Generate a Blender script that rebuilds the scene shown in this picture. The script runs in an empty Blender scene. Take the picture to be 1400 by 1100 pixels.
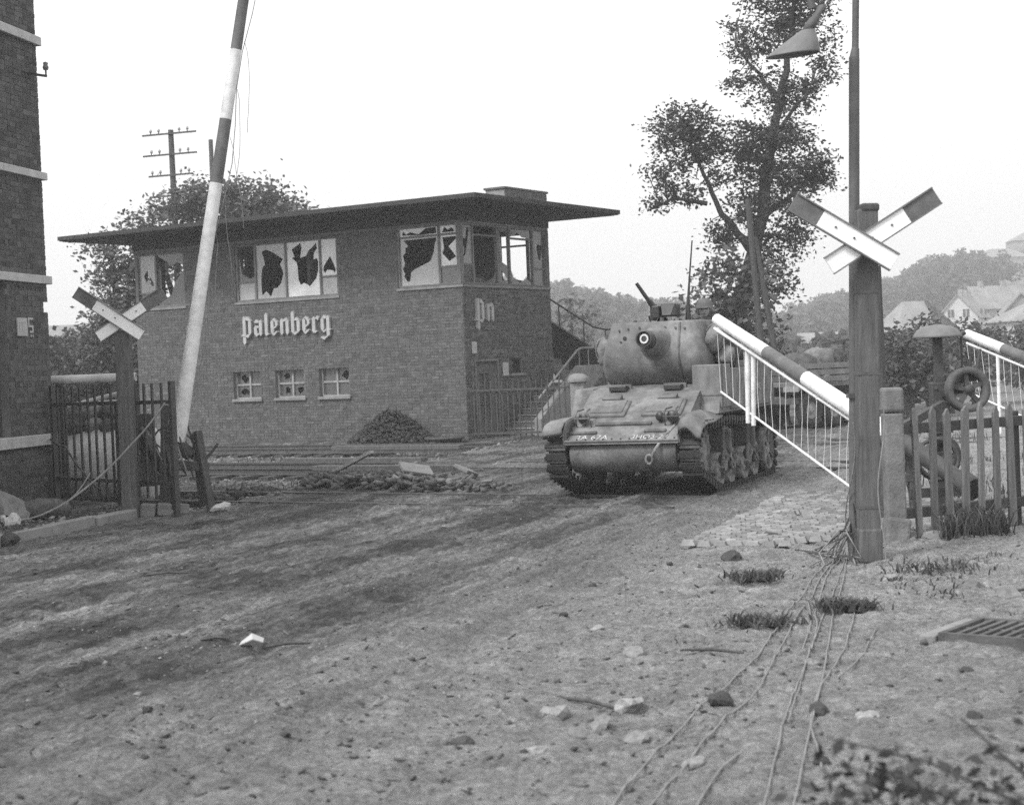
import bpy, bmesh, math, random
import numpy as np
from mathutils import Vector, Matrix, noise
from mathutils.geometry import tessellate_polygon
R = math.radians
sc = bpy.context.scene
C = sc.collection
rnd = random.Random(7)

# ------------------------------------------------------------------ camera, sky, sun, exposure
cam_d = bpy.data.cameras.new('camera'); cam = bpy.data.objects.new('camera', cam_d); C.objects.link(cam)
cam_d.sensor_fit = 'HORIZONTAL'; cam_d.sensor_width = 36.0; cam_d.lens = 2250 / 1400 * 36
cam_d.clip_start = 0.1; cam_d.clip_end = 4000
cam.matrix_world = Matrix.Translation((0, 0, 1.8)) @ Matrix.Rotation(math.pi/2 - math.atan(50/2250), 4, 'X') @ Matrix.Rotation(-math.atan(0.04), 4, 'Z')
cam_d.dof.use_dof = True; cam_d.dof.focus_distance = 23; cam_d.dof.aperture_fstop = 3.4
sc.camera = cam

world = bpy.data.worlds.new('World'); sc.world = world; world.use_nodes = True
wn = world.node_tree; wn.nodes.clear()
SUN_DIR = Vector((-0.62, -0.52, 0.95)).normalized()
sky = wn.nodes.new('ShaderNodeTexSky'); sky.sky_type = 'NISHITA'; sky.sun_disc = False
sky.sun_elevation = math.asin(SUN_DIR.z); sky.sun_rotation = math.atan2(SUN_DIR.x, SUN_DIR.y)
sky.dust_density = 6.0; sky.air_density = 1.0
bw = wn.nodes.new('ShaderNodeRGBToBW')                      # black-and-white film: the overcast sky has no hue
b1 = wn.nodes.new('ShaderNodeBackground'); b1.inputs[1].default_value = 0.05
b2 = wn.nodes.new('ShaderNodeBackground'); b2.inputs[0].default_value = (0.62, 0.62, 0.62, 1); b2.inputs[1].default_value = 1.0
ad = wn.nodes.new('ShaderNodeAddShader'); wo = wn.nodes.new('ShaderNodeOutputWorld')
wn.links.new(sky.outputs[0], bw.inputs[0]); wn.links.new(bw.outputs[0], b1.inputs[0])
wn.links.new(b1.outputs[0], ad.inputs[0]); wn.links.new(b2.outputs[0], ad.inputs[1]); wn.links.new(ad.outputs[0], wo.inputs[0])

sun_d = bpy.data.lights.new('sun', 'SUN'); sun_d.energy = 1.7; sun_d.angle = R(12)
sun = bpy.data.objects.new('sun', sun_d); C.objects.link(sun)
sun.rotation_euler = SUN_DIR.to_track_quat('Z', 'Y').to_euler(); sun.location = (0, 0, 40)
sc.view_settings.view_transform = 'Standard'; sc.view_settings.look = 'None'
sc.view_settings.exposure = 0.9; sc.view_settings.gamma = 1.0; sc.view_settings.use_curve_mapping = False
sc.render.engine = 'CYCLES'
sc.cycles.max_bounces = 5; sc.cycles.diffuse_bounces = 3; sc.cycles.transparent_max_bounces = 12; sc.cycles.volume_bounces = 0
sc.cycles.use_denoising = False; sc.cycles.use_adaptive_sampling = False; sc.cycles.sample_clamp_indirect = 3.0   # the remaining noise reads as film grain

# ------------------------------------------------------------------ helpers
def tag(o, label, cat=None, group=None, kind=None):
    if label: o['label'] = label
    if cat: o['category'] = cat
    if group: o['group'] = group
    if kind: o['kind'] = kind
    return o
def thing(name, label, cat, loc=(0, 0, 0), rotz=0.0, group=None):
    o = bpy.data.objects.new(name, None); C.objects.link(o)
    o.location = loc; o.rotation_euler = (0, 0, rotz); o.empty_display_size = 0.2
    return tag(o, label, cat, group)
def link(name, me, parent=None, loc=None, rot=None, scale=None):
    o = bpy.data.objects.new(name, me); C.objects.link(o)
    if parent is not None: o.parent = parent
    if loc is not None: o.location = loc
    if rot is not None: o.rotation_euler = rot
    if scale is not None: o.scale = scale
    return o
def copy_tree(o, parent=None):
    c = o.copy(); C.objects.link(c); c.parent = parent
    for ch in list(o.children): copy_tree(ch, c)
    return c

class MB:
    def __init__(s): s.v = []; s.f = []; s.sm = []
    def add(s, vs, fs, smooth=False):
        b = len(s.v); s.v.extend(tuple(map(float, p)) for p in vs); s.f.extend(tuple(b + i for i in f) for f in fs); s.sm.extend([smooth] * len(fs)); return s
    def box(s, x0, x1, y0, y1, z0, z1, M=None):
        vs = [Vector((x, y, z)) for z in (z0, z1) for y in (y0, y1) for x in (x0, x1)]
        if M is not None: vs = [M @ p for p in vs]
        return s.add(vs, [(0, 2, 3, 1), (4, 5, 7, 6), (0, 1, 5, 4), (2, 6, 7, 3), (0, 4, 6, 2), (1, 3, 7, 5)])
    def beam(s, p0, p1, w, h=None, up=(0, 0, 1), w1=None, h1=None):
        h = w if h is None else h; w1 = w if w1 is None else w1; h1 = h if h1 is None else h1
        p0 = Vector(p0); p1 = Vector(p1); d = (p1 - p0).normalized(); up = Vector(up)
        if abs(d.dot(up)) > 0.98: up = Vector((0, 1, 0)) if abs(d.y) < 0.9 else Vector((1, 0, 0))
        a = d.cross(up).normalized(); b = a.cross(d).normalized(); vs = []
        for p, ww, hh in ((p0, w, h), (p1, w1, h1)):
            for sa, sb in ((-1, -1), (1, -1), (1, 1), (-1, 1)): vs.append(p + a * sa * ww / 2 + b * sb * hh / 2)
        return s.add(vs, [(3, 2, 1, 0), (4, 5, 6, 7), (0, 1, 5, 4), (1, 2, 6, 5), (2, 3, 7, 6), (3, 0, 4, 7)])
    def tube(s, pts, r, n=8, caps=True, smooth=True):
        pts = [Vector(p) for p in pts]; k = len(pts); rs = r if isinstance(r, (list, tuple)) else [r] * k
        vs = []; fs = []; a = None
        for i, p in enumerate(pts):
            d = (pts[min(i + 1, k - 1)] - pts[max(i - 1, 0)]).normalized()
            if a is None:
                a = d.cross(Vector((0, 0, 1)))
                if a.length < 1e-3: a = d.cross(Vector((0, 1, 0)))
            else: a = a - d * a.dot(d)
            a = a.normalized(); b = d.cross(a)
            for j in range(n):
                t = 2 * math.pi * j / n; vs.append(p + (a * math.cos(t) + b * math.sin(t)) * rs[i])
        for i in range(k - 1):
            for j in range(n): fs.append((i*n + j, i*n + (j+1) % n, (i+1)*n + (j+1) % n, (i+1)*n + j))
        s.add(vs, fs, smooth)
        if caps: s.add(vs[:n], [tuple(reversed(range(n)))]); s.add(vs[-n:], [tuple(range(n))])
        return s
    def lathe(s, prof, n=24, M=None, smooth=True):
        vs = []; k = len(prof)
        for r, z in prof:
            for j in range(n):
                t = 2 * math.pi * j / n; p = Vector((r * math.cos(t), r * math.sin(t), z)); vs.append(M @ p if M is not None else p)
        fs = [(i*n + j, i*n + (j+1) % n, (i+1)*n + (j+1) % n, (i+1)*n + j) for i in range(k-1) for j in range(n)]
        return s.add(vs, fs, smooth)
    def prism(s, poly, d0, d1, M=None):
        n = len(poly); vs = [Vector((x, y, d0)) for x, y in poly] + [Vector((x, y, d1)) for x, y in poly]
        if M is not None: vs = [M @ p for p in vs]
        return s.add(vs, [tuple(reversed(range(n))), tuple(range(n, 2*n))] + [(i, (i+1) % n, n + (i+1) % n, n + i) for i in range(n)])
    def loft(s, rings, smooth=True, caps=True):
        n = len(rings[0]); vs = [p for r in rings for p in r]
        s.add(vs, [(i*n + j, i*n + (j+1) % n, (i+1)*n + (j+1) % n, (i+1)*n + j) for i in range(len(rings)-1) for j in range(n)], smooth)
        if caps: s.add(rings[0], [tuple(reversed(range(n)))]); s.add(rings[-1], [tuple(range(n))])
        return s
    def mesh(s, name, mat):
        me = bpy.data.meshes.new(name); me.from_pydata(s.v, [], s.f)
        me.polygons.foreach_set('use_smooth', s.sm); me.materials.append(mat); me.update(); return me
    def build(s, name, mat, parent=None, bevel=0, loc=None, rot=None, seg=2):
        o = link(name, s.mesh(name, mat), parent, loc, rot)
        if bevel:
            m = o.modifiers.new('bevel', 'BEVEL'); m.width = bevel; m.segments = seg; m.limit_method = 'ANGLE'; m.angle_limit = R(40)
        return o

def AX(o, x, y, z):            # frame matrix: columns are the axes
    return Matrix(((x[0], y[0], z[0], o[0]), (x[1], y[1], z[1], o[1]), (x[2], y[2], z[2], o[2]), (0, 0, 0, 1)))
def quad_mesh(name, verts, mat, attr=None):
    """many loose quads (n,4,3) as one mesh, fast; attr: per-quad value stored as a colour"""
    q = np.asarray(verts, dtype=np.float32); n = len(q)
    me = bpy.data.meshes.new(name); me.vertices.add(n*4); me.vertices.foreach_set('co', q.reshape(-1))
    me.loops.add(n*4); me.loops.foreach_set('vertex_index', np.arange(n*4, dtype=np.int32))
    me.polygons.add(n); me.polygons.foreach_set('loop_start', np.arange(0, n*4, 4, dtype=np.int32))
    me.polygons.foreach_set('loop_total', np.full(n, 4, dtype=np.int32))
    if attr is not None:
        a = me.attributes.new('tone', 'FLOAT', 'POINT'); a.data.foreach_set('value', np.repeat(np.asarray(attr, dtype=np.float32), 4))
    me.materials.append(mat); me.update(); me.validate(); return me

# ------------------------------------------------------------------ materials (all grey: the photograph is black and white)
def nd(nt, t, **kw):
    n = nt.nodes.new(t)
    for k, v in kw.items(): setattr(n, k, v)
    return n
def gm(name, v, var=0.25, scale=6.0, rough=0.8, bump=0.25, bscale=45.0, bdist=0.01, spec=0.25, stretch=(1, 1, 1), attr=0.0, objr=0.0, dirt=0.0, dirtv=0.2, metal=0.0, trans=0.0):
    m = bpy.data.materials.new(name); m.use_nodes = True; nt = m.node_tree; L = nt.links.new
    p = nt.nodes['Principled BSDF']; p.inputs['Roughness'].default_value = rough; p.inputs['Specular IOR Level'].default_value = spec; p.inputs['Metallic'].default_value = metal
    tc = nd(nt, 'ShaderNodeTexCoord'); mp = nd(nt, 'ShaderNodeMapping'); mp.inputs['Scale'].default_value = stretch; L(tc.outputs['Object'], mp.inputs[0])
    n1 = nd(nt, 'ShaderNodeTexNoise'); n1.inputs['Scale'].default_value = scale; n1.inputs['Detail'].default_value = 6; n1.inputs['Roughness'].default_value = 0.65; L(mp.outputs[0], n1.inputs['Vector'])
    r = nd(nt, 'ShaderNodeMapRange'); r.inputs[1].default_value = 0.3; r.inputs[2].default_value = 0.7; r.inputs[3].default_value = v * (1 - var); r.inputs[4].default_value = v * (1 + var); L(n1.outputs[0], r.inputs[0])
    out = r.outputs[0]
    def mul(a, sock=None, val=1.0):
        q = nd(nt, 'ShaderNodeMath', operation='MULTIPLY'); L(a, q.inputs[0])
        if sock is not None: L(sock, q.inputs[1])
        else: q.inputs[1].default_value = val
        return q.outputs[0]
    if attr:
        at = nd(nt, 'ShaderNodeAttribute'); at.attribute_name = 'tone'
        q = nd(nt, 'ShaderNodeMapRange'); q.inputs[3].default_value = 1 - attr; q.inputs[4].default_value = 1 + attr; L(at.outputs['Fac'], q.inputs[0]); out = mul(out, q.outputs[0])
    if objr:
        oi = nd(nt, 'ShaderNodeObjectInfo')
        q = nd(nt, 'ShaderNodeMapRange'); q.inputs[3].default_value = 1 - objr; q.inputs[4].default_value = 1 + objr; L(oi.outputs['Random'], q.inputs[0]); out = mul(out, q.outputs[0])
    if dirt:
        n3 = nd(nt, 'ShaderNodeTexNoise'); n3.inputs['Scale'].default_value = 2.3; n3.inputs['Detail'].default_value = 9; n3.inputs['Roughness'].default_value = 0.7; L(tc.outputs['Object'], n3.inputs['Vector'])
        q = nd(nt, 'ShaderNodeMapRange'); q.inputs[1].default_value = 0.48; q.inputs[2].default_value = 0.64; q.inputs[4].default_value = dirt; L(n3.outputs[0], q.inputs[0])
        mx = nd(nt, 'ShaderNodeMix'); mx.data_type = 'FLOAT'; L(q.outputs[0], mx.inputs[0]); L(out, mx.inputs[2]); mx.inputs[3].default_value = dirtv; out = mx.outputs[0]
    L(out, p.inputs['Base Color'])
    if bump:
        n2 = nd(nt, 'ShaderNodeTexNoise'); n2.inputs['Scale'].default_value = bscale; n2.inputs['Detail'].default_value = 5; L(mp.outputs[0], n2.inputs['Vector'])
        b = nd(nt, 'ShaderNodeBump'); b.inputs['Strength'].default_value = bump; b.inputs['Distance'].default_value = bdist; L(n2.outputs[0], b.inputs['Height']); L(b.outputs[0], p.inputs['Normal'])
    if trans:
        td = nd(nt, 'ShaderNodeBsdfTranslucent'); L(out, td.inputs[0]); ms = nd(nt, 'ShaderNodeMixShader'); ms.inputs[0].default_value = trans
        L(p.outputs[0], ms.inputs[1]); L(td.outputs[0], ms.inputs[2]); L(ms.outputs[0], nt.nodes['Material Output'].inputs[0])
    return m

M_mortar = gm('mortar', 0.15, 0.3, 3, bump=0.4, dirt=0.5, dirtv=0.10)
M_mortar_pale = gm('mortar_pale', 0.2, 0.3, 3, bump=0.4, dirt=0.5, dirtv=0.12)
M_brick = gm('brick', 0.097, 0.25, 5, bump=0.5, bscale=60, attr=0.27, dirt=0.35, dirtv=0.045)
M_brick1 = gm('brick_single', 0.09, 0.25, 5, bump=0.5, bscale=60, objr=0.27)
M_brickR = gm('brick_end_wall', 0.085, 0.25, 5, bump=0.5, bscale=60, attr=0.45, dirt=0.3, dirtv=0.045)
M_brickR1 = gm('brick_end_wall_single', 0.085, 0.25, 5, bump=0.5, bscale=60, objr=0.4)
M_brickL = gm('brick_dark', 0.078, 0.25, 5, bump=0.5, bscale=60, attr=0.4, dirt=0.35, dirtv=0.03)
M_brickL1 = gm('brick_dark_single', 0.078, 0.25, 5, bump=0.5, bscale=60, objr=0.35)
M_stone = gm('stone_band', 0.42, 0.18, 4, bump=0.4, bscale=70, dirt=0.35, dirtv=0.22)
M_concrete = gm('concrete', 0.2, 0.25, 5, bump=0.5, bscale=60, dirt=0.5, dirtv=0.14)
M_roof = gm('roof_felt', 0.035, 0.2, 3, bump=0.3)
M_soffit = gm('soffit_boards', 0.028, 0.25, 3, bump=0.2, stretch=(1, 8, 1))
M_frame = gm('painted_frame', 0.16, 0.2, 6, bump=0.2, dirt=0.4, dirtv=0.07)
M_framew = gm('pale_frame', 0.5, 0.2, 6, bump=0.2, dirt=0.4, dirtv=0.25)
M_framew2 = gm('worn_frame', 0.27, 0.2, 6, bump=0.2, dirt=0.4, dirtv=0.12)
M_framed = gm('dark_frame', 0.03, 0.2, 6, bump=0.2)
M_door = gm('door_wood', 0.10, 0.3, 5, bump=0.4, stretch=(6, 6, 1))
M_letter = gm('letter_paint', 0.36, 0.15, 5, bump=0.2, dirt=0.35, dirtv=0.3)
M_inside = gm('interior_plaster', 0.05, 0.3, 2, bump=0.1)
M_wood = gm('weathered_wood', 0.095, 0.35, 4, bump=0.6, bscale=14, stretch=(7, 7, 0.6), dirt=0.4, dirtv=0.05)
M_wood_dark = gm('dark_timber', 0.06, 0.35, 4, bump=0.6, bscale=14, stretch=(7, 7, 0.6))
M_picket = gm('picket_wood', 0.16, 0.35, 4, bump=0.6, bscale=14, stretch=(7, 7, 0.6), objr=0.2, dirt=0.5, dirtv=0.08)
M_plank = gm('plank_wood', 0.26, 0.3, 4, bump=0.5, bscale=14, stretch=(1, 7, 7))
M_iron = gm('black_iron', 0.045, 0.3, 8, bump=0.3, rough=0.6, spec=0.4, dirt=0.4, dirtv=0.09)
M_rust = gm('rusty_steel', 0.075, 0.35, 8, bump=0.5, rough=0.75, dirt=0.5, dirtv=0.14)
M_rail = gm('rail_steel', 0.06, 0.35, 8, bump=0.3, rough=0.5, spec=0.5)
M_white = gm('white_paint', 0.7, 0.16, 7, bump=0.3, rough=0.6, dirt=0.55, dirtv=0.36)
M_red = gm('red_paint_dark', 0.11, 0.3, 6, bump=0.3, rough=0.6, dirt=0.55, dirtv=0.18)
M_wire_w = gm('pale_wire', 0.55, 0.2, 8, bump=0)
M_wire = gm('grey_wire', 0.2, 0.3, 8, bump=0)
M_wire_p = gm('ground_cable', 0.2, 0.3, 8, bump=0)
M_lamp = gm('lamp_enamel', 0.13, 0.2, 5, bump=0.15, rough=0.5, dirt=0.4, dirtv=0.2)
M_pole = gm('steel_pole', 0.09, 0.25, 6, bump=0.3, rough=0.6)
M_tank = gm('olive_armour', 0.125, 0.38, 5, bump=0.5, bscale=35, rough=0.75, dirt=0.8, dirtv=0.24)
M_truck = gm('truck_paint', 0.2, 0.3, 4, bump=0.4, dirt=0.6, dirtv=0.3)
M_rim = gm('dusty_rim', 0.34, 0.25, 6, bump=0.3, dirt=0.4, dirtv=0.2)
M_oldpost = gm('mossy_concrete', 0.14, 0.35, 6, bump=0.7, bscale=40, dirt=0.5, dirtv=0.24)
M_tank_dark = gm('muddy_armour', 0.075, 0.4, 6, bump=0.5, bscale=40, rough=0.8, dirt=0.6, dirtv=0.22)
M_track = gm('track_rubber', 0.04, 0.4, 9, bump=0.6, bscale=40, rough=0.75, dirt=0.6, dirtv=0.13)
M_mud = gm('mud_caked_steel', 0.11, 0.6, 8, bump=0.9, bscale=30, bdist=0.03, rough=0.9, dirt=0.8, dirtv=0.32)
M_gun = gm('gun_steel', 0.025, 0.3, 8, bump=0.2, rough=0.45, spec=0.5)
M_bright = gm('bright_steel', 0.55, 0.1, 8, bump=0.1, rough=0.35)
M_canvas = gm('canvas', 0.17, 0.3, 7, bump=0.8, bscale=20, bdist=0.02, rough=0.95, dirt=0.5, dirtv=0.26)
M_canvas_d = gm('dark_canvas', 0.08, 0.35, 7, bump=0.8, bscale=20, bdist=0.02, rough=0.95)
M_cloth = gm('blanket', 0.16, 0.25, 6, bump=0.8, bscale=25, bdist=0.02, rough=0.95)
M_skin = gm('skin', 0.33, 0.1, 8, bump=0.1, rough=0.6)
M_helmet = gm('helmet_paint', 0.10, 0.2, 12, bump=0.5, bscale=120, rough=0.8)
M_tyre = gm('tyre_rubber', 0.04, 0.3, 8, bump=0.4, dirt=0.5, dirtv=0.1)
M_crate = gm('stowage_board', 0.15, 0.25, 3, bump=0.4, stretch=(3, 3, 1), dirt=0.5, dirtv=0.28)
M_stonebit = gm('field_stone', 0.19, 0.3, 5, bump=0.5, objr=0.45)
M_clod = gm('earth_clod', 0.06, 0.35, 9, bump=0.8, objr=0.4)
M_mudcrumb = gm('mud_crumb', 0.07, 0.4, 9, bump=0.8, attr=0.5)
M_sett = gm('sett_stone', 0.21, 0.3, 5, bump=0.5, attr=0.25, dirt=0.5, dirtv=0.2)
M_rubble = gm('rubble_stone', 0.1, 0.3, 5, bump=0.6, attr=0.5)
M_ballast = gm('ballast_coal', 0.04, 0.4, 5, bump=0.6, attr=0.45)
M_gravel = gm('gravel_bits', 0.15, 0.3, 8, bump=0.5, attr=0.6)
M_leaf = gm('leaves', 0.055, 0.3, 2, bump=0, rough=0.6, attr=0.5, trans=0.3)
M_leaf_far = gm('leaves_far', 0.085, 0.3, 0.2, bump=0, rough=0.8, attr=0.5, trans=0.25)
M_leaf_pale = gm('pale_leaves', 0.1, 0.3, 2, bump=0, rough=0.7, attr=0.5, trans=0.3)
M_bark = gm('bark', 0.05, 0.35, 5, bump=0.8, bscale=20, bdist=0.03, stretch=(4, 4, 1))
M_grass = gm('grass_blades', 0.075, 0.3, 2, bump=0, rough=0.7, attr=0.5, trans=0.25)
M_plaster = gm('pale_plaster', 0.45, 0.12, 0.5, bump=0.2)
M_plaster_d = gm('grey_plaster', 0.24, 0.15, 0.5, bump=0.2)
M_tiles = gm('roof_tiles', 0.2, 0.25, 0.6, bump=0.4, bscale=6, bdist=0.05)
M_tiles_p = gm('pale_roof_tiles', 0.22, 0.25, 0.6, bump=0.4, bscale=6, bdist=0.05)
M_darkpane = gm('dark_pane', 0.03, 0.2, 3, bump=0, rough=0.15, spec=0.5)
M_paper = gm('white_paper', 0.38, 0.1, 5, bump=0.1)
M_ink = gm('sign_print', 0.3, 0.15, 5, bump=0)
M_paintmark = gm('white_stencil', 0.4, 0.25, 20, bump=0, dirt=0.5, dirtv=0.25)

def glass(name, tone_share, tone, rough=0.12):
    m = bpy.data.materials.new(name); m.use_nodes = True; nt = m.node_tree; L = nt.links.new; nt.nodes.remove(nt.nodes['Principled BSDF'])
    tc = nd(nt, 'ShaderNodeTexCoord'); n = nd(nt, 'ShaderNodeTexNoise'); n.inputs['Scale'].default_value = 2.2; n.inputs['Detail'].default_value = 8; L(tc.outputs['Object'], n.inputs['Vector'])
    q = nd(nt, 'ShaderNodeMapRange'); q.inputs[1].default_value = 0.3; q.inputs[2].default_value = 0.7; q.inputs[3].default_value = max(0, tone_share - 0.16); q.inputs[4].default_value = min(1, tone_share + 0.12); L(n.outputs[0], q.inputs[0])  # share of flat tone: grime on dark panes, painted sky reflection on pale
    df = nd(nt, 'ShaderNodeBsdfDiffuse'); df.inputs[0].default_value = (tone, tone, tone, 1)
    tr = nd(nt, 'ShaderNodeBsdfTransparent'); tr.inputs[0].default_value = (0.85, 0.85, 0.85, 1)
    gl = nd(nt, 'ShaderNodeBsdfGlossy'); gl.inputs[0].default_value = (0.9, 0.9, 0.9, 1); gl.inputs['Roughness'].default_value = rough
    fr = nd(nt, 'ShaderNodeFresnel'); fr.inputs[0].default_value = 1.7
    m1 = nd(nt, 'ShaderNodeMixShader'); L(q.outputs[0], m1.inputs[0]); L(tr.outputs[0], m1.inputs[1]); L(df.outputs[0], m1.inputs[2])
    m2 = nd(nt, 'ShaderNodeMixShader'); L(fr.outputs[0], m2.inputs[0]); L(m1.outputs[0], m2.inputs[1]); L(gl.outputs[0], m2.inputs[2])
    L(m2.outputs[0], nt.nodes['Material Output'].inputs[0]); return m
M_glass_w = glass('sky_tinted_glass', 0.85, 0.72)  # pale tone painted in for the bright sky mirrored in the pane
M_glass_m = glass('dim_sky_tinted_glass', 0.75, 0.42)  # greyer tone, likewise a sky reflection put into the colour
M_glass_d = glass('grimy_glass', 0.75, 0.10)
M_signw = gm('sign_enamel', 0.8, 0.06, 5, bump=0.1, rough=0.5, dirt=0.25, dirtv=0.55)

# ------------------------------------------------------------------ noise on numpy grids
def vnoise(x, y, seed=0):
    xi = np.floor(x).astype(np.int64); yi = np.floor(y).astype(np.int64); xf = x - xi; yf = y - yi
    def h(a, b):
        n = (a * 374761393 + b * 668265263 + seed * 1442695041) & 0xFFFFFFFF
        n = ((n ^ (n >> 13)) * 1274126177) & 0xFFFFFFFF; n = n ^ (n >> 16); return (n & 0xFFFF) / 65535.0
    u = xf * xf * (3 - 2 * xf); w = yf * yf * (3 - 2 * yf)
    return (h(xi, yi) * (1 - u) + h(xi + 1, yi) * u) * (1 - w) + (h(xi, yi + 1) * (1 - u) + h(xi + 1, yi + 1) * u) * w
def fbm(x, y, f, o=4, seed=0):
    s = 0; a = 0.5
    for i in range(o): s = s + a * vnoise(x * f, y * f, seed + i * 17); f *= 2.03; a *= 0.5
    return s
def sstep(a, b, x): t = np.clip((x - a) / (b - a), 0, 1); return t * t * (3 - 2 * t)

# ------------------------------------------------------------------ ground
ROADN = (0.9397, -0.342)                 # across the road; the road runs along (0.342, 0.9397)
P0X, P0Y = -1.14, 41.5                   # near corner of the signal house
def vdist(x, y): return (x - P0X) * -0.53 + (y - P0Y) * -0.848      # metres in front of its long wall
def edge_d(x, y): return (x + 4.75) * -0.965 + (y - 21.3) * 0.26     # metres left of the road's left edge
def base_h(x, y):
    """the broad shape: road level 0, sunken track bed, hills behind"""
    v = vdist(x, y)
    bed = -0.2 * sstep(0.0, 0.7, edge_d(x, y)) * sstep(0.9, 1.5, v) * sstep(18.6, 17.9, v)
    d = np.sqrt(x * x + y * y); az = np.degrees(np.arctan2(x, np.maximum(y, 1e-3)))
    right = 22 * sstep(190, 470, y) * sstep(2, 21, az) * (0.75 + 0.5 * fbm(x, y, 0.006, 3, 5))
    left = 16 * sstep(180, 400, y) * sstep(10, -1, az) * (0.75 + 0.5 * fbm(x, y, 0.007, 3, 9))
    far = 6 * sstep(300, 900, y)
    return bed + np.where(y > 60, right + left + far, 0)
def near_h(x, y):
    s = x * ROADN[0] + y * ROADN[1]; t = x * 0.342 + y * 0.9397
    sw = s + 0.35 * (fbm(x, y, 0.12, 2, 3) - 0.5)
    lane = sstep(-9.5, -7.5, s) * sstep(-2.2, -4.4, s); fade = sstep(0.35, 0.6, fbm(s * 2.2, t * 0.12, 1.0, 2, 61)); ruts = (0.024 * np.sin(sw * 5.2 + 1.0) + (0.016 * np.sin(sw * 19 + 2) + 0.009 * np.sin(sw * 41)) * fade) * lane
    lug = 0.010 * np.sin(t * 42 + 3 * fbm(x, y, 2.2, 2, 8)) * sstep(0.45, 0.6, fbm(s, t * 0.1, 1.4, 2, 44)) * sstep(0.2, -2.6, s)
    rough = 0.05 * (fbm(x, y, 0.9, 3, 1) - 0.5) + 0.038 * (fbm(x, y, 4.5, 3, 2) - 0.5) + 0.085 * (fbm(x, y, 10, 3, 4) - 0.45)
    cl = fbm(x, y, 7.0, 2, 21); rough = rough + 0.05 * sstep(0.52, 0.68, cl) * sstep(0.42, 0.62, fbm(x, y, 1.1, 2, 22))
    return base_h(x, y) + ruts + lug + rough
def H0(x, y): return float(near_h(np.array([float(x)]), np.array([float(y)]))[0])

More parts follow.
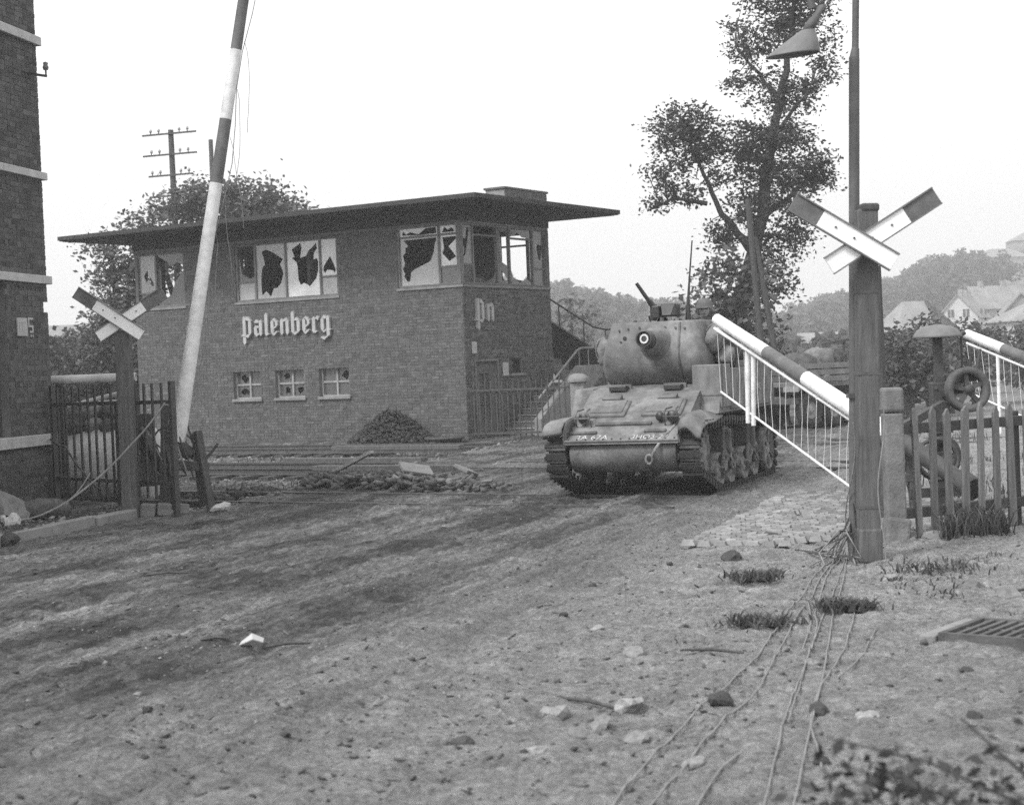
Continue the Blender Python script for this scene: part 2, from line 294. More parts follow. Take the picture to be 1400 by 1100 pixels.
def ground_material():
    m = bpy.data.materials.new('dirt_road'); m.use_nodes = True; nt = m.node_tree; L = nt.links.new; p = nt.nodes['Principled BSDF']
    p.inputs['Roughness'].default_value = 0.92; p.inputs['Specular IOR Level'].default_value = 0.2
    tc = nd(nt, 'ShaderNodeTexCoord')
    mp = nd(nt, 'ShaderNodeMapping', vector_type='TEXTURE'); mp.inputs['Rotation'].default_value = (0, 0, R(-20)); L(tc.outputs['Object'], mp.inputs[0])   # x across, y along the road
    st = nd(nt, 'ShaderNodeMapping'); st.inputs['Scale'].default_value = (1, 0.055, 1); L(mp.outputs[0], st.inputs[0])
    def noi(sock, scale, det=6, ro=0.6):
        n = nd(nt, 'ShaderNodeTexNoise'); n.inputs['Scale'].default_value = scale; n.inputs['Detail'].default_value = det; n.inputs['Roughness'].default_value = ro; L(sock, n.inputs['Vector']); return n.outputs[0]
    def rng(sock, a, b, c, d):
        q = nd(nt, 'ShaderNodeMapRange'); q.clamp = True; L(sock, q.inputs[0])
        for i, v in enumerate((a, b, c, d)): q.inputs[i + 1].default_value = v
        return q.outputs[0]
    def mth(op, a, b):
        q = nd(nt, 'ShaderNodeMath', operation=op)
        for i, s in enumerate((a, b)):
            if isinstance(s, (int, float)): q.inputs[i].default_value = s
            else: L(s, q.inputs[i])
        return q.outputs[0]
    bands = noi(st.outputs[0], 1.5, 6, 0.62); patches = noi(tc.outputs['Object'], 0.55, 8, 0.7); fine = noi(tc.outputs['Object'], 26, 9, 0.8); mid = noi(tc.outputs['Object'], 3.2, 8, 0.7)
    sx = nd(nt, 'ShaderNodeSeparateXYZ'); L(mp.outputs[0], sx.inputs[0])
    right = rng(sx.outputs[0], -6.0, -3.2, 0.0, 1.0)                        # churned dark mud in the carriageway, dry sandy verge to the right
    wet = mth('ADD', mth('MULTIPLY', rng(bands, 0.33, 0.58, 0.22, 1), 0.7), mth('MULTIPLY', rng(patches, 0.38, 0.6, 0, 1), 0.4))
    wet = mth('MULTIPLY', wet, mth('SUBTRACT', 1.0, mth('MULTIPLY', right, 0.82)))
    wet = mth('MULTIPLY', wet, rng(mid, 0.3, 0.55, 0.55, 1.15))
    mix = nd(nt, 'ShaderNodeMix'); mix.data_type = 'FLOAT'; L(wet, mix.inputs[0]); mix.inputs[2].default_value = 0.29; mix.inputs[3].default_value = 0.045
    col = mth('MULTIPLY', mth('MULTIPLY', mix.outputs[0], rng(fine, 0.38, 0.62, 0.55, 1.42)), rng(mid, 0.36, 0.64, 0.68, 1.32))
    st2 = nd(nt, 'ShaderNodeMapping'); st2.inputs['Scale'].default_value = (1, 0.05, 1); L(mp.outputs[0], st2.inputs[0])
    smx = nd(nt, 'ShaderNodeMix'); smx.data_type = 'FLOAT'; L(mth('MULTIPLY', right, 0.85), smx.inputs[0]); L(rng(noi(st2.outputs[0], 13, 6, 0.75), 0.4, 0.6, 0.6, 1.35), smx.inputs[2]); smx.inputs[3].default_value = 1.0
    col = mth('MULTIPLY', col, smx.outputs[0])
    # far away: meadow tone
    sw = nd(nt, 'ShaderNodeSeparateXYZ'); L(tc.outputs['Object'], sw.inputs[0])
    fm = nd(nt, 'ShaderNodeMix'); fm.data_type = 'FLOAT'; L(rng(sw.outputs[1], 42, 70, 0, 1), fm.inputs[0]); L(col, fm.inputs[2])
    fm2 = mth('MULTIPLY', rng(noi(tc.outputs['Object'], 0.03, 6), 0.35, 0.65, 0.10, 0.2), rng(fine, 0.3, 0.7, 0.8, 1.2)); L(fm2, fm.inputs[3])
    L(fm.outputs[0], p.inputs['Base Color'])
    g = mth('ADD', mth('MULTIPLY', fine, 1.0), mth('MULTIPLY', noi(tc.outputs['Object'], 55, 4), 0.5))
    b = nd(nt, 'ShaderNodeBump'); b.inputs['Strength'].default_value = 1.0; b.inputs['Distance'].default_value = 0.045; L(g, b.inputs['Height']); L(b.outputs[0], p.inputs['Normal'])
    return m
M_ground = ground_material()
def grid_mesh(name, xs, ys, fn, mat):
    X, Y = np.meshgrid(xs, ys); Z = fn(X, Y); nx, ny = len(xs), len(ys)
    co = np.stack([X, Y, Z], -1).reshape(-1, 3).astype(np.float32)
    i = (np.arange(ny - 1)[:, None] * nx + np.arange(nx - 1)[None, :]).reshape(-1)
    idx = np.stack([i, i + 1, i + nx + 1, i + nx], -1).astype(np.int32).reshape(-1); nf = len(i)
    me = bpy.data.meshes.new(name); me.vertices.add(len(co)); me.vertices.foreach_set('co', co.reshape(-1))
    me.loops.add(nf*4); me.loops.foreach_set('vertex_index', idx); me.polygons.add(nf)
    me.polygons.foreach_set('loop_start', np.arange(0, nf*4, 4, dtype=np.int32)); me.polygons.foreach_set('loop_total', np.full(nf, 4, dtype=np.int32))
    me.polygons.foreach_set('use_smooth', np.ones(nf, dtype=bool)); me.materials.append(mat); me.update(); return me
# near sheet, fine; far sheet a little lower where they overlap
NX0, NX1, NY0, NY1 = -11.0, 11.0, 3.0, 44.0
tag(link('dirt_road', grid_mesh('dirt_road', np.concatenate([np.arange(NX0, -6, 0.08), np.arange(-6, 6, 0.036), np.arange(6, NX1 + .01, 0.08)]), np.concatenate([np.arange(NY0, 14, 0.03), np.arange(14, 26, 0.05), np.arange(26, NY1, 0.09), [NY1]]), near_h, M_ground)), None, kind='structure')
def far_h(x, y):
    ins = (x > NX0 + 0.4) & (x < NX1 - 0.4) & (y > NY0 + 0.4) & (y < NY1 - 0.4)
    return base_h(x, y) - np.where(ins, 0.5, 0.02) + 0.02 * (fbm(x, y, 0.9, 3, 1) - 0.5)
def spaced(a, b, n, p): t = np.linspace(-1, 1, n); return np.sign(t) * np.abs(t) ** p * b
tag(link('ground', grid_mesh('ground', spaced(0, 900, 301, 2.2), np.concatenate([np.linspace(-60, 50, 140), 50 + (np.linspace(0, 1, 170)[1:] ** 1.7) * 1400]), far_h, M_ground)), None, kind='structure')

# ------------------------------------------------------------------ brick walls
def cut(rects, openings):
    out = []
    for (a0, a1, z0, z1) in rects:
        segs = [(a0, a1)]; zm = (z0 + z1) / 2
        for (o0, o1, p0, p1) in openings:
            if p0 < zm < p1:
                ns = []
                for s0, s1 in segs:
                    if o1 <= s0 or o0 >= s1: ns.append((s0, s1))
                    else:
                        if o0 - s0 > 0.03: ns.append((s0, o0 - 0.004))
                        if s1 - o1 > 0.03: ns.append((o1 + 0.004, s1))
                segs = ns
        out += [(s0, s1, z0, z1) for s0, s1 in segs]
    return out
def courses(a0, a1, z0, z1, openings, rg, bl=0.25, ch=0.077, g=0.012, english=True):
    rects = []; k = 0; z = z0
    while z + ch <= z1 + 1e-6:
        hd = english and k % 2 == 1; w = bl / 2 if hd else bl; x = a0 - (0 if hd else (k // 2 % 2) * bl / 2 if english else (k % 2) * bl / 2)
        while x < a1:
            s0 = max(x, a0); s1 = min(x + w, a1)
            if s1 - s0 > 0.04: rects.append((s0 + g/2, s1 - g/2, z + g/2, z + ch - g/2))
            x += w
        z += ch; k += 1
    return cut(rects, openings)
def brick_box(T, r, pr):
    a0, a1, z0, z1 = r
    return [T(a0, -0.01, z0), T(a1, -0.01, z0), T(a1, -0.01, z1), T(a0, -0.01, z1), T(a0, pr, z0), T(a1, pr, z0), T(a1, pr, z1), T(a0, pr, z1)]
BF = [(4, 5, 6, 7), (0, 1, 5, 4), (1, 2, 6, 5), (2, 3, 7, 6), (3, 0, 4, 7)]
def brickwork(parent, T, rects, mat, name='brickwork', seed=1):
    rg = random.Random(seed); mb = MB(); tone = []
    for r in rects:
        mb.add(brick_box(T, r, 0.006 + rg.random() * 0.007), BF); t = rg.random(); t = t * 0.75 if rg.random() > 0.06 else 1.0; tone += [t] * 8
    me = mb.mesh(name, mat); a = me.attributes.new('tone', 'FLOAT', 'POINT'); a.data.foreach_set('value', tone)
    o = link(name, me, parent); o['kind'] = 'stuff'; return o
def single_bricks(parent, T, rects, mat, seed=2):
    rg = random.Random(seed); cache = {}
    for (a0, a1, z0, z1) in rects:
        key = round(a1 - a0, 2)
        if key not in cache:
            w = a1 - a0; mb = MB(); mb.add(brick_box(lambda a, d, z: tuple(Vector(T(a, d, z)) - Vector(T(0, 0, 0))), (-w/2, w/2, -0.0325, 0.0325), 0.0), BF); cache[key] = mb.mesh('brick', mat)
        link('brick', cache[key], parent, loc=T((a0 + a1)/2, 0.005 + rg.random() * 0.008, (z0 + z1)/2))
def wall_core(mb, T, a0, a1, z0, z1, openings, th):
    xs = sorted({a0, a1, *[q for o in openings for q in o[:2] if a0 < q < a1]}); zs = sorted({z0, z1, *[q for o in openings for q in o[2:] if z0 < q < z1]})
    def solid(i, j):
        if i < 0 or j < 0 or i >= len(xs)-1 or j >= len(zs)-1: return False
        am = (xs[i] + xs[i+1])/2; zm = (zs[j] + zs[j+1])/2
        return not any(o[0] < am < o[1] and o[2] < zm < o[3] for o in openings)
    for i in range(len(xs)-1):
        for j in range(len(zs)-1):
            if not solid(i, j): continue
            x0, x1, y0, y1 = xs[i], xs[i+1], zs[j], zs[j+1]
            p = [T(x0, 0, y0), T(x1, 0, y0), T(x1, 0, y1), T(x0, 0, y1), T(x0, -th, y0), T(x1, -th, y0), T(x1, -th, y1), T(x0, -th, y1)]
            f = [(0, 1, 2, 3), (7, 6, 5, 4)]
            if not solid(i-1, j): f.append((0, 3, 7, 4))
            if not solid(i+1, j): f.append((1, 5, 6, 2))
            if not solid(i, j-1): f.append((0, 4, 5, 1))
            if not solid(i, j+1): f.append((3, 2, 6, 7))
            mb.add(p, f)

# ------------------------------------------------------------------ signal house
house = thing('signal_house', 'two-storey brick railway signal house with flat overhanging roof and shattered upper windows', 'building', (P0X, P0Y, 0), R(-32))
HL, HW, HT = 11.3, 4.35, 5.52
TF = lambda a, d, z: (a, -d, z)                  # long wall: a along x, d outward
TR = lambda a, d, z: (d, a, z)                   # end wall with the door
TB = lambda a, d, z: (a, HW + d, z)
TL = lambda a, d, z: (-HL - d, a, z)
LOW = [(-7.71, -6.73, 1.18, 1.96), (-6.21, -5.21, 1.18, 1.96), (-4.69, -3.69, 1.18, 1.96)]
OPF = LOW + [(-7.48, -3.92, 3.84, 5.42), (-1.98, 0.1, 3.9, 5.48), (-11.4, -9.37, 3.85, 5.42)]
OPR = [(-0.1, 4.22, 3.9, 5.48), (0.47, 1.5, -0.1, 1.95), (2.09, 2.76, 1.6, 2.0)]
OPB = [(-1.55, -0.25, 3.9, 5.45), (-11.0, -8.2, 3.9, 5.45)]
OPL = [(-0.1, 3.2, 3.85, 5.42)]
mb = MB()
wall_core(mb, TF, -HL, 0, -0.3, HT, OPF, 0.3)
wall_core(mb, TB, -HL, -0.302, -0.3, HT, OPB, -0.0 + 0.3)
wall_core(mb, TL, 0.302, HW - 0.302, -0.3, HT, OPL, 0.3)
mb.build('wall', M_mortar, house)
mb = MB(); wall_core(mb, TR, 0.002, HW, -0.3, HT, OPR, 0.3); mb.build('end_wall', M_mortar_pale, house)
rg = random.Random(3)
fr = courses(-HL, 0.0, -0.31, HT, OPF, rg)
rr = courses(0.0, HW, -0.31, HT, OPR, rg)
rr.sort(key=lambda r: (r[2] < -0.02, r[0])); near_b = [r for r in rr if r[2] > 0 and r[1] - r[0] > 0.1][:150]; rr = [r for r in rr if r not in near_b]
fr.sort(key=lambda r: -r[0]); near_f = [r for r in fr if r[2] > 0.2 and r[1] - r[0] > 0.1][:150]; nf_ = set(near_f); fr = [r for r in fr if r not in nf_]
single_bricks(house, TR, near_b, M_brickR1, 11); single_bricks(house, TF, near_f, M_brick1, 12)
brickwork(house, TF, fr, M_brick, 'brickwork', 5); brickwork(house, TR, rr, M_brickR, 'brickwork', 6)
brickwork(house, TL, courses(0, HW, -0.31, HT, OPL, rg), M_brickR, 'brickwork', 7)
# floor, ceiling and a partition inside
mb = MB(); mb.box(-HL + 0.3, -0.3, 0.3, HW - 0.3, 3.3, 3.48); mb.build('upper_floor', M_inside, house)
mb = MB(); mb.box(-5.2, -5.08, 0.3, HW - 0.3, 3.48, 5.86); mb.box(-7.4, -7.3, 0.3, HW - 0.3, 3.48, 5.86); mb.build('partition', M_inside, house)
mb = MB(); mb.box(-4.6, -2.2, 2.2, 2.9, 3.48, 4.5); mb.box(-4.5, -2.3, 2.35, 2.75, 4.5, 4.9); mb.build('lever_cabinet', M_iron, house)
# boarded frieze under the roof
mb = MB()
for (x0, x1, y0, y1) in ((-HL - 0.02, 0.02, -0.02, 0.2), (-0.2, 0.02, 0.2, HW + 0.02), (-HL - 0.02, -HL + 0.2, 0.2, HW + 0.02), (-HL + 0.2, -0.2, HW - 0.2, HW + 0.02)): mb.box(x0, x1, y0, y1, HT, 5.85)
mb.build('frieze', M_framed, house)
# roof: thin slab with wide eaves, soffit boards, edge strip, chimney block
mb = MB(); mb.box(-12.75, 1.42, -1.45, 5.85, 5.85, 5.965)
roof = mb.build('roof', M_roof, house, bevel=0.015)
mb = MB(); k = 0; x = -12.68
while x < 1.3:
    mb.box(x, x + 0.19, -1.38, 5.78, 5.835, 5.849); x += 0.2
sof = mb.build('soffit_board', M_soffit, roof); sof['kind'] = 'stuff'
mb = MB()
for (x0, x1, y0, y1) in ((-12.78, 1.45, -1.48, -1.451), (1.421, 1.45, -1.45, 5.85), (-12.78, 1.45, 5.851, 5.88), (-12.78, -12.751, -1.45, 5.85)): mb.box(x0, x1, y0, y1, 5.875, 5.985)
mb.build('edge_strip', M_roof, roof)
mb = MB(); mb.box(-0.95, -0.35, 2.75, 4.95, 5.96, 6.53); ch = mb.build('chimney', M_concrete, roof, bevel=0.01)
rects = courses(2.75, 4.95, 5.965, 6.52, [], rg); brickwork(ch, lambda a, d, z: (-0.35 + d, a, z), rects, M_brick, 'brickwork', 31)
mb = MB(); mb.box(-0.99, -0.31, 2.71, 4.99, 6.53, 6.59); mb.build('chimney_cap', M_rust, ch, bevel=0.01)

# windows: frame (part) > panes (sub-parts)
def window(T, a0, a1, z0, z1, bars, mat=M_frame, fw=0.06, d=(-0.13, -0.03), name='window'):
    mb = MB()
    def bar(p0, p1, q0, q1, e=0.0):
        c = [T(p, dd, q) for q in (q0, q1) for dd in (d[0] + e, d[1] - e) for p in (p0, p1)]
        mb.add(c, [(0, 2, 3, 1), (4, 5, 7, 6), (0, 1, 5, 4), (2, 6, 7, 3), (0, 4, 6, 2), (1, 3, 7, 5)])
    bar(a0, a1, z0, z0 + fw); bar(a0, a1, z1 - fw, z1); bar(a0, a0 + fw, z0 + fw, z1 - fw); bar(a1 - fw, a1, z0 + fw, z1 - fw)
    for b in bars:
        if b[0] == 'v': w = b[2] if len(b) > 2 else fw; bar(b[1] - w/2, b[1] + w/2, z0 + fw, z1 - fw, 0.006)
        else: bar(b[2], b[3], b[1] - 0.025, b[1] + 0.025, 0.014)
    o = mb.build(name, mat, house); return o
def pane(par, T, a0, a1, z0, z1, holes=(), mat=M_glass_w, d=-0.075, poly=None, name='pane'):
    outer = poly if poly else [(a0, z0), (a1, z0), (a1, z1), (a0, z1)]
    loops = [[Vector((x, y, 0)) for x, y in outer]] + [[Vector((x, y, 0)) for x, y in h] for h in holes]
    tris = tessellate_polygon(loops); pts = [p for l in loops for p in l]; mb = MB(); n = len(pts)
    mb.add([T(p.x, d, p.y) for p in pts] + [T(p.x, d - 0.006, p.y) for p in pts], [tuple(t) for t in tris] + [tuple(n + i for i in reversed(t)) for t in tris])
    b = 0; fs = []
    for l in loops:
        m = len(l); fs += [(b + i, b + (i+1) % m, n + b + (i+1) % m, n + b + i) for i in range(m)]; b += m
    mb.f += fs; mb.sm += [False] * len(fs)
    return mb.build(name, mat, par)
H2 = [(-6.58, 5.18), (-6.41, 5.23), (-6.18, 5.14), (-5.83, 4.93), (-5.94, 4.81), (-5.83, 4.55), (-5.93, 4.29), (-6.06, 4.17), (-6.19, 4.16), (-6.3, 3.95), (-6.46, 4.1), (-6.6, 3.99), (-6.62, 4.11), (-6.62, 4.5), (-6.56, 4.76), (-6.47, 4.81), (-6.52, 5.05)]
H3 = [(-5.51, 5.17), (-5.21, 5.32), (-5.17, 5.19), (-5.23, 4.92), (-5.04, 4.96), (-4.93, 5.1), (-4.74, 5.23), (-4.68, 5.3), (-4.64, 5.15), (-4.75, 5.02), (-4.78, 4.85), (-4.66, 4.88), (-4.62, 4.78), (-4.64, 4.53), (-4.71, 4.35), (-4.94, 4.14), (-5.0, 4.19), (-5.14, 4.25), (-5.25, 4.2), (-5.32, 4.35), (-5.33, 4.67), (-5.36, 4.81), (-5.52, 4.94), (-5.43, 4.97)]
H4 = [(-4.21, 4.9), (-4.09, 4.66), (-4.04, 4.53), (-4.08, 4.45), (-4.13, 4.52), (-4.33, 4.55), (-4.4, 4.46), (-4.46, 4.54), (-4.44, 4.65), (-4.34, 4.77)]
w = window(TF, -7.48, -3.92, 3.84, 5.42, [('v', -6.8), ('v', -5.72), ('v', -4.54), ('h', 4.38, -7.42, -6.83), ('h', 4.37, -4.51, -3.98)])
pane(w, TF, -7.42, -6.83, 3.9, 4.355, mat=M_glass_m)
pane(w, TF, -7.42, -6.83, 4.405, 5.36, poly=[(-7.42, 4.405), (-6.83, 4.405), (-6.83, 4.52), (-7.0, 4.47), (-7.3, 4.62), (-7.36, 5.0), (-7.42, 5.36)], mat=M_glass_d, name='shard')
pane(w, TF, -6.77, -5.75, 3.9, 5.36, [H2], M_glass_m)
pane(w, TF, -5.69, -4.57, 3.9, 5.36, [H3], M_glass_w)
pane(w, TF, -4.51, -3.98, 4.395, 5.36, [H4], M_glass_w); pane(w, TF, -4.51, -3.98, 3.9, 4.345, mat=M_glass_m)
# wrap-round corner window, long-wall half
C1 = [(-1.81, 5.13), (-0.78, 5.14), (-0.78, 5.07), (-0.83, 5.0), (-0.87, 4.77), (-0.99, 4.55), (-1.47, 4.38), (-1.6, 4.31), (-1.64, 4.08), (-1.72, 4.06), (-1.82, 4.2), (-1.79, 4.27), (-1.86, 4.4), (-1.78, 4.53), (-1.84, 4.74), (-1.76, 4.81), (-1.75, 4.94), (-1.66, 4.98)]
C1T = [(-1.85, 5.26), (-1.8, 5.36), (-1.71, 5.28), (-1.59, 5.33), (-1.32, 5.26), (-1.1, 5.4), (-0.78, 5.4), (-0.77, 5.25), (-1.28, 5.235)]
C2 = [(-0.59, 5.13), (-0.17, 5.13), (-0.16, 5.08), (-0.41, 4.89), (-0.19, 4.62), (-0.4, 4.51), (-0.61, 4.73), (-0.55, 4.85)]
w = window(TF, -1.98, -0.005, 3.9, 5.48, [('v', -0.69), ('h', 5.2, -1.92, -0.72), ('h', 5.2, -0.66, -0.07), ('h', 4.38, -0.66, -0.07)])
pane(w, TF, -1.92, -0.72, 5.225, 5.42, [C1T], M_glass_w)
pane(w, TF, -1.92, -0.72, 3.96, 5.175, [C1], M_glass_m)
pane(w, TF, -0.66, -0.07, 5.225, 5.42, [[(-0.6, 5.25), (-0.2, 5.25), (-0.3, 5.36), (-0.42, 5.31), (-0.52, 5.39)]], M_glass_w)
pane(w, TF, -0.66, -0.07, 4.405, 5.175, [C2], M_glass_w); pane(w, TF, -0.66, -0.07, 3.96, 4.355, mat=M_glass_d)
# end-wall half
w = window(TR, 0.0, 4.3, 3.9, 5.48, [('v', 0.64), ('v', 1.8), ('v', 2.4), ('v', 3.58), ('h', 4.42, 0.06, 0.61), ('h', 5.19, 0.67, 1.77), ('h', 4.4, 3.61, 4.24), ('h', 5.17, 2.43, 3.55)])
A_ = [(0.1, 5.11), (0.29, 4.81), (0.25, 4.67), (0.13, 4.54), (0.33, 4.67), (0.41, 4.94), (0.54, 5.35), (0.42, 5.36), (0.35, 5.07)]
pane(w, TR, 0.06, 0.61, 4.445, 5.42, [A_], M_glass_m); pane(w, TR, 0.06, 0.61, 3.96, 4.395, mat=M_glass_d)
pane(w, TR, 0, 0, 0, 0, poly=[(0.67, 3.96), (1.77, 3.96), (1.77, 4.4), (1.6, 4.1), (1.47, 4.07), (1.24, 4.0), (1.0, 4.11), (0.78, 4.09), (0.72, 4.6), (0.67, 4.9)], mat=M_glass_d, name='shard')
pane(w, TR, 1.83, 2.37, 3.96, 5.42, [[(1.99, 5.32), (2.23, 5.35), (2.33, 5.28), (2.31, 4.44), (2.04, 4.53), (2.02, 5.08)], [(2.0, 4.3), (2.2, 4.2), (2.3, 4.06), (2.02, 4.03)]], M_glass_d)
pane(w, TR, 0, 0, 0, 0, poly=[(2.43, 3.96), (3.55, 3.96), (3.55, 4.2), (3.46, 4.02), (3.26, 4.13), (2.92, 4.0), (2.6, 4.13), (2.46, 4.4)], mat=M_glass_d, name='shard')
pane(w, TR, 0, 0, 0, 0, poly=[(2.43, 5.42), (2.43, 5.2), (2.7, 5.25), (2.85, 5.34), (3.1, 5.22), (3.55, 5.2), (3.55, 5.42)], mat=M_glass_d, name='shard')
pane(w, TR, 3.61, 4.24, 4.425, 5.42, [[(3.81, 5.06), (4.11, 5.05), (4.02, 4.63), (3.92, 4.66)]], M_glass_d); pane(w, TR, 3.61, 4.24, 3.96, 4.375, mat=M_glass_d)
# left corner window
w = window(TF, -11.3, -9.37, 3.85, 5.42, [('v', -10.5), ('h', 4.28, -11.24, -10.53)])
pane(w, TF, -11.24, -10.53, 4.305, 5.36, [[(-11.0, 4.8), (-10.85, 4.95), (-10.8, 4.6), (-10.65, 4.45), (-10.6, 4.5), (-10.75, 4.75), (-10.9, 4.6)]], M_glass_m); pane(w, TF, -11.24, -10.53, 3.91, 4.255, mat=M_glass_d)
pane(w, TF, 0, 0, 0, 0, poly=[(-10.47, 3.91), (-9.43, 3.91), (-9.43, 4.9), (-9.8, 4.55), (-9.95, 4.2), (-10.2, 4.1), (-10.47, 4.3)], mat=M_glass_d, name='shard')
pane(w, TF, 0, 0, 0, 0, poly=[(-10.47, 5.36), (-10.1, 5.15), (-9.9, 5.0), (-9.7, 5.12), (-9.43, 5.0), (-9.43, 5.36)], mat=M_glass_d, name='shard')
w = window(TL, 0.0, 3.2, 3.85, 5.42, [('v', 1.1), ('v', 2.2)])
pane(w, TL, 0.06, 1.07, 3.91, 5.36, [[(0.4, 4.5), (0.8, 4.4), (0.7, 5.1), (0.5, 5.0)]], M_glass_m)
w = window(TB, -1.55, -0.25, 3.9, 5.45, [('v', -0.62), ('h', 5.1, -1.49, -0.65)]); pane(w, TB, 0, 0, 0, 0, poly=[(-1.49, 3.96), (-0.65, 3.96), (-0.65, 4.1), (-1.1, 4.2), (-1.3, 4.05), (-1.49, 4.3)], mat=M_glass_d, name='shard')
window(TB, -11.0, -8.2, 3.9, 5.45, [('v', -10.1), ('v', -9.1)])
# three small casements on the ground floor
for i, (a0, a1, z0, z1) in enumerate(LOW):
    w = window(TF, a0, a1, z0, z1, [('v', (a0 + a1)/2 + 0.02, 0.055), ('h', (z0 + z1)/2, a0 + 0.05, (a0 + a1)/2 - 0.01), ('h', (z0 + z1)/2, (a0 + a1)/2 + 0.05, a1 - 0.05)], M_framew2, 0.045, (-0.2, -0.1))
    mid = (a0 + a1)/2 + 0.02; zm = (z0 + z1)/2
    for q, (b0, b1, c0, c1) in enumerate(((a0 + .05, mid - .03, z0 + .05, zm - .025), (mid + .03, a1 - .05, z0 + .05, zm - .025), (a0 + .05, mid - .03, zm + .025, z1 - .05), (mid + .03, a1 - .05, zm + .025, z1 - .05))):
        broke = {0: (0, 2), 1: (0, 1, 2), 2: (3,)}[i]
        cx, cz = (b0 + b1)/2 + 0.02, (c0 + c1)/2; rh = random.Random(i*7 + q)
        hole = [[(cx + math.cos(t) * 0.16 * (0.35 + rh.random() * 0.8), cz + math.sin(t) * 0.13 * (0.35 + rh.random() * 0.8)) for t in [k * 2 * math.pi / 9 for k in range(9)]]] if q in broke else []
        pane(w, TF, b0, b1, c0, c1, hole, M_glass_d, d=-0.15)
    mb = MB(); mb.box(a0 - 0.03, a1 + 0.06, -0.07, 0.1, z0 - 0.075, z0); mb.build('sill', M_concrete, w, bevel=0.008)
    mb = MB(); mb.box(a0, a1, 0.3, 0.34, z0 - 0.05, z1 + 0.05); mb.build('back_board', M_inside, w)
for (T, a0, a1, z) in ((TF, -7.52, -3.88, 3.84), (TF, -2.0, 0.05, 3.9), (TR, -0.05, 4.32, 3.9), (TF, -11.33, -9.33, 3.85)):
    mb = MB(); c = [T(p, d, q) for q in (z - 0.06, z) for d in (-0.28, 0.05 if T is TR else 0.045) for p in (a0, a1)]
    mb.add(c, [(0, 2, 3, 1), (4, 5, 7, 6), (0, 1, 5, 4), (2, 6, 7, 3), (0, 4, 6, 2), (1, 3, 7, 5)]); mb.build('sill', M_concrete, house)
# door with two tall strips of glazing, notices and the little window
mb = MB()
for (b0, b1, c0, c1) in ((0.5, 0.72, 0.0, 1.92), (1.22, 1.47, 0.0, 1.92), (0.72, 1.22, 0.0, 0.42), (0.72, 1.22, 1.63, 1.92), (0.95, 1.0, 0.42, 1.63)): mb.box(-0.12, -0.07, b0, b1, c0, c1)
door = mb.build('door', M_door, house)
for (b0, b1) in ((0.72, 0.95), (1.0, 1.22)):
    for k in range(3): pane(door, TR, b0, b1, 0.42 + k * 0.405, 0.40 + (k + 1) * 0.405, mat=M_glass_d, d=-0.1)
    mb = MB(); mb.box(-0.115, -0.085, b0, b1, 0.42, 1.63); mb.build('glazing_bar', M_framed, door) if False else None
mb = MB(); mb.tube([(-0.07, 1.36, 1.0), (-0.02, 1.36, 1.0), (-0.02, 1.27, 1.0)], 0.012, 6); mb.build('handle', M_iron, door)
mb = MB(); mb.box(-0.05, 0.02, 0.43, 0.47, 0, 1.99); mb.box(-0.05, 0.02, 1.5, 1.54, 0, 1.99); mb.box(-0.05, 0.02, 0.47, 1.5, 1.951, 1.99); mb.build('door_frame', M_frame, house)
w = window(TR, 2.09, 2.76, 1.6, 2.0, [('v', 2.5)], M_framed, 0.04, (-0.16, -0.08)); pane(w, TR, 2.13, 2.48, 1.64, 1.96, mat=M_glass_d, d=-0.12)
mb = MB(); mb.box(-0.1, 0.06, 2.05, 2.82, 1.54, 1.6); mb.build('sill', M_concrete, w)
for (y, z, s, t) in ((0.42, 2.3, 0.3, 0.22), (1.87, 1.72, 0.34, 0.27)):
    mb = MB(); mb.box(0.012, 0.03, y - t/2, y + t/2, z - s/2, z + s/2); nt_ = mb.build('notice', M_paper, house, bevel=0.004)
    mb = MB()
    for k in range(4): mb.box(0.031, 0.033, y - t * 0.36, y + t * (0.15 + 0.2 * (k % 2)), z + s * (0.28 - 0.17 * k), z + s * (0.33 - 0.17 * k))
    mb.build('print', M_ink, nt_)

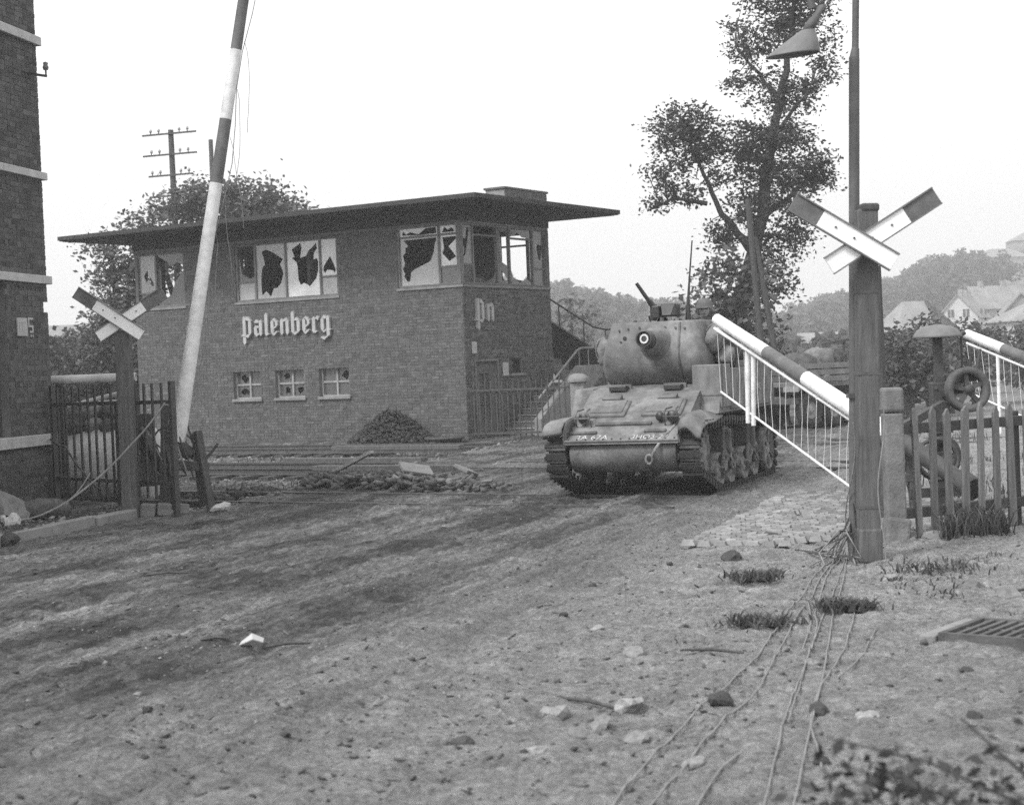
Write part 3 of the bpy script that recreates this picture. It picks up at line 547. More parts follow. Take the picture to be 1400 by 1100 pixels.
# blackletter station name: each letter its own raised block
def vbar(x, y0, y1, w=0.25): return [(x, y0 + 0.09), (x + w * 0.5, y0 - 0.05), (x + w, y0 + 0.09), (x + w, y1 - 0.09), (x + w * 0.5, y1 + 0.05), (x, y1 - 0.09)]
GL = {
 'P': ([vbar(0.08, -0.5, 1.28), vbar(0.56, 0.12, 1.02), [(0.3, 1.08), (0.46, 1.3), (0.6, 1.2), (0.82, 0.98), (0.6, 0.98), (0.34, 1.06)], [(-0.08, 0.02), (0.06, 0.14), (0.34, 0.02), (0.58, 0.14), (0.8, 0.18), (0.52, -0.12), (0.3, -0.02)]], 0.98),
 'a': ([vbar(0.0, 0.05, 0.62), vbar(0.44, 0.0, 0.98), [(0.02, 0.86), (0.18, 1.06), (0.36, 0.96), (0.46, 0.88), (0.3, 0.8)], [(0.2, 0.66), (0.46, 0.58), (0.46, 0.5), (0.2, 0.5)], [(0.1, 0.06), (0.24, -0.07), (0.46, 0.08), (0.4, 0.18), (0.2, 0.1)]], 0.84),
 'l': ([vbar(0.02, 0.0, 1.4), [(0.26, 0.12), (0.16, -0.04), (0.4, 0.06)]], 0.46),
 'e': ([vbar(0.0, 0.1, 0.92), [(0.1, 0.92), (0.3, 1.08), (0.6, 0.82), (0.6, 0.58), (0.4, 0.5), (0.38, 0.8), (0.24, 0.92)], [(0.24, 0.46), (0.42, 0.56), (0.5, 0.5), (0.26, 0.36)], [(0.08, 0.1), (0.26, -0.08), (0.56, 0.16), (0.5, 0.24), (0.28, 0.12)]], 0.74),
 'n': ([vbar(0.0, 0.0, 0.98), vbar(0.46, 0.0, 0.94), [(0.24, 0.9), (0.5, 1.06), (0.66, 0.92), (0.48, 0.84), (0.3, 0.8)]], 0.86),
 'b': ([vbar(0.0, 0.06, 1.4), vbar(0.46, 0.1, 0.9), [(0.24, 0.86), (0.44, 1.05), (0.68, 0.86), (0.46, 0.8)], [(0.08, 0.08), (0.3, -0.1), (0.62, 0.1), (0.46, 0.16), (0.3, 0.1)]], 0.86),
 'r': ([vbar(0.0, 0.0, 0.98), [(0.24, 0.86), (0.42, 1.06), (0.58, 0.94), (0.5, 0.74), (0.36, 0.84)], [(0.14, 0.06), (0.26, -0.05), (0.38, 0.06), (0.26, 0.14)]], 0.64),
 'g': ([vbar(0.0, 0.12, 0.9), vbar(0.46, -0.28, 1.0), [(0.1, 0.9), (0.3, 1.08), (0.5, 0.9), (0.36, 0.82), (0.24, 0.88)], [(0.08, 0.12), (0.26, -0.04), (0.48, 0.12), (0.46, 0.2), (0.26, 0.1)], [(-0.02, -0.34), (0.26, -0.5), (0.68, -0.22), (0.46, -0.24), (0.28, -0.34), (0.1, -0.26)], [(0.68, 0.2), (0.84, 0.14), (0.68, 0.06)]], 0.84),
}
def letters(word, x0, z0, s, T, gap=0.12):
    x = x0
    for chh in word:
        strokes, adv = GL[chh]; mb = MB()
        for k, poly in enumerate(strokes):
            d = 0.085 + 0.004 * k
            n = len(poly); vs = [T(x + px * s, 0.012, z0 + py * s) for px, py in poly] + [T(x + px * s, d, z0 + py * s) for px, py in poly]
            tri = tessellate_polygon([[Vector((a, b, 0)) for a, b in poly]])
            mb.add(vs, [tuple(n + i for i in t) for t in tri] + [(i, (i+1) % n, n + (i+1) % n, n + i) for i in range(n)])
        o = mb.build('letter', M_letter, house); bm_ = bmesh.new(); bm_.from_mesh(o.data); bmesh.ops.recalc_face_normals(bm_, faces=bm_.faces); bm_.to_mesh(o.data); bm_.free()
        x += adv * s + gap * s
letters('Palenberg', -7.26, 2.9, 0.42, TF, 0.055)
letters('Pn', 0.5, 2.98, 0.44, TR, 0.16)

# ------------------------------------------------------------------ outside stair at the end of the signal house
stair = thing('outside_stair', 'brick and concrete outside stair with pipe handrail at the end of the signal house', 'staircase', (P0X, P0Y, 0), R(-32))
mb = MB()
nst = 8
for k in range(nst):
    mb.box(0.06, 1.14, 1.75 + k * 0.28, 5.6, k * 0.16 - (0.2 if k == 0 else 0), (k + 1) * 0.16 - 0.001)
mb.build('steps', M_concrete, stair)
mb = MB()
for k in range(nst): mb.box(0.06, 1.14, 1.72 + k * 0.28, 1.77 + k * 0.28, (k + 1) * 0.16, (k + 1) * 0.16 + 0.02)
mb.build('step_nosing', M_stone, stair)
def slope_wall(x0, x1, prof, mat, name, M_=None):
    mb = MB(); mb.prism(prof, x0, x1, M_ or Matrix(((0, 0, 1, 0), (1, 0, 0, 0), (0, 1, 0, 0), (0, 0, 0, 1)))); return mb.build(name, mat, stair, bevel=0.01)
slope_wall(1.15, 1.36, [(1.35, -0.1), (1.35, 0.42), (3.55, 1.74), (6.2, 1.74), (6.2, -0.1)], M_concrete, 'parapet')
mbr = courses(3.3, 6.2, 0.0, 1.6, [], rg); keep = [r for r in mbr if r[3] < (r[0] - 2.4) * 0.75 - 0.1]
brickwork(stair, lambda a, d, z: (1.36 + d, a, z), keep, M_brickR, 'brickwork', 41)
mb = MB(); mb.box(-1.4, 1.14, 5.601, 6.6, -0.1, 1.28); mb.build('landing', M_concrete, stair)
XZ = Matrix(((1, 0, 0, 0), (0, 0, 1, 0), (0, 1, 0, 0), (0, 0, 0, 1)))
slope_wall(6.45, 6.6, [(0.55, 0.9), (0.55, 2.2), (0.1, 2.2), (-2.2, 3.6), (-2.2, 2.3)], M_roof, 'upper_parapet', XZ)
mb = MB()
for k in range(12): mb.box(-0.2 - (k + 1) * 0.25, -0.2 - k * 0.25, 5.6, 6.44, 1.28 + k * 0.17 - 0.1, 1.28 + (k + 1) * 0.17)
mb.build('upper_steps', M_concrete, stair)
mb = MB(); mb.tube([(1.26, 1.42, 0.93), (1.26, 3.48, 2.13), (1.26, 3.7, 2.2), (1.26, 6.1, 2.2)], 0.03, 8)
for (y, z0, z1) in ((1.6, 0.5, 1.02), (2.5, 1.0, 1.55), (3.6, 1.7, 2.16), (4.1, 1.7, 2.2), (4.9, 1.7, 2.2), (5.0, 1.7, 2.2), (6.0, 1.7, 2.2)): mb.tube([(1.26, y, z0), (1.26, y, z1)], 0.02, 6)
mb.build('handrail', M_concrete, stair)
mb = MB(); mb.tube([(-2.2, 6.5, 4.25), (0.1, 6.5, 2.82), (0.5, 6.5, 2.72), (1.26, 6.5, 2.72), (1.26, 6.1, 2.6)], 0.028, 8)
for (x, z0, z1) in ((-1.0, 2.8, 3.5), (-0.2, 2.3, 3.0), (0.5, 2.15, 2.72), (1.26, 1.2, 2.72)): mb.tube([(x, 6.5, z0), (x, 6.5, z1)], 0.02, 6)
mb.build('upper_handrail', M_iron, stair)

# ------------------------------------------------------------------ corner building on the left
WA = math.atan2(0.984, 0.179)                      # its street wall runs back along this heading
left = thing('brick_building', 'dark brick corner building with pale stone bands beside the iron railing', 'building', (-6.79, 24.3, 0), WA - math.pi / 2)
# local: +y along the street wall (away), +x to the street; corner at origin; street wall is x=0, y<0
TS = lambda a, d, z: (d, a, z); TE = lambda a, d, z: (a, d, z)
OPS = [(-3.2, -1.3, 0.93, 3.27), (-1.0 + 0.86, 0.1, 2.86, 3.02)]
mb = MB(); wall_core(mb, TS, -9, 0, -0.2, 9.2, OPS, 0.35); wall_core(mb, TE, -8, -0.352, -0.2, 9.2, [], 0.35); mb.build('wall', M_mortar, left)
mb = MB(); mb.box(-3.5, -0.36, -6, -0.4, 3.2, 3.4); mb.build('upper_floor', M_inside, left)
BZ = [(0.92, 1.08), (3.27, 3.39), (4.8, 4.91), (6.77, 6.9)]
rects = courses(-9.0, 0.0, -0.15, 9.2, OPS + [(-20, 20, a - 0.01, b + 0.01) for a, b in BZ], rg)
rects.sort(key=lambda r: -r[0] - (100 if r[0] > -2.4 and r[2] < 7.6 else 0)); vis = [r for r in rects if r[0] > -2.3 and 0.1 < r[2] < 7.6 and r[1] - r[0] > 0.09]
vis.sort(key=lambda r: abs(r[2] - 2.0)); vis = vis[:300]; vs_ = set(vis)
single_bricks(left, TS, vis, M_brickL1, 21); brickwork(left, TS, [r for r in rects if r not in vs_], M_brickL, 'brickwork', 22)
rects = courses(-2.0, 0.0, -0.15, 9.2, [(-20, 20, a - 0.01, b + 0.01) for a, b in BZ] + [(-0.12, 0.1, 2.86, 3.02)], rg); brickwork(left, TE, rects, M_brickL, 'brickwork', 23)
for a, b in BZ:
    y = 0.05
    while y > -8.9:
        L_ = 1.35; y1 = max(y - L_, -9)
        mb = MB(); mb.box(-0.2, 0.075, y1 + 0.008, y, a, b); mb.build('stone_band', M_stone, left, bevel=0.008); y = y1
mb = MB(); mb.box(-0.3, -0.25, -3.2, -1.3, 0.93, 3.27); fr_ = mb.build('doorway_panel', M_framed, left)
mb = MB()
for yy in (-1.36, -1.55, -2.1): mb.box(-0.24, -0.12, yy - 0.04, yy + 0.04, 0.93, 3.27)
mb.build('door_frame', M_wood_dark, fr_)
mb = MB(); mb.box(0.014, 0.035, -1.02, -0.72, 2.5, 2.76); pl = mb.build('wall_plate', M_paper, left, bevel=0.004)
mb = MB(); mb.box(0.036, 0.038, -0.88, -0.87, 2.56, 2.7); mb.box(0.036, 0.038, -0.96, -0.78, 2.69, 2.7); mb.box(0.036, 0.038, -0.97, -0.965, 2.56, 2.7); mb.build('print', M_ink, pl)
mb = MB()
for (y0, y1, z0, z1) in ((-0.66, -0.5, 2.74, 2.77), (-0.66, -0.62, 2.66, 2.74), (-0.66, -0.5, 2.63, 2.66), (-0.54, -0.5, 2.58, 2.63), (-0.62, -0.5, 2.55, 2.58), (-0.6, -0.57, 2.49, 2.53), (-0.54, -0.51, 2.49, 2.53)): mb.box(0.0135, 0.0145, y0, y1, z0, z1)
mb.build('painted_mark', M_paintmark, left)
mb = MB(); mb.beam((-0.1, -0.3, 6.34), (0.3, -0.3, 6.26), 0.035); mb.tube([(0.29, -0.3, 6.26), (0.29, -0.3, 6.36)], 0.014, 6)
mb.build('bracket', M_iron, left)
mb = MB(); mb.lathe([(0.0, 6.34), (0.035, 6.35), (0.045, 6.39), (0.03, 6.42), (0.04, 6.45), (0.0, 6.47)], 10, Matrix.Translation((0.29, -0.3, 0))); mb.build('insulator', M_lamp, left)

# ------------------------------------------------------------------ railway tracks (parallel to the signal house)
LXV = Vector((math.cos(R(-32)), math.sin(R(-32)), 0)); LYV = Vector((-math.sin(R(-32)), math.cos(R(-32)), 0))
def hl(x, y, z=0): return Vector((P0X, P0Y, 0)) + LXV * x + LYV * y + Vector((0, 0, z))     # signal-house frame to world
railp = [(-0.06, 0), (0.06, 0), (0.06, 0.012), (0.012, 0.03), (0.012, 0.095), (0.034, 0.105), (0.034, 0.14), (-0.034, 0.14), (-0.034, 0.105), (-0.012, 0.095), (-0.012, 0.03), (-0.06, 0.012)]
mb = MB(); mb.prism(railp, -16, 16, Matrix(((0, 0, 1, 0), (1, 0, 0, 0), (0, 1, 0, 0), (0, 0, 0, 1)))); rail_me = mb.mesh('rail', M_rail)
mb = MB(); mb.box(-0.12, 0.12, -1.25, 1.25, -0.15, 0.0); slp_me = mb.mesh('sleeper', M_wood_dark)
for v, lab in ((15.9, 'railway track next to the iron railing and the raised barrier'), (9.3, 'middle railway track of the three crossing the dirt road'), (2.7, 'railway track closest to the signal house wall')):
    p = hl(0, -v); t = thing('railway_track', lab, 'track', (p.x, p.y, -0.125), R(-32))
    for s in (-1, 1): link('rail', rail_me, t, (-2, s * 0.75, 0.0))
    k = 0; x = -17.5
    while x < {15.9: 5.6, 9.3: 2.2, 2.7: -1.5}[v] + 1.5: link('sleeper', slp_me, t, (x, rnd.uniform(-.04, .04), -0.004), (0, 0, rnd.uniform(-.03, .03))); x += 0.66
# joint plates on the far rail
# ------------------------------------------------------------------ loose stones: helper
def rock_mesh(name, mat, seed, sub=2, sq=(1, 1, 0.7), rough=0.75):
    bm = bmesh.new(); bmesh.ops.create_icosphere(bm, subdivisions=sub, radius=0.5); rg_ = random.Random(seed); off = Vector((rg_.random() * 50, rg_.random() * 50, 0))
    for v in bm.verts:
        n = noise.noise(v.co * 1.7 + off) + 0.5 * noise.noise(v.co * 4.1 + off); v.co *= 1 + rough * n
        v.co = Vector((v.co.x * sq[0], v.co.y * sq[1], v.co.z * sq[2]))
    me = bpy.data.meshes.new(name); bm.to_mesh(me); bm.free(); me.materials.append(mat)
    return me
def rock_pile(name, pts, sizes, mat, seed=0, parent=None, sq=(1, 0.8, 0.6), flat=True):
    """thousands of small angular stones joined into one mesh"""
    rg_ = np.random.RandomState(seed); n = len(pts)
    base = np.array([(x, y, z) for x in (-.5, .5) for y in (-.5, .5) for z in (-.5, .5)], float)
    fq = np.array([(0, 1, 3, 2), (4, 6, 7, 5), (0, 4, 5, 1), (2, 3, 7, 6), (0, 2, 6, 4), (1, 5, 7, 3)])
    V = base[None] * (0.55 + 0.6 * rg_.rand(n, 8, 3)) * np.array(sq) * np.asarray(sizes)[:, None, None]
    a = rg_.rand(n) * 6.28; b = (rg_.rand(n) - .5) * 1.4
    ca, sa, cb, sb = np.cos(a), np.sin(a), np.cos(b), np.sin(b)
    x = V[..., 0] * ca[:, None] - V[..., 1] * sa[:, None]; y = V[..., 0] * sa[:, None] + V[..., 1] * ca[:, None]; z = V[..., 2]
    V = np.stack([x * cb[:, None] + z * sb[:, None], y, -x * sb[:, None] + z * cb[:, None]], -1) + np.asarray(pts)[:, None, :]
    me = bpy.data.meshes.new(name); me.vertices.add(n*8); me.vertices.foreach_set('co', V.reshape(-1).astype(np.float32))
    idx = (np.arange(n)[:, None, None] * 8 + fq[None]).reshape(-1).astype(np.int32); nf = n*6
    me.loops.add(nf*4); me.loops.foreach_set('vertex_index', idx); me.polygons.add(nf)
    me.polygons.foreach_set('loop_start', np.arange(0, nf*4, 4, dtype=np.int32)); me.polygons.foreach_set('loop_total', np.full(nf, 4, dtype=np.int32))
    at = me.attributes.new('tone', 'FLOAT', 'POINT'); at.data.foreach_set('value', np.repeat(rg_.rand(n) ** 1.4, 8).astype(np.float32))
    me.materials.append(mat); me.update()
    o = link(name, me, parent); o['kind'] = 'stuff'; return o
rs = np.random.RandomState(4)
# ballast between and beside the rails
n = 9000; xx = rs.uniform(-16, 9, n); vv = rs.choice([15.9, 9.3, 2.7], n) + rs.uniform(-2.2, 2.2, n)
P = np.array([P0X, P0Y])[None] + xx[:, None] * np.array([LXV.x, LXV.y]) + (-vv)[:, None] * np.array([LYV.x, LYV.y]); k = (edge_d(P[:, 0], P[:, 1]) > -0.2) & (vv > 1.2) & (vv < 18)
P = P[k]; tag(rock_pile('ballast', np.column_stack([P, near_h(P[:, 0], P[:, 1]) + 0.005]), rs.uniform(0.04, 0.1, len(P)), M_gravel, 5), 'grey ballast stones lying between the sleepers', kind='stuff')
# coal heap against the signal house
def heap(name, label, cx, cy, rx, ry, h, n, s0, s1, mat, seed, skew=0.0):
    r_ = np.random.RandomState(seed); a = r_.rand(n) * 6.28; q = np.sqrt(r_.rand(n)); x = q * np.cos(a); y = q * np.sin(a)
    z = h * np.clip(1 - np.abs(q) ** 1.3, 0, 1) * (1 + skew * x) * (0.85 + 0.3 * r_.rand(n))
    pts = []
    for i in range(n):
        p = hl(cx + x[i] * rx, cy + y[i] * ry); pts.append((p.x, p.y, max(z[i], 0.0) - 0.02))
    mbh = MB(); rings = []
    for zz in np.linspace(0, 1, 7): rings.append([hl(cx + rx * (1 - zz) ** 0.8 * math.cos(t) * 0.97, cy + ry * (1 - zz) ** 0.8 * math.sin(t) * 0.97, h * zz * 0.9 * (1 + skew * math.cos(t) * (1 - zz)) - 0.1) for t in np.linspace(0, 2*math.pi, 20, endpoint=False)])
    mbh.loft(rings); core = mbh.build(name, mat); tag(core, label, kind='stuff')
    o = rock_pile('lump', pts, r_.uniform(s0, s1, n), mat, seed, parent=core); return core
heap('coal_heap', 'heap of dark coal lumps against the signal house wall', -1.75, -0.85, 1.3, 0.75, 0.78, 1500, 0.05, 0.11, M_ballast, 8)
# torn-up setts and rubble beside the near track
pts = []; sz = []
for i in range(700):
    t = rs.rand(); px = -3.3 + t * 3.0 + rs.normal(0, 0.1); py = 26.6 - t * 2.2 + rs.normal(0, 0.42); q = 1 - abs((t - 0.32) / 0.75) ** 1.5
    pts.append((px, py, H0(px, py) + rs.rand() * 0.22 * max(q, 0.1))); sz.append(rs.uniform(0.06, 0.2))
tag(rock_pile('rubble', pts, sz, M_rubble, 9, sq=(1, 0.75, 0.38)), 'torn-up paving stones heaped beside the railway track', kind='stuff')
pts = [(-4.0 + rs.normal(0, .45), 25.7 + rs.normal(0, .25), -0.12 + rs.rand() * 0.12) for i in range(150)]
tag(rock_pile('soil_pile', pts, rs.uniform(0.08, 0.2, 150), M_clod, 10), 'dark lumps of earth between the near rails', kind='stuff')
rk = [rock_mesh('stone', M_stonebit, s, 2, (1, .8, .6)) for s in range(5)]
for i in range(26):                              # larger blocks on the rubble
    t = rs.rand(); px = -3.2 + t * 2.8 + rs.normal(0, .12); py = 26.4 - t * 2.2 + rs.normal(0, .3); s = rs.uniform(.12, .22)
    mbk = MB(); mbk.box(-s*.7, s*.7, -s*.45, s*.45, -s*.16, s*.16); o = mbk.build('paving_stone', M_sett, bevel=0.02, loc=(px, py, H0(px, py) + s * 0.25 + 0.12 * rs.rand()), rot=(rs.uniform(-.5, .5), rs.uniform(-.5, .5), rs.uniform(0, 3)))
    tag(o, 'loose squared paving stone on the rubble beside the near track', 'stone', 'loose paving stones on the rubble')
for (a, b, w, lab) in (((-3.35, 26.9, -0.02), (-2.3, 26.6, 0.5), 0.2, 'broken pale plank sticking up out of the rubble by the track'), ((-3.3, 27.2, 0.02), (-2.7, 27.0, 0.3), 0.16, 'short dark plank under the upended pale plank')):
    mbk = MB(); mbk.beam(a, b, w, 0.05); tag(mbk.build('plank', M_plank if 'pale' in lab else M_wood, bevel=0.006), lab, 'plank')
for (x, y, s, rz, lab) in ((-1.55, 25.9, 0.26, 0.4, 'pale flat slab lying on top of the rubble heap'), (-0.75, 25.3, 0.22, 1.2, 'smaller pale slab at the road end of the rubble')):
    mbk = MB(); mbk.box(-s, s, -s*.6, s*.6, -0.03, 0.03); tag(mbk.build('slab', M_concrete, bevel=0.012, loc=(x, y, H0(x, y) + 0.24), rot=(0.45, 0.2, rz)), lab, 'slab')
mbk = MB(); mbk.lathe([(0.0, 0.0), (0.42, 0.0), (0.5, 0.05), (0.5, 0.09), (0.44, 0.075), (0.0, 0.04)], 20); p = hl(0.1, -1.2)
tag(mbk.build('manhole_cover', M_iron, loc=(p.x, p.y, 0.03)), 'round iron cover lying beside the coal heap', 'iron cover')
# timber crossing boards between the rails on the road
for (v, x0, x1, lab) in ((10.35, 3.4, 6.6, 'grey timber crossing board along the middle track'), (8.2, 0.9, 4.4, 'grey timber crossing board between middle and far track'), (3.9, -1.2, 2.4, 'grey timber crossing board in front of the coal heap')):
    mbk = MB(); mbk.beam(hl(x0, -v, 0.03), hl(x1, -v, 0.03), 0.24, 0.1); tag(mbk.build('crossing_board', M_wood, bevel=0.01), lab, 'board')

# ------------------------------------------------------------------ pavement and kerb on the left
pave = [(-5.12, 21.75), (-5.0, 22.3), (-6.6, 24.4), (-9.6, 24.4), (-11.5, 9.0), (-8.3, 9.0), (-5.9, 18.6)]
def pave_h(x, y): return 0.10 + 0.05 * (fbm(x, y, 1.3, 3, 6) - 0.5) + 0.03 * (fbm(x, y, 6, 2, 7) - 0.5)
def inpoly(x, y, poly):
    c = np.zeros_like(x, bool); j = len(poly) - 1
    for i in range(len(poly)):
        xi, yi = poly[i]; xj, yj = poly[j]; c ^= ((yi > y) != (yj > y)) & (x < (xj - xi) * (y - yi) / (yj - yi + 1e-9) + xi); j = i
    return c
xs = np.arange(-11.5, -4.8, 0.06); ys = np.arange(9, 24.6, 0.06)
def pv(x, y): return np.where(inpoly(x, y, pave), pave_h(x, y), -0.25)
tag(link('pavement', grid_mesh('pavement', xs, ys, pv, M_ground)), None, kind='structure')
kerb = bpy.data.objects.new('kerb', None); C.objects.link(kerb); kerb['kind'] = 'structure'; kerb.location = (-5.87, 18.64, 0)
kp = [Vector((-8.3, 9.0, 0)), Vector((-5.9, 18.6, 0)), Vector((-5.08, 21.8, 0))]
for a, b in ((kp[0], kp[1]), (kp[1], kp[2])):
    L_ = (b - a).length; n_ = max(1, int(L_ / 0.85)); d_ = (b - a) / n_
    for i in range(n_):
        mbk = MB(); l2 = d_.length / 2 - 0.012; mbk.box(-l2, l2, -0.08, 0.08, -0.2, 0.12)
        link('kerb_stone', mbk.mesh('kerb_stone', M_concrete), kerb, loc=a + d_ * (i + .5) - kerb.location + Vector((rnd.uniform(-.012, .012), 0, rnd.uniform(-.02, .012))), rot=(rnd.uniform(-.12, .12), rnd.uniform(-.03, .03), math.atan2(d_.y, d_.x) + rnd.uniform(-.035, .035))).modifiers.new('b', 'BEVEL').width = 0.02
for i, (x, y, s) in enumerate(((-4.92, 21.95, .2), (-4.72, 22.0, .19), (-4.5, 22.15, .16))):
    mbk = MB(); mbk.box(-s*.5, s*.5, -s*.4, s*.4, 0, s*.9); tag(mbk.build('paving_stone', M_sett, bevel=0.025, loc=(x, y, -0.02), rot=(0, 0.1, .3 * i)), 'squared stone beside the foot of the wooden sign post by the railing', 'stone', 'stones at the sign post foot')

# ------------------------------------------------------------------ cobbled strip under the right barrier
pts = []; rs2 = np.random.RandomState(12); quads = []
poly = [(1.55, 15.7), (3.25, 15.1), (4.6, 15.9), (5.6, 19.5), (4.3, 21.3), (3.3, 20.6), (2.6, 18.6)]
mbk = MB(); tones = []
ca, sa = math.cos(R(-20)), math.sin(R(-20))
for i in range(-20, 60):
    for j in range(-30, 60):
        lx = i * 0.155 + (0.077 if j % 2 else 0); ly = j * 0.118; x = 2.0 + lx * ca - ly * sa; y = 15.4 + lx * sa + ly * ca
        if not inpoly(np.array([x]), np.array([y]), poly)[0]: continue
        if fbm(np.array([x]), np.array([y]), 0.9, 3, 77)[0] > 0.56: continue
        h = 0.055 + rs2.uniform(-.008, .008); w = 0.069 + rs2.uniform(-.008, .004); d = 0.05 + rs2.uniform(-.006, .003); ti = rs2.uniform(-.008, .008); tj = rs2.uniform(-.008, .008)
        Mx = Matrix.Translation((x, y, 0)) @ Matrix.Rotation(R(-20) + rs2.uniform(-.08, .08), 4, 'Z'); q = 0.72
        vs = [Mx @ Vector((sx * w, sy * d, h - 0.05)) for sx, sy in ((-1, -1), (1, -1), (1, 1), (-1, 1))] + [Mx @ Vector((sx * w * q, sy * d * q, h + ti * sx + tj * sy)) for sx, sy in ((-1, -1), (1, -1), (1, 1), (-1, 1))]
        mbk.add(vs, [(4, 5, 6, 7), (0, 1, 5, 4), (1, 2, 6, 5), (2, 3, 7, 6), (3, 0, 4, 7)]); tones += [rs2.rand()] * 8
me = mbk.mesh('setts', M_sett); at = me.attributes.new('tone', 'FLOAT', 'POINT'); at.data.foreach_set('value', tones)
tag(link('setts', me), 'pale worn cobble setts showing through the dirt under the lowered barrier', kind='stuff')

# ------------------------------------------------------------------ iron railing by the corner building
F0 = Vector((-4.47, 21.66, 0)); F1 = Vector((-6.72, 24.1, 0)); fd = (F1 - F0)
rail_t = thing('iron_railing', 'black iron bar railing between the corner building and the raised barrier', 'railing', F0, math.atan2(fd.y, fd.x))
FL = fd.length
mb = MB(); mb.box(-0.01, FL, -0.02, 0.02, 1.48, 1.53); mb.build('top_rail', M_iron, rail_t)
mb = MB(); mb.box(-0.01, FL, -0.02, 0.02, 0.40, 0.45); mb.build('bottom_rail', M_iron, rail_t)
mb = MB(); mb.box(-0.018, 0.018, -0.012, 0.012, 0.22, 1.76); bar_me = mb.mesh('bar', M_iron)
nb = 15
for i in range(1, nb): link('bar', bar_me, rail_t, (FL * i / nb, 0.034 * (1 if i % 1 == 0 else 1), 0), (0, rnd.uniform(-.012, .012), 0))
for i, s in ((0, 0), (1, FL)):
    mb = MB(); mb.box(-0.035, 0.035, -0.035, 0.035, -0.2, 1.78); mb.build('post', M_iron, rail_t, loc=(s, 0, 0))
mb = MB(); mb.box(-0.03, 0.03, -0.03, 0.03, -0.2, 1.5); mb.build('post', M_iron, rail_t, loc=(FL * 0.42, 0.03, 0))

# ------------------------------------------------------------------ crossing signs
def cross_sign(name, label, boards, y, th, post):
    """boards: [(x0,z0,x1,z1,width,dark_share_at_start, dark_at_end)]; the thing stands at the foot of its post"""
    (px, py, pz, pw, ph) = post
    t = thing(name, label, 'crossing sign', (px, py, pz))
    mb = MB(); mb.box(-pw/2, pw/2, -pw/2, pw/2, -0.5, ph); mb.build('post', M_wood, t, bevel=0.018)
    for i, (x0, z0, x1, z1, w, d0) in enumerate(boards):
        a = Vector((x0 - px, y - py - i * -0.035, z0 - pz)); b = Vector((x1 - px, y - py - i * -0.035, z1 - pz)); m = a + (b - a) * d0
        mb = MB(); mb.beam(m, b, 0.02, w, up=(0, 0, 1)); bd = mb.build('board', M_signw, t, bevel=0.003)
        mb = MB(); mb.beam(a, m, 0.02, w, up=(0, 0, 1)); mb.build('dark_end', M_red, bd, bevel=0.003)
        mb = MB(); n = Vector((-(b - a).z, 0, (b - a).x)).normalized() * (w/2 - 0.004)
        for s in (-1, 1): mb.beam(a + n * s, b + n * s, 0.05, 0.012, up=(0, 0, 1))
        mb.build('edge_trim', M_lamp, bd)
        for f in (0.42, 0.6): mb = MB(); c = a + (b - a) * f; mb.tube([c + Vector((0, -0.012, 0)), c + Vector((0, -0.02, 0))], 0.01, 6); mb.build('bolt', M_rust, bd)
    return t
ls = cross_sign('crossing_sign', 'white saltire crossing sign with dark tips on a wooden post by the iron railing', [(-5.69, 3.0, -4.84, 2.40, 0.165, 0.29), (-4.53, 2.95, -5.43, 2.40, 0.165, 0.31)], 21.72, 0.02, (-5.12, 21.85, 0.05, 0.2, 2.42))
rs_ = cross_sign('crossing_sign', 'large white saltire crossing sign with dark tips on the post carrying the lamp pole', [(2.36, 3.075, 3.22, 2.55, 0.165, 0.27), (3.59, 3.115, 2.67, 2.53, 0.165, 0.28)], 13.96, 0.02, (3.03, 14.2, 0.0, 0.18, 3.02)); rs_.rotation_euler = (0, R(1.5), 0)
mb = MB(); mb.box(-0.06, 0.1, -0.1, 0.1, 3.0, 3.07); mb.build('post_cap', M_wood_dark, rs_, bevel=0.02)
mb = MB(); mb.box(-0.103, 0.103, -0.103, 0.103, -0.02, 0.28); mb.build('post_shoe', M_wood, rs_, bevel=0.02)
for z in (0.45, 1.6, 2.3): mb = MB(); mb.box(-0.094, 0.094, -0.094, 0.094, z, z + 0.025); mb.build('strap', M_rust, rs_)
# lamp pole strapped to that post, gooseneck and enamel shade
lamp = thing('street_lamp', 'tall steel lamp pole with gooseneck and enamel cone shade above the crossing sign', 'street lamp', (2.94, 14.37, 0)); lamp.rotation_euler = (0, R(2.0), 0)
mb = MB(); mb.tube([(0, 0, -0.3), (0, 0, 4.36)], 0.047, 12); mb.build('pole', M_pole, lamp)
mb = MB(); mb.tube([(0, 0, 4.34), (0.012, 0, 4.44)], [0.047, 0.034], 12); mb.tube([(0.01, 0, 4.42), (0.02, 0, 5.4)] + [(0.02 - 0.3 + 0.3 * math.cos(t), -0.1 * t, 5.4 + 0.3 * math.sin(t)) for t in np.linspace(0.2, math.pi * 0.92, 8)] + [(-0.42, -0.3, 4.72)], 0.03, 10); mb.build('gooseneck', M_pole, lamp)
Ml = Matrix.Translation((-0.50, -0.3, 4.47)) @ Matrix.Rotation(R(-6), 4, 'Y') @ Matrix.Rotation(R(4), 4, 'X') @ Matrix(((1, 0, 0.75, 0), (0, 1, 0, 0), (0, 0, 1, 0), (0, 0, 0, 1)))
mb = MB(); mb.lathe([(0.0, 0.26), (0.03, 0.26), (0.032, 0.17), (0.05, 0.16), (0.055, 0.06), (0.04, 0.05)], 20, Ml); mb.build('socket', M_pole, lamp)
mb = MB(); mb.lathe([(0.04, 0.075), (0.065, 0.06), (0.15, -0.03), (0.225, -0.12), (0.23, -0.135), (0.222, -0.13), (0.14, -0.035), (0.05, 0.05)], 32, Ml); mb.build('shade', M_lamp, lamp)
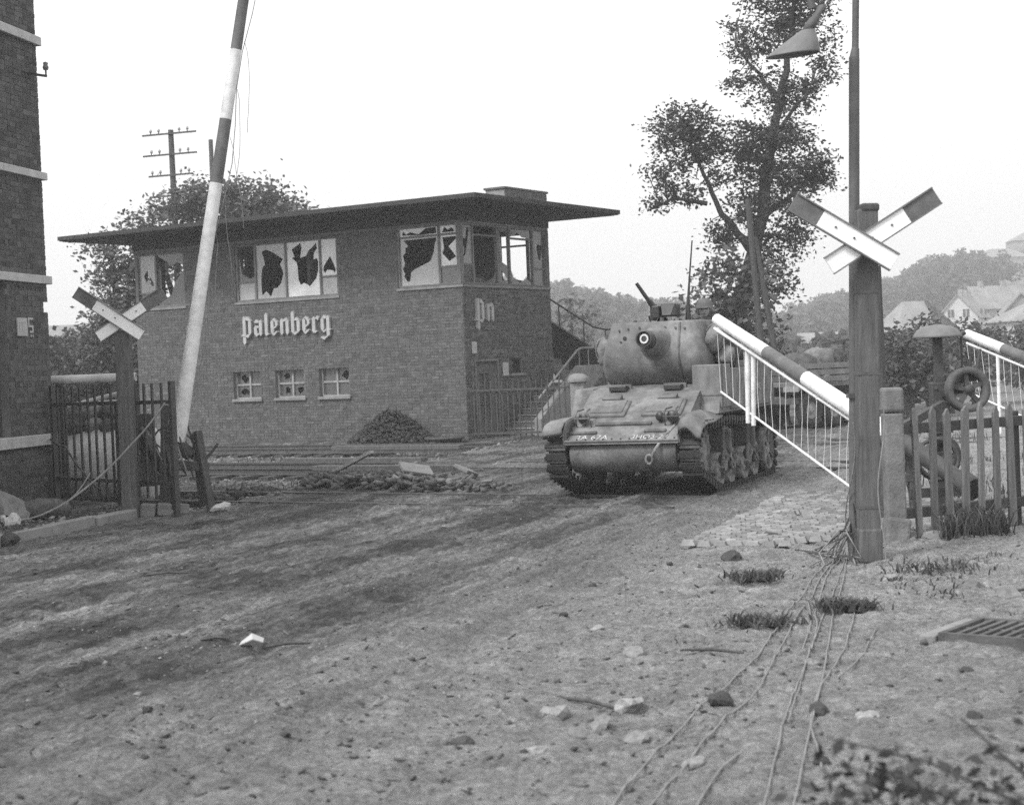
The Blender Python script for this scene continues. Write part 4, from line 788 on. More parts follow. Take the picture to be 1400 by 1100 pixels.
mb = MB(); mb.lathe([(0.0, -0.1), (0.03, -0.09), (0.04, -0.05), (0.02, 0.03), (0.0, 0.05)], 14, Ml); mb.build('bulb', M_bright, lamp)
mb = MB()
for z in (1.4, 2.75): mb.box(-0.06, 0.1, -0.06, 0.06, z, z + 0.04)
mb.build('clamp', M_rust, lamp)

# ------------------------------------------------------------------ barriers
def striped(parent, p0, p1, r0, r1, cuts, first_white=True, n=14):
    """boom tube from p0 to p1, cut into painted lengths (each a part)"""
    p0 = Vector(p0); p1 = Vector(p1); cs = [0.0] + cuts + [1.0]; w = first_white
    for a, b in zip(cs[:-1], cs[1:]):
        mb = MB(); mb.tube([p0 + (p1 - p0) * a, p0 + (p1 - p0) * b], [r0 + (r1 - r0) * a, r0 + (r1 - r0) * b], n); mb.build('boom_stripe', M_white if w else M_red, parent); w = not w
def skirt(parent, top0, top1, bot0, bot1, n, rad=0.0042, sag=0.02):
    top0, top1, bot0, bot1 = map(Vector, (top0, top1, bot0, bot1))
    mb = MB(); mb.tube([bot0, bot1], 0.014, 8); mb.build('skirt_rod', M_white, parent)
    for i in range(n + 1):
        f = i / n; a = top0 + (top1 - top0) * f; b = bot0 + (bot1 - bot0) * f; m = (a + b) / 2 + Vector((rnd.uniform(-sag, sag), rnd.uniform(-sag, sag), 0))
        mb = MB(); mb.tube([a, (a + m) / 2, m, (b + m) / 2, b], rad, 5); mb.build('skirt_wire', M_wire_w, parent)
tip, piv = Vector((2.6, 20.6, 2.28)), Vector((4.07, 17.4, 0.86))
bar = thing('crossing_barrier', 'white and dark striped barrier boom half lowered in front of the tank', 'barrier', (piv.x, piv.y, 0))
o_ = Vector((piv.x, piv.y, 0))
ax = (piv - tip)
striped(bar, tip - o_, piv - o_, 0.07, 0.102, [0.31, 0.535], True)
und = Vector((0.0, 0.0, -0.135))
mb = MB(); mb.tube([tip - o_ + und + Vector((-0.03, 0, 0.02)), piv - o_ + und], 0.022, 8); mb.build('lower_bar', M_white, bar)
mb = MB()
for f in (0.02, 0.17, 0.42, 0.6, 0.78): c = tip + ax * f - o_; mb.beam(c, c + und * 1.1, 0.06, 0.05)
mb.build('clip', M_white, bar)
skirt(bar, tip - o_ + und, tip + ax * 0.8 - o_ + und, Vector((2.62, 20.6, 1.37)) - o_, Vector((3.72, 18.05, 0.29)) - o_, 19)
c = tip + ax * 0.19 - o_
mb = MB(); mb.tube([c + und, c + Vector((-0.02, 0, -1.02))], 0.03, 8); mb.tube([c + und + Vector((0.055, -0.1, 0)), c + Vector((0.03, -0.1, -1.05))], 0.028, 8); mb.build('prop', M_white, bar)
mb = MB(); mb.tube([piv - o_, piv + ax.normalized() * 1.15 - o_], [0.1, 0.085], 12); mb.build('counterweight_arm', M_iron, bar)
e = piv + ax.normalized() * 1.1 - o_
mb = MB(); mb.tube([e - ax.normalized() * 0.07, e + ax.normalized() * 0.16], 0.12, 14); mb.build('counterweight', M_iron, bar)
mb = MB()
for s in (-1, 1): mb.beam((s * 0.22 - 0.05, 0.05 * s, 0), (s * 0.1, 0, 0.98), 0.09, 0.12)
mb.beam((-0.35, 0, 0.06), (0.35, 0, 0.06), 0.3, 0.12); mb.beam((-0.22, 0, 0.45), (0.22, 0, 0.45), 0.07, 0.09); mb.build('stand', M_rust, bar, bevel=0.01)
mb = MB(); mb.tube([(-0.2, 0, 0.86), (0.2, 0, 0.86)], 0.05, 10); mb.build('pivot', M_iron, bar)
mb = MB(); mb.lathe([(0.2, -0.03), (0.24, -0.03), (0.24, 0.03), (0.2, 0.03), (0.2, -0.03)], 20, Matrix.Translation((0.46, 0.2, 0.62)) @ Matrix.Rotation(R(75), 4, 'X')); mb.beam((0.26, 0.2, 0.6), (0.66, 0.2, 0.64), 0.05, 0.04); mb.beam((0.2, 0.1, 0.5), (0.2, 0.6, 0.5), 0.05); mb.build('chain_wheel', M_iron, bar)
mb = MB(); mb.beam((0.05, 0.05, 0.98), (0.72, 0.9, 1.18), 0.06, 0.09); mb.beam((0.1, 0, 0.28), (0.8, 0.1, 0.28), 0.06, 0.1); mb.beam((-0.1, 0.3, 0.5), (0.75, 1.0, 0.62), 0.05, 0.07); mb.build('linkage', M_iron, bar)

# second, farther barrier on the right
t2, p2_ = Vector((6.66, 24.0, 2.0)), Vector((8.1, 21.4, 1.0)); o2 = Vector((p2_.x, p2_.y, 0))
bar2 = thing('crossing_barrier', 'striped barrier boom farther along the track beyond the bell post', 'barrier', o2); ax2 = p2_ - t2
striped(bar2, t2 - o2, p2_ - o2, 0.07, 0.1, [0.24, 0.42, 0.7], True, 12)
mb = MB(); mb.tube([t2 - o2 + und, p2_ - o2 + und], 0.02, 8); mb.build('lower_bar', M_white, bar2)
skirt(bar2, t2 - o2 + und, t2 + ax2 * 0.85 - o2 + und, t2 + ax2 * 0.03 - o2 + Vector((0, 0, -0.85)), t2 + ax2 * 0.85 - o2 + Vector((0, 0, -0.85)), 18)
c = t2 + ax2 * 0.2 - o2; mb = MB(); mb.tube([c + und, c + Vector((0, 0, -1.25))], 0.026, 8); mb.build('prop', M_white, bar2)
mb = MB(); mb.beam((-0.3, 0, 0), (-0.08, 0, 1.05), 0.1); mb.beam((0.3, 0, 0), (0.08, 0, 1.05), 0.1); mb.beam((-0.3, 0, 0.4), (0.3, 0, 0.4), 0.08); mb.build('stand', M_rust, bar2)

# raised barrier on the left
bl = thing('crossing_barrier', 'white and dark striped barrier boom raised upright beside the signal house', 'barrier', (-4.55, 22.6, 0))
b0, b1 = Vector((-0.06, 0, 0.95)), Vector((1.33, 0.1, 8.2)); 
striped(bl, b0, b1, 0.105, 0.068, [0.485, 0.605, 0.735, 0.865], True, 14)
# folded skirt hanging limp along the boom
for i in range(8):
    f = 0.12 + i * 0.09; a = b0 + (b1 - b0) * f + Vector((0.1, 0, 0)); L_ = 1.25
    mb = MB(); pp = [a]
    for k in range(1, 9): pp.append(a + Vector((0.03 + 0.05 * math.sin(k * 0.5 + i) * k / 9 + 0.01 * k * (i % 3 - 1), rnd.uniform(-.02, .02), -L_ * k / 8)))
    mb.tube(pp, 0.004, 4); mb.build('skirt_wire', M_wire, bl)
mb = MB(); mb.tube([b0 + (b1 - b0) * (0.1 + 0.07 * k) + Vector((0.13 + 0.05 * math.sin(k * 1.3), 0, 0)) for k in range(12)], 0.006, 5); mb.build('skirt_rod', M_wire, bl)
# trestle and winding gear at its foot
mb = MB(); mb.beam((-0.12, 0.0, 0.63), (0.36, -0.05, 0.58), 0.07, 0.13); mb.build('cross_beam', M_rust, bl, bevel=0.01)
for (a, b) in (((0.42, -0.25, -0.1), (0.22, 0.0, 1.08)), ((0.16, 0.5, -0.2), (0.18, 0.02, 1.06)), ((-0.02, -0.2, -0.2), (-0.24, 0.05, 1.1)), ((-0.3, 0.5, -0.2), (-0.22, 0.05, 1.2))):
    mb = MB(); mb.beam(a, b, 0.1, 0.08); mb.build('leg', M_wood_dark, bl, bevel=0.01)
mb = MB(); mb.lathe([(0.0, -0.05), (0.1, -0.05), (0.12, -0.03), (0.24, -0.03), (0.24, 0.03), (0.12, 0.03), (0.1, 0.05), (0.0, 0.05)], 20, Matrix.Translation((-0.42, -0.1, 0.95)) @ Matrix.Rotation(R(70), 4, 'Y')); mb.build('winding_drum', M_iron, bl)
mb = MB(); mb.box(-0.66, -0.35, -0.1, 0.35, 0.35, 0.8); mb.box(-0.6, -0.42, 0, 0.25, 0.8, 1.35); mb.build('gear_case', M_iron, bl, bevel=0.02)
mb = MB(); mb.beam((-0.28, 0.02, 0.1), (-0.2, 0.02, 1.45), 0.12, 0.12); mb.build('pillar', M_iron, bl)
mb = MB(); mb.tube([(0.1, 0.05, 0.75), (-0.05, 0, 0.9)], 0.09, 12); mb.tube([(0.12, 0.1, 0.68), (0.22, 0.1, 0.8)], 0.06, 10); mb.build('counterweight', M_iron, bl)
for k in range(14):
    a = Vector((rnd.uniform(-.7, .1), -0.05, rnd.uniform(.8, 1.3))); b = Vector((rnd.uniform(-.3, .4), rnd.uniform(-.1, .2), rnd.uniform(.3, 1.2))); m = (a + b) / 2 + Vector((0, -.05, rnd.uniform(.0, .35)))
    mb = MB(); mb.tube([a, (a + m) / 2 + Vector((0, 0, .06)), m, (b + m) / 2 + Vector((0, 0, .05)), b], 0.013, 5); mb.build('cable', M_wire if k % 2 else M_iron, bl)
mb = MB(); mb.tube([(0.33, -0.05, 0.7), (0.42, -0.05, 0.8), (0.5, -0.05, 0.9)], 0.02, 6); mb.build('lever', M_iron, bl)
mb = MB(); mb.box(-0.7, 0.5, -0.2, 0.6, -0.35, -0.02); mb.build('base', M_concrete, bl)

# white steel pipe, boiler drum and sandbags behind the railing
pp = thing('steel_pipe', 'thick pale steel pipe lying level behind the iron railing', 'pipe', (-6.3, 24.95, 0))
mb = MB(); mb.lathe([(0.068, -0.95), (0.068, 0.62), (0.05, 0.62), (0.05, 0.3), (0.0, 0.3)], 16, Matrix.Translation((0, 0, 1.86)) @ Matrix.Rotation(R(90), 4, 'Y')); mb.build('tube', M_stone, pp)
mb = MB(); mb.beam((0.42, 0, -0.2), (0.42, 0, 1.8), 0.12); mb.beam((-0.55, 0, -0.2), (-0.55, 0, 1.8), 0.1); mb.build('support', M_wood_dark, pp)
dr = thing('boiler_drum', 'large pale steel drum lying on its side behind the iron railing', 'drum', (-6.35, 25.55, -0.2), R(-12))
Md = Matrix.Translation((0, 0, 0.72)) @ Matrix.Rotation(R(90), 4, 'Y')
mb = MB(); mb.lathe([(0.0, -0.85), (0.5, -0.83), (0.6, -0.74), (0.62, -0.6), (0.62, 0.6), (0.6, 0.74), (0.5, 0.83), (0.0, 0.85)], 36, Md); mb.build('shell', M_stone, dr)
mb = MB()
for z in (-0.6, 0.0, 0.6): mb.lathe([(0.622, z - 0.03), (0.636, z - 0.03), (0.636, z + 0.03), (0.622, z + 0.03)], 36, Md, False)
mb.build('seam_band', M_stone, dr)
mb = MB(); mb.box(-0.5, -0.35, -0.5, 0.5, -0.1, 0.2); mb.box(0.35, 0.5, -0.5, 0.5, -0.1, 0.2); mb.build('cradle', M_wood_dark, dr)
def bag_mesh(name, mat, seed, dims):
    bm = bmesh.new(); bmesh.ops.create_icosphere(bm, subdivisions=3, radius=1.0); off = Vector((seed * 3.1, seed, 0))
    for v in bm.verts:
        c = v.co; p = Vector((math.copysign(abs(c.x) ** 0.75, c.x) * dims[0], math.copysign(abs(c.y) ** 0.7, c.y) * dims[1], math.copysign(abs(c.z) ** 0.8, c.z) * dims[2]))
        n = noise.noise(p * 6 + off) * 0.7 + noise.noise(p * 15 + off) * 0.4 + 0.25 * abs(noise.noise(p * 26 + off)); v.co = p + c.normalized() * n * min(dims) * 0.5
    me = bpy.data.meshes.new(name); bm.to_mesh(me); bm.free(); me.materials.append(mat); me.polygons.foreach_set('use_smooth', [True] * len(me.polygons)); return me
sb = [bag_mesh('sandbag', M_canvas_d if i % 2 else M_cloth, i, (0.24, 0.17, 0.12)) for i in range(4)]
for i in range(11):
    x = -7.0 + (i % 6) * 0.25 + rnd.uniform(-.04, .04); r_ = i // 6; y = 25.38 + 0.12 * r_ + rnd.uniform(-.03, .03); z = 1.06 + 0.16 * r_ - abs(i % 6 - 2.2) * 0.012
    tag(link('sandbag', sb[i % 4], None, (x, y, z), (rnd.uniform(-.2, .2), rnd.uniform(.5, .9), R(95) + rnd.uniform(-.3, .3))), 'dark slumped sandbag draped over the pale drum behind the railing', 'sandbag', 'sandbags on the drum')
for k, (a, b, lab) in enumerate((((-6.75, 25.0, 1.45), (-6.0, 25.2, 1.62), 'pale stick lying across the sandbags'), ((-6.3, 25.1, 1.5), (-5.85, 25.1, 1.5), 'shorter pale stick beside the long stick on the sandbags'))):
    mb = MB(); mb.tube([a, b], 0.035 - 0.008 * k, 8); tag(mb.build('stick', M_stone), lab, 'stick')
# cables slung over the railing down to the pavement
for k, (pts_, r_, lab) in enumerate(((((-4.55, 21.6, 1.5), (-5.0, 21.4, 0.95), (-5.5, 21.0, 0.45), (-5.95, 20.6, 0.17), (-6.3, 20.3, 0.15)), 0.014, 'pale rope slung from the railing end post down to the pavement'), (((-5.55, 21.5, 0.62), (-5.75, 21.2, 0.3), (-5.9, 21.0, 0.15)), 0.010, 'short thin cable hanging beside the slung rope'), (((-6.75, 24.0, 1.0), (-6.4, 23.5, 0.9), (-6.05, 23.2, 0.5), (-5.8, 23.0, 0.3)), 0.016, 'dark cable drooping through the iron railing'))):
    mb = MB(); P_ = [Vector(p) for p in pts_]; fine = []
    for i in range(len(P_) - 1):
        for q in range(5): f = q / 5; fine.append(P_[i].lerp(P_[i+1], f) + Vector((0, 0, -0.03 * math.sin(math.pi * f))))
    fine.append(P_[-1]); mb.tube(fine, r_, 6); tag(mb.build('cable', M_wire_p if k < 2 else M_iron), lab, 'cable')
# blanket-covered heap and oddments on the pavement
bk = thing('blanket_heap', 'grey blanket draped over a dark bundle on the pavement by the brick wall', 'blanket', (-6.75, 20.9, 0.1))
def drape(x0, x1, y0, y1, fn, mat, name, parent, n=46):
    me = grid_mesh(name, np.linspace(x0, x1, n), np.linspace(y0, y1, n), fn, mat); return link(name, me, parent)
def bh(x, y):
    r = np.sqrt((x / 0.62) ** 2 + (y / 0.5) ** 2); fold = 0.09 * np.sin(11 * np.arctan2(y, x) + 4 * r) * sstep(0.1, 0.8, r) + 0.03 * (fbm(x, y, 5, 3, 3) - 0.5)
    return 0.46 * np.clip(1 - r, 0, 1) ** 0.8 + fold * 0.8 + 0.03
drape(-0.62, 0.62, -0.45, 0.5, bh, M_cloth, 'blanket', bk).modifiers.new('s', 'SOLIDIFY').thickness = 0.015
for i, (x, y, sx, sy, sz) in enumerate(((-0.35, -0.45, 0.32, 0.2, 0.14), (0.1, -0.4, 0.28, 0.16, 0.12), (0.75, 0.15, 0.34, 0.17, 0.13))):
    link('bundle', bag_mesh('bundle', M_canvas_d, 20 + i, (sx, sy, sz)), bk, (x, y, sz * 0.8), (0, 0.1, 0.5 * i))
for i, (x, y, s, m, lab) in enumerate(((-6.6, 20.0, .2, 0, 'dark lump of debris on the pavement beside the blanket'), (-6.15, 20.05, .19, 1, 'pale round stone on the pavement beside the rope end'), (-6.95, 19.9, .1, 1, 'small white stone at the edge of the blanket'), (-5.75, 18.6, .2, 0, 'dark clump at the foot of the kerb'))):
    tag(link('debris' if m == 0 else 'stone', rock_mesh('d', M_clod if m == 0 else M_stone, 40 + i, 2, (1, .9, .8)), None, (x, y, H0(x, y) + (0.1 if i < 3 else 0) + s * 0.3), (0, 0, i), (s, s, s)), lab, 'debris' if m == 0 else 'stone')
mb = MB(); mb.tube([(-6.45 + 0.2 * math.cos(t), 20.02 + 0.14 * math.sin(t), 0.17 + 0.03 * math.sin(3 * t)) for t in np.linspace(0, 5.2, 14)], 0.035, 8); tag(mb.build('hose_coil', M_stone), 'pale coil of hose on the pavement below the slung rope', 'hose')
tag(link('stone', rock_mesh('d', M_stone, 61, 2, (1, .8, .75)), None, (-3.98, 22.05, H0(-3.98, 22.05) + 0.07), (0, 0, 0.4), (.26, .24, .22)), 'smooth pale boulder at the foot of the raised barrier trestle', 'stone')
pts = np.column_stack([rs.uniform(-7.5, -5.2, 400), rs.uniform(18.5, 22.3, 400)]); k = inpoly(pts[:, 0], pts[:, 1], pave); pts = pts[k]
tag(rock_pile('pavement_grit', np.column_stack([pts, pave_h(pts[:, 0], pts[:, 1]) + 0.01]), rs.uniform(0.02, 0.08, len(pts)), M_gravel, 15), 'scattered grit and brick crumbs on the pavement', kind='stuff')

# ------------------------------------------------------------------ low iron fence before the signal house door
G0 = Vector((-0.98, 40.5, 0)); G1 = Vector((1.6, 39.7, 0)); gd = G1 - G0
gf = thing('iron_fence', 'low black iron fence in front of the signal house door', 'fence', G0, math.atan2(gd.y, gd.x)); GLn = gd.length
for z, nm in ((1.2, 'top_rail'), (0.14, 'bottom_rail')):
    mb = MB(); mb.box(-0.06, GLn, -0.022, 0.022, z, z + 0.05); mb.build(nm, M_iron, gf)
mb = MB(); mb.box(-0.013, 0.013, -0.01, 0.01, 0.02, 1.45); bme = mb.mesh('bar', M_iron)
for i in range(19): link('bar', bme, gf, (0.04 + (GLn - 0.08) * i / 18, 0.033, 0))
gp = thing('gate_post', 'stout rendered gate post with pale cap at the end of the low iron fence', 'post', (1.62, 39.75, 0), R(-17))
mb = MB(); mb.box(-0.17, 0.17, -0.17, 0.17, -0.1, 1.35); mb.build('shaft', M_concrete, gp, bevel=0.02)
mb = MB(); mb.lathe([(0.26, 1.35), (0.27, 1.42), (0.22, 1.5), (0.1, 1.55), (0.0, 1.56)], 16, Matrix.Rotation(R(45), 4, 'Z')); mb.build('cap', M_concrete, gp)

# ------------------------------------------------------------------ bell post with spoked wheel
bp = thing('bell_post', 'dark iron warning-bell post with mushroom bell and spoked wheel behind the picket fence', 'bell post', (4.83, 18.6, 0))
mb = MB(); mb.box(-0.1, 0.1, -0.08, 0.08, -0.2, 1.42); mb.build('column', M_iron, bp, bevel=0.012)
mb = MB(); mb.box(-0.045, 0.045, -0.045, 0.045, 1.42, 1.96); mb.build('upper_post', M_iron, bp)
mb = MB(); mb.lathe([(0.02, 2.08), (0.05, 2.07), (0.15, 2.055), (0.22, 2.02), (0.265, 1.955), (0.28, 1.93), (0.27, 1.925), (0.2, 1.96), (0.05, 1.985)], 32, Matrix.Translation((0.0, 0, 0))); mb.build('bell', M_lamp, bp)
mb = MB(); mb.tube([(0, 0, 1.95), (0, 0, 2.12)], 0.022, 8); mb.build('bell_bolt', M_iron, bp)
Mw = Matrix.Translation((0.27, -0.18, 1.33)) @ Matrix.Rotation(R(86), 4, 'X') @ Matrix.Rotation(R(8), 4, 'Y')
mb = MB(); mb.lathe([(0.185, -0.06), (0.245, -0.06), (0.255, -0.045), (0.24, 0.0), (0.255, 0.045), (0.245, 0.06), (0.185, 0.06), (0.175, 0.0), (0.185, -0.06)], 36, Mw); wh = mb.build('wheel', M_rust, bp)
mb = MB(); mb.lathe([(0.0, -0.08), (0.05, -0.08), (0.05, 0.08), (0.0, 0.08)], 14, Mw); mb.build('hub', M_iron, wh)
for i in range(5):
    t = i * 2 * math.pi / 5 + 0.4; mb = MB(); mb.beam(Mw @ Vector((0.03 * math.cos(t), 0.03 * math.sin(t), 0)), Mw @ Vector((0.2 * math.cos(t), 0.2 * math.sin(t), 0)), 0.05, 0.035, up=Mw.to_3x3() @ Vector((0, 0, 1))); mb.build('spoke', M_rust, wh)
mb = MB(); mb.beam((0.0, -0.1, 1.3), (0.27, -0.1, 1.33), 0.07); mb.beam((0.08, 0, 1.44), (0.45, -0.05, 1.5), 0.1, 0.13); mb.build('bracket', M_iron, bp)
mb = MB(); mb.tube([(0.27, 0, 1.5), (0.27, 0, 1.95)], 0.013, 6); mb.tube([(0.27, 0, 1.95), (0.31, 0, 1.98)], 0.03, 8); mb.build('striker', M_iron, bp)
mb = MB()
for (x, z) in ((-0.06, 1.36), (0.06, 1.36), (-0.06, 1.2), (0.06, 1.2), (-0.06, 0.98), (0.06, 0.98)): mb.tube([(x, -0.08, z), (x, -0.1, z)], 0.018, 6)
mb.build('bolt', M_rust, bp)
mb = MB(); mb.box(-0.13, 0.13, -0.1, 0.1, 0.55, 0.62); mb.box(-0.12, 0.12, -0.105, 0.105, 0.0, 0.08); mb.box(-0.12, 0.12, -0.1, 0.1, 0.85, 0.93); mb.build('collar', M_iron, bp)
mb = MB(); mb.lathe([(0.12, -0.03), (0.2, -0.03), (0.2, 0.03), (0.12, 0.03), (0.12, -0.03)], 24, Matrix.Translation((-0.02, -0.14, 0.62)) @ Matrix.Rotation(R(88), 4, 'X')); mb.build('lower_wheel', M_iron, bp)
for (a, b) in (((0.33, -0.05, 1.55), (0.36, -0.05, 1.72)), ((0.42, -0.05, 1.55), (0.47, -0.05, 1.78))):
    mb = MB(); mb.tube([a, b], [0.03, 0.012], 6); mb.build('spike', M_iron, bp)
# wire from the bell post to the barrier gear
mb = MB(); mb.tube([(4.72, 18.5, 1.15), (4.1, 17.6, 0.98)], 0.012, 6); tag(mb.build('pull_wire', M_iron), 'iron pull wire from the bell post down to the barrier gear', 'wire')

# ------------------------------------------------------------------ picket fence and concrete post on the right
cp = thing('concrete_post', 'weathered square concrete post with capped head at the end of the picket fence', 'post', (3.6, 15.62, 0))
mb = MB(); mb.box(-0.092, 0.092, -0.092, 0.092, -0.3, 1.21); mb.build('shaft', M_oldpost, cp, bevel=0.02)
mb = MB(); mb.box(-0.1, 0.1, -0.1, 0.1, 1.215, 1.45); mb.build('head', M_oldpost, cp, bevel=0.03)
mb = MB(); mb.box(-0.13, 0.1, -0.12, 0.12, -0.3, 0.22, Matrix.Rotation(R(10), 4, 'Y')); mb.build('footing', M_oldpost, cp, bevel=0.03)
Q0 = Vector((3.72, 15.66, 0)); Q1 = Vector((6.9, 17.5, 0)); qd = Q1 - Q0
pf = thing('picket_fence', 'weathered pointed picket fence beside the concrete post', 'fence', Q0, math.atan2(qd.y, qd.x))
for z, nm in ((1.0, 'upper_rail'), (0.19, 'lower_rail')):
    mb = MB(); mb.box(-0.03, qd.length, 0.0, 0.05, z, z + 0.1); mb.build(nm, M_wood_dark if z > .5 else M_wood_dark, pf, bevel=0.008)
pk = []
for k in range(4):
    mb = MB(); w = 0.034 + 0.003 * k; mb.prism([(-w, 0.0), (w, 0.0), (w + .002, 1.16), (0.004 * k, 1.24 - 0.01 * k), (-w, 1.16)], -0.014, 0.014, Matrix.Rotation(R(90), 4, 'X')); pk.append(mb.mesh('picket', M_picket))
s = 0.14; i = 0
while s < qd.length - 0.1:
    o = link('picket', pk[i % 4], pf, (s, -0.016, rnd.uniform(-.01, .03)), (rnd.uniform(-.015, .015), rnd.uniform(-.016, .016), 0)); s += 0.212 + rnd.uniform(-.012, .012); i += 1
for s in (1.55, 3.4):
    mb = MB(); mb.box(-0.05, 0.05, 0.052, 0.15, -0.3, 1.15); mb.build('post', M_wood_dark, pf, bevel=0.01, loc=(s, 0, 0))

# ------------------------------------------------------------------ telegraph poles
def tele(label, loc, h, arms, lean=0.0, name='telegraph_pole', rot=0.0, group=None):
    t = thing(name, label, 'telegraph pole', loc, rot); mb = MB(); mb.tube([(0, 0, -1), (lean, 0, h)], [0.15, 0.1], 10); mb.build('pole', M_wood_dark, t)
    for i in range(arms):
        z = h - 0.15 - i * 0.75; a = 1.1 if i < 2 else 0.9
        mb = MB(); mb.beam((lean - a, -0.14, z), (lean + a, -0.14, z), 0.05, 0.06); arm = mb.build('crossarm', M_wood_dark, t)
        for x in (-1.1, -0.75, -0.42, 0.42, 0.75, 1.1):
            if abs(x) < a:
                mb = MB(); mb.lathe([(0.0, z + 0.03), (0.02, z + 0.03), (0.025, z + 0.1), (0.055, z + 0.1), (0.045, z + 0.19), (0.0, z + 0.23)], 8, Matrix.Translation((lean + x, -0.14, 0))); mb.build('insulator', M_stone, arm)
    return t
tele('telegraph pole with five crossarms of pale insulators rising behind the signal house', (-11.95, 60, 0), 10.85, 5, -0.05, rot=R(-18))
tele('shorter bare-topped telegraph pole partly behind the raised barrier boom', (-13.2, 75, 0), 12.6, 0, 0.0, rot=R(-18))
tele('thin wooden pole with one insulator standing behind the large crossing sign', (5.62, 25.2, 0), 3.1, 0, 0.0, name='wire_pole')
for (a, b, lab) in (((8.6, 43.6, 0), (6.65, 43.2, 6.0), 0), ((7.45, 43.3, 0), (6.35, 43.3, 7.2), 1)): pass
tp = thing('braced_pole', 'leaning pair of dark timber pole struts in front of the tall tree', 'pole', (6.7, 43.0, 0))
mb = MB(); mb.tube([(0.0, 0, -0.5), (-0.35, 0, 5.9)], [0.1, 0.075], 10); mb.build('pole', M_wood_dark, tp)
mb = MB(); mb.tube([(0.55, 0, -0.5), (-0.2, 0.05, 4.9)], [0.1, 0.07], 10); mb.build('strut', M_wood_dark, tp)

# ------------------------------------------------------------------ self-propelled howitzer ("tank"); local -y is forward
tank = thing('tank', 'muddy light tank with open turret and short stubby howitzer on the dirt road', 'tank', (2.24, 23.6, -0.01), R(-21.5)); tank.scale = (0.93, 1.0, 1.0)
XF = Matrix(((0, 0, 1, 0), (1, 0, 0, 0), (0, 1, 0, 0), (0, 0, 0, 1)))       # 2-D (y,z) profile extruded along x
def yz(prof, x0, x1, name, mat, parent=tank, bevel=0.006):
    mb = MB(); mb.prism(prof, x0, x1, XF); return mb.build(name, mat, parent, bevel=bevel)
# lower hull with rounded transmission nose
nose = [(-1.55, 0.33)] + [(-1.93 + 0.34 * math.cos(R(a)), 0.61 + 0.27 * math.sin(R(a))) for a in range(262, 150, -8)]
pass
mb = MB(); lp = nose + [(-2.1, 0.75), (1.9, 1.0), (2.2, 0.9), (2.1, 0.45), (1.7, 0.36)]; mb.prism(lp, -0.78, 0.78, XF); mb.sm = [False, False] + [i < len(nose) for i in range(len(lp))]; mb.build('lower_hull', M_tank, tank)
mb = MB(); 
for k in range(7):
    pass
# glacis, upper hull and sponsons
glac = [(-2.32, 0.735), (-2.3, 0.765), (-1.18, 1.36), (-1.02, 1.42), (-0.6, 1.46), (1.1, 1.5), (2.25, 1.42), (2.3, 1.0), (-1.1, 1.0), (-2.1, 0.735)]
up = yz(glac, -0.84, 0.84, 'upper_hull', M_tank)
for s in (-1, 1):
    mb = MB(); x0, x1 = (0.842, 1.13) if s > 0 else (-1.13, -0.842)
    mb.prism([(-1.22, 1.06), (-1.0, 1.44), (1.5, 1.5), (2.2, 1.42), (2.25, 1.06)], x0, x1, XF); mb.build('sponson', M_tank, tank, bevel=0.012)
# raised engine deck and rear doors
yz([(0.85, 1.5), (0.95, 1.66), (2.1, 1.6), (2.25, 1.42)], -0.75, 0.75, 'engine_deck', M_tank)
# drivers' hatches: raised plates with hinges
gn = Vector((0, -0.595, 1.12)).normalized()                                   # glacis direction lies in y-z
def on_glacis(x, f, h=0.0):                                                  # f 0 at lower lip, 1 at top
    y = -2.3 + f * 1.12; z = 0.765 + f * 0.595; n = Vector((0, -0.469, 0.883)); return Vector((x, y, z)) + n * h
def plate(x0, x1, f0, f1, h0, h1, name, mat, parent=tank, bevel=0.01, cut=None):
    mb = MB(); a = [on_glacis(x, f, h) for h in (h0, h1) for f in (f0, f1) for x in (x0, x1)]
    mb.add(a, [(0, 2, 3, 1), (4, 5, 7, 6), (0, 1, 5, 4), (2, 6, 7, 3), (0, 4, 6, 2), (1, 3, 7, 5)]); return mb.build(name, mat, parent, bevel=bevel)
for s in (-1, 1):
    x = 0.42 * s
    ht = plate(x - 0.3, x + 0.3, 0.5, 0.84, -0.02, 0.035, 'driver_hatch', M_tank, bevel=0.03)
    plate(x - 0.25, x + 0.25, 0.55, 0.81, 0.0, 0.05, 'hatch_panel', M_tank, ht, 0.012)
    plate(x - 0.14, x + 0.14, 0.8, 0.9, 0.0, 0.075, 'hatch_hinge', M_tank_dark, ht, 0.01)
    mb = MB(); mb.box(x - 0.13, x + 0.13, -1.14, -0.98, 1.4, 1.47); ps = mb.build('periscope', M_gun, tank, bevel=0.008)
    mb = MB(); mb.box(x - 0.17, x + 0.17, -1.0, -0.94, 1.39, 1.49); mb.build('periscope_hood', M_tank, ps)
plate(-0.5, 0.34, 0.32, 0.37, -0.01, 0.03, 'splash_strip', M_tank_dark); plate(-0.83, -0.42, 0.15, 0.2, -0.01, 0.028, 'splash_strip', M_tank_dark); plate(0.28, 0.6, 0.17, 0.22, -0.01, 0.028, 'splash_strip', M_tank_dark)
plate(-0.84, 0.84, -0.015, 0.02, -0.01, 0.03, 'lip_strip', M_tank)
mb = MB()
for i in range(13): p = on_glacis(-0.78 + i * 0.13, 0.012, 0.03); mb.tube([p, p + Vector((0, -0.007, 0.014))], 0.014, 6)
mb.build('lip_bolt', M_tank_dark, tank)
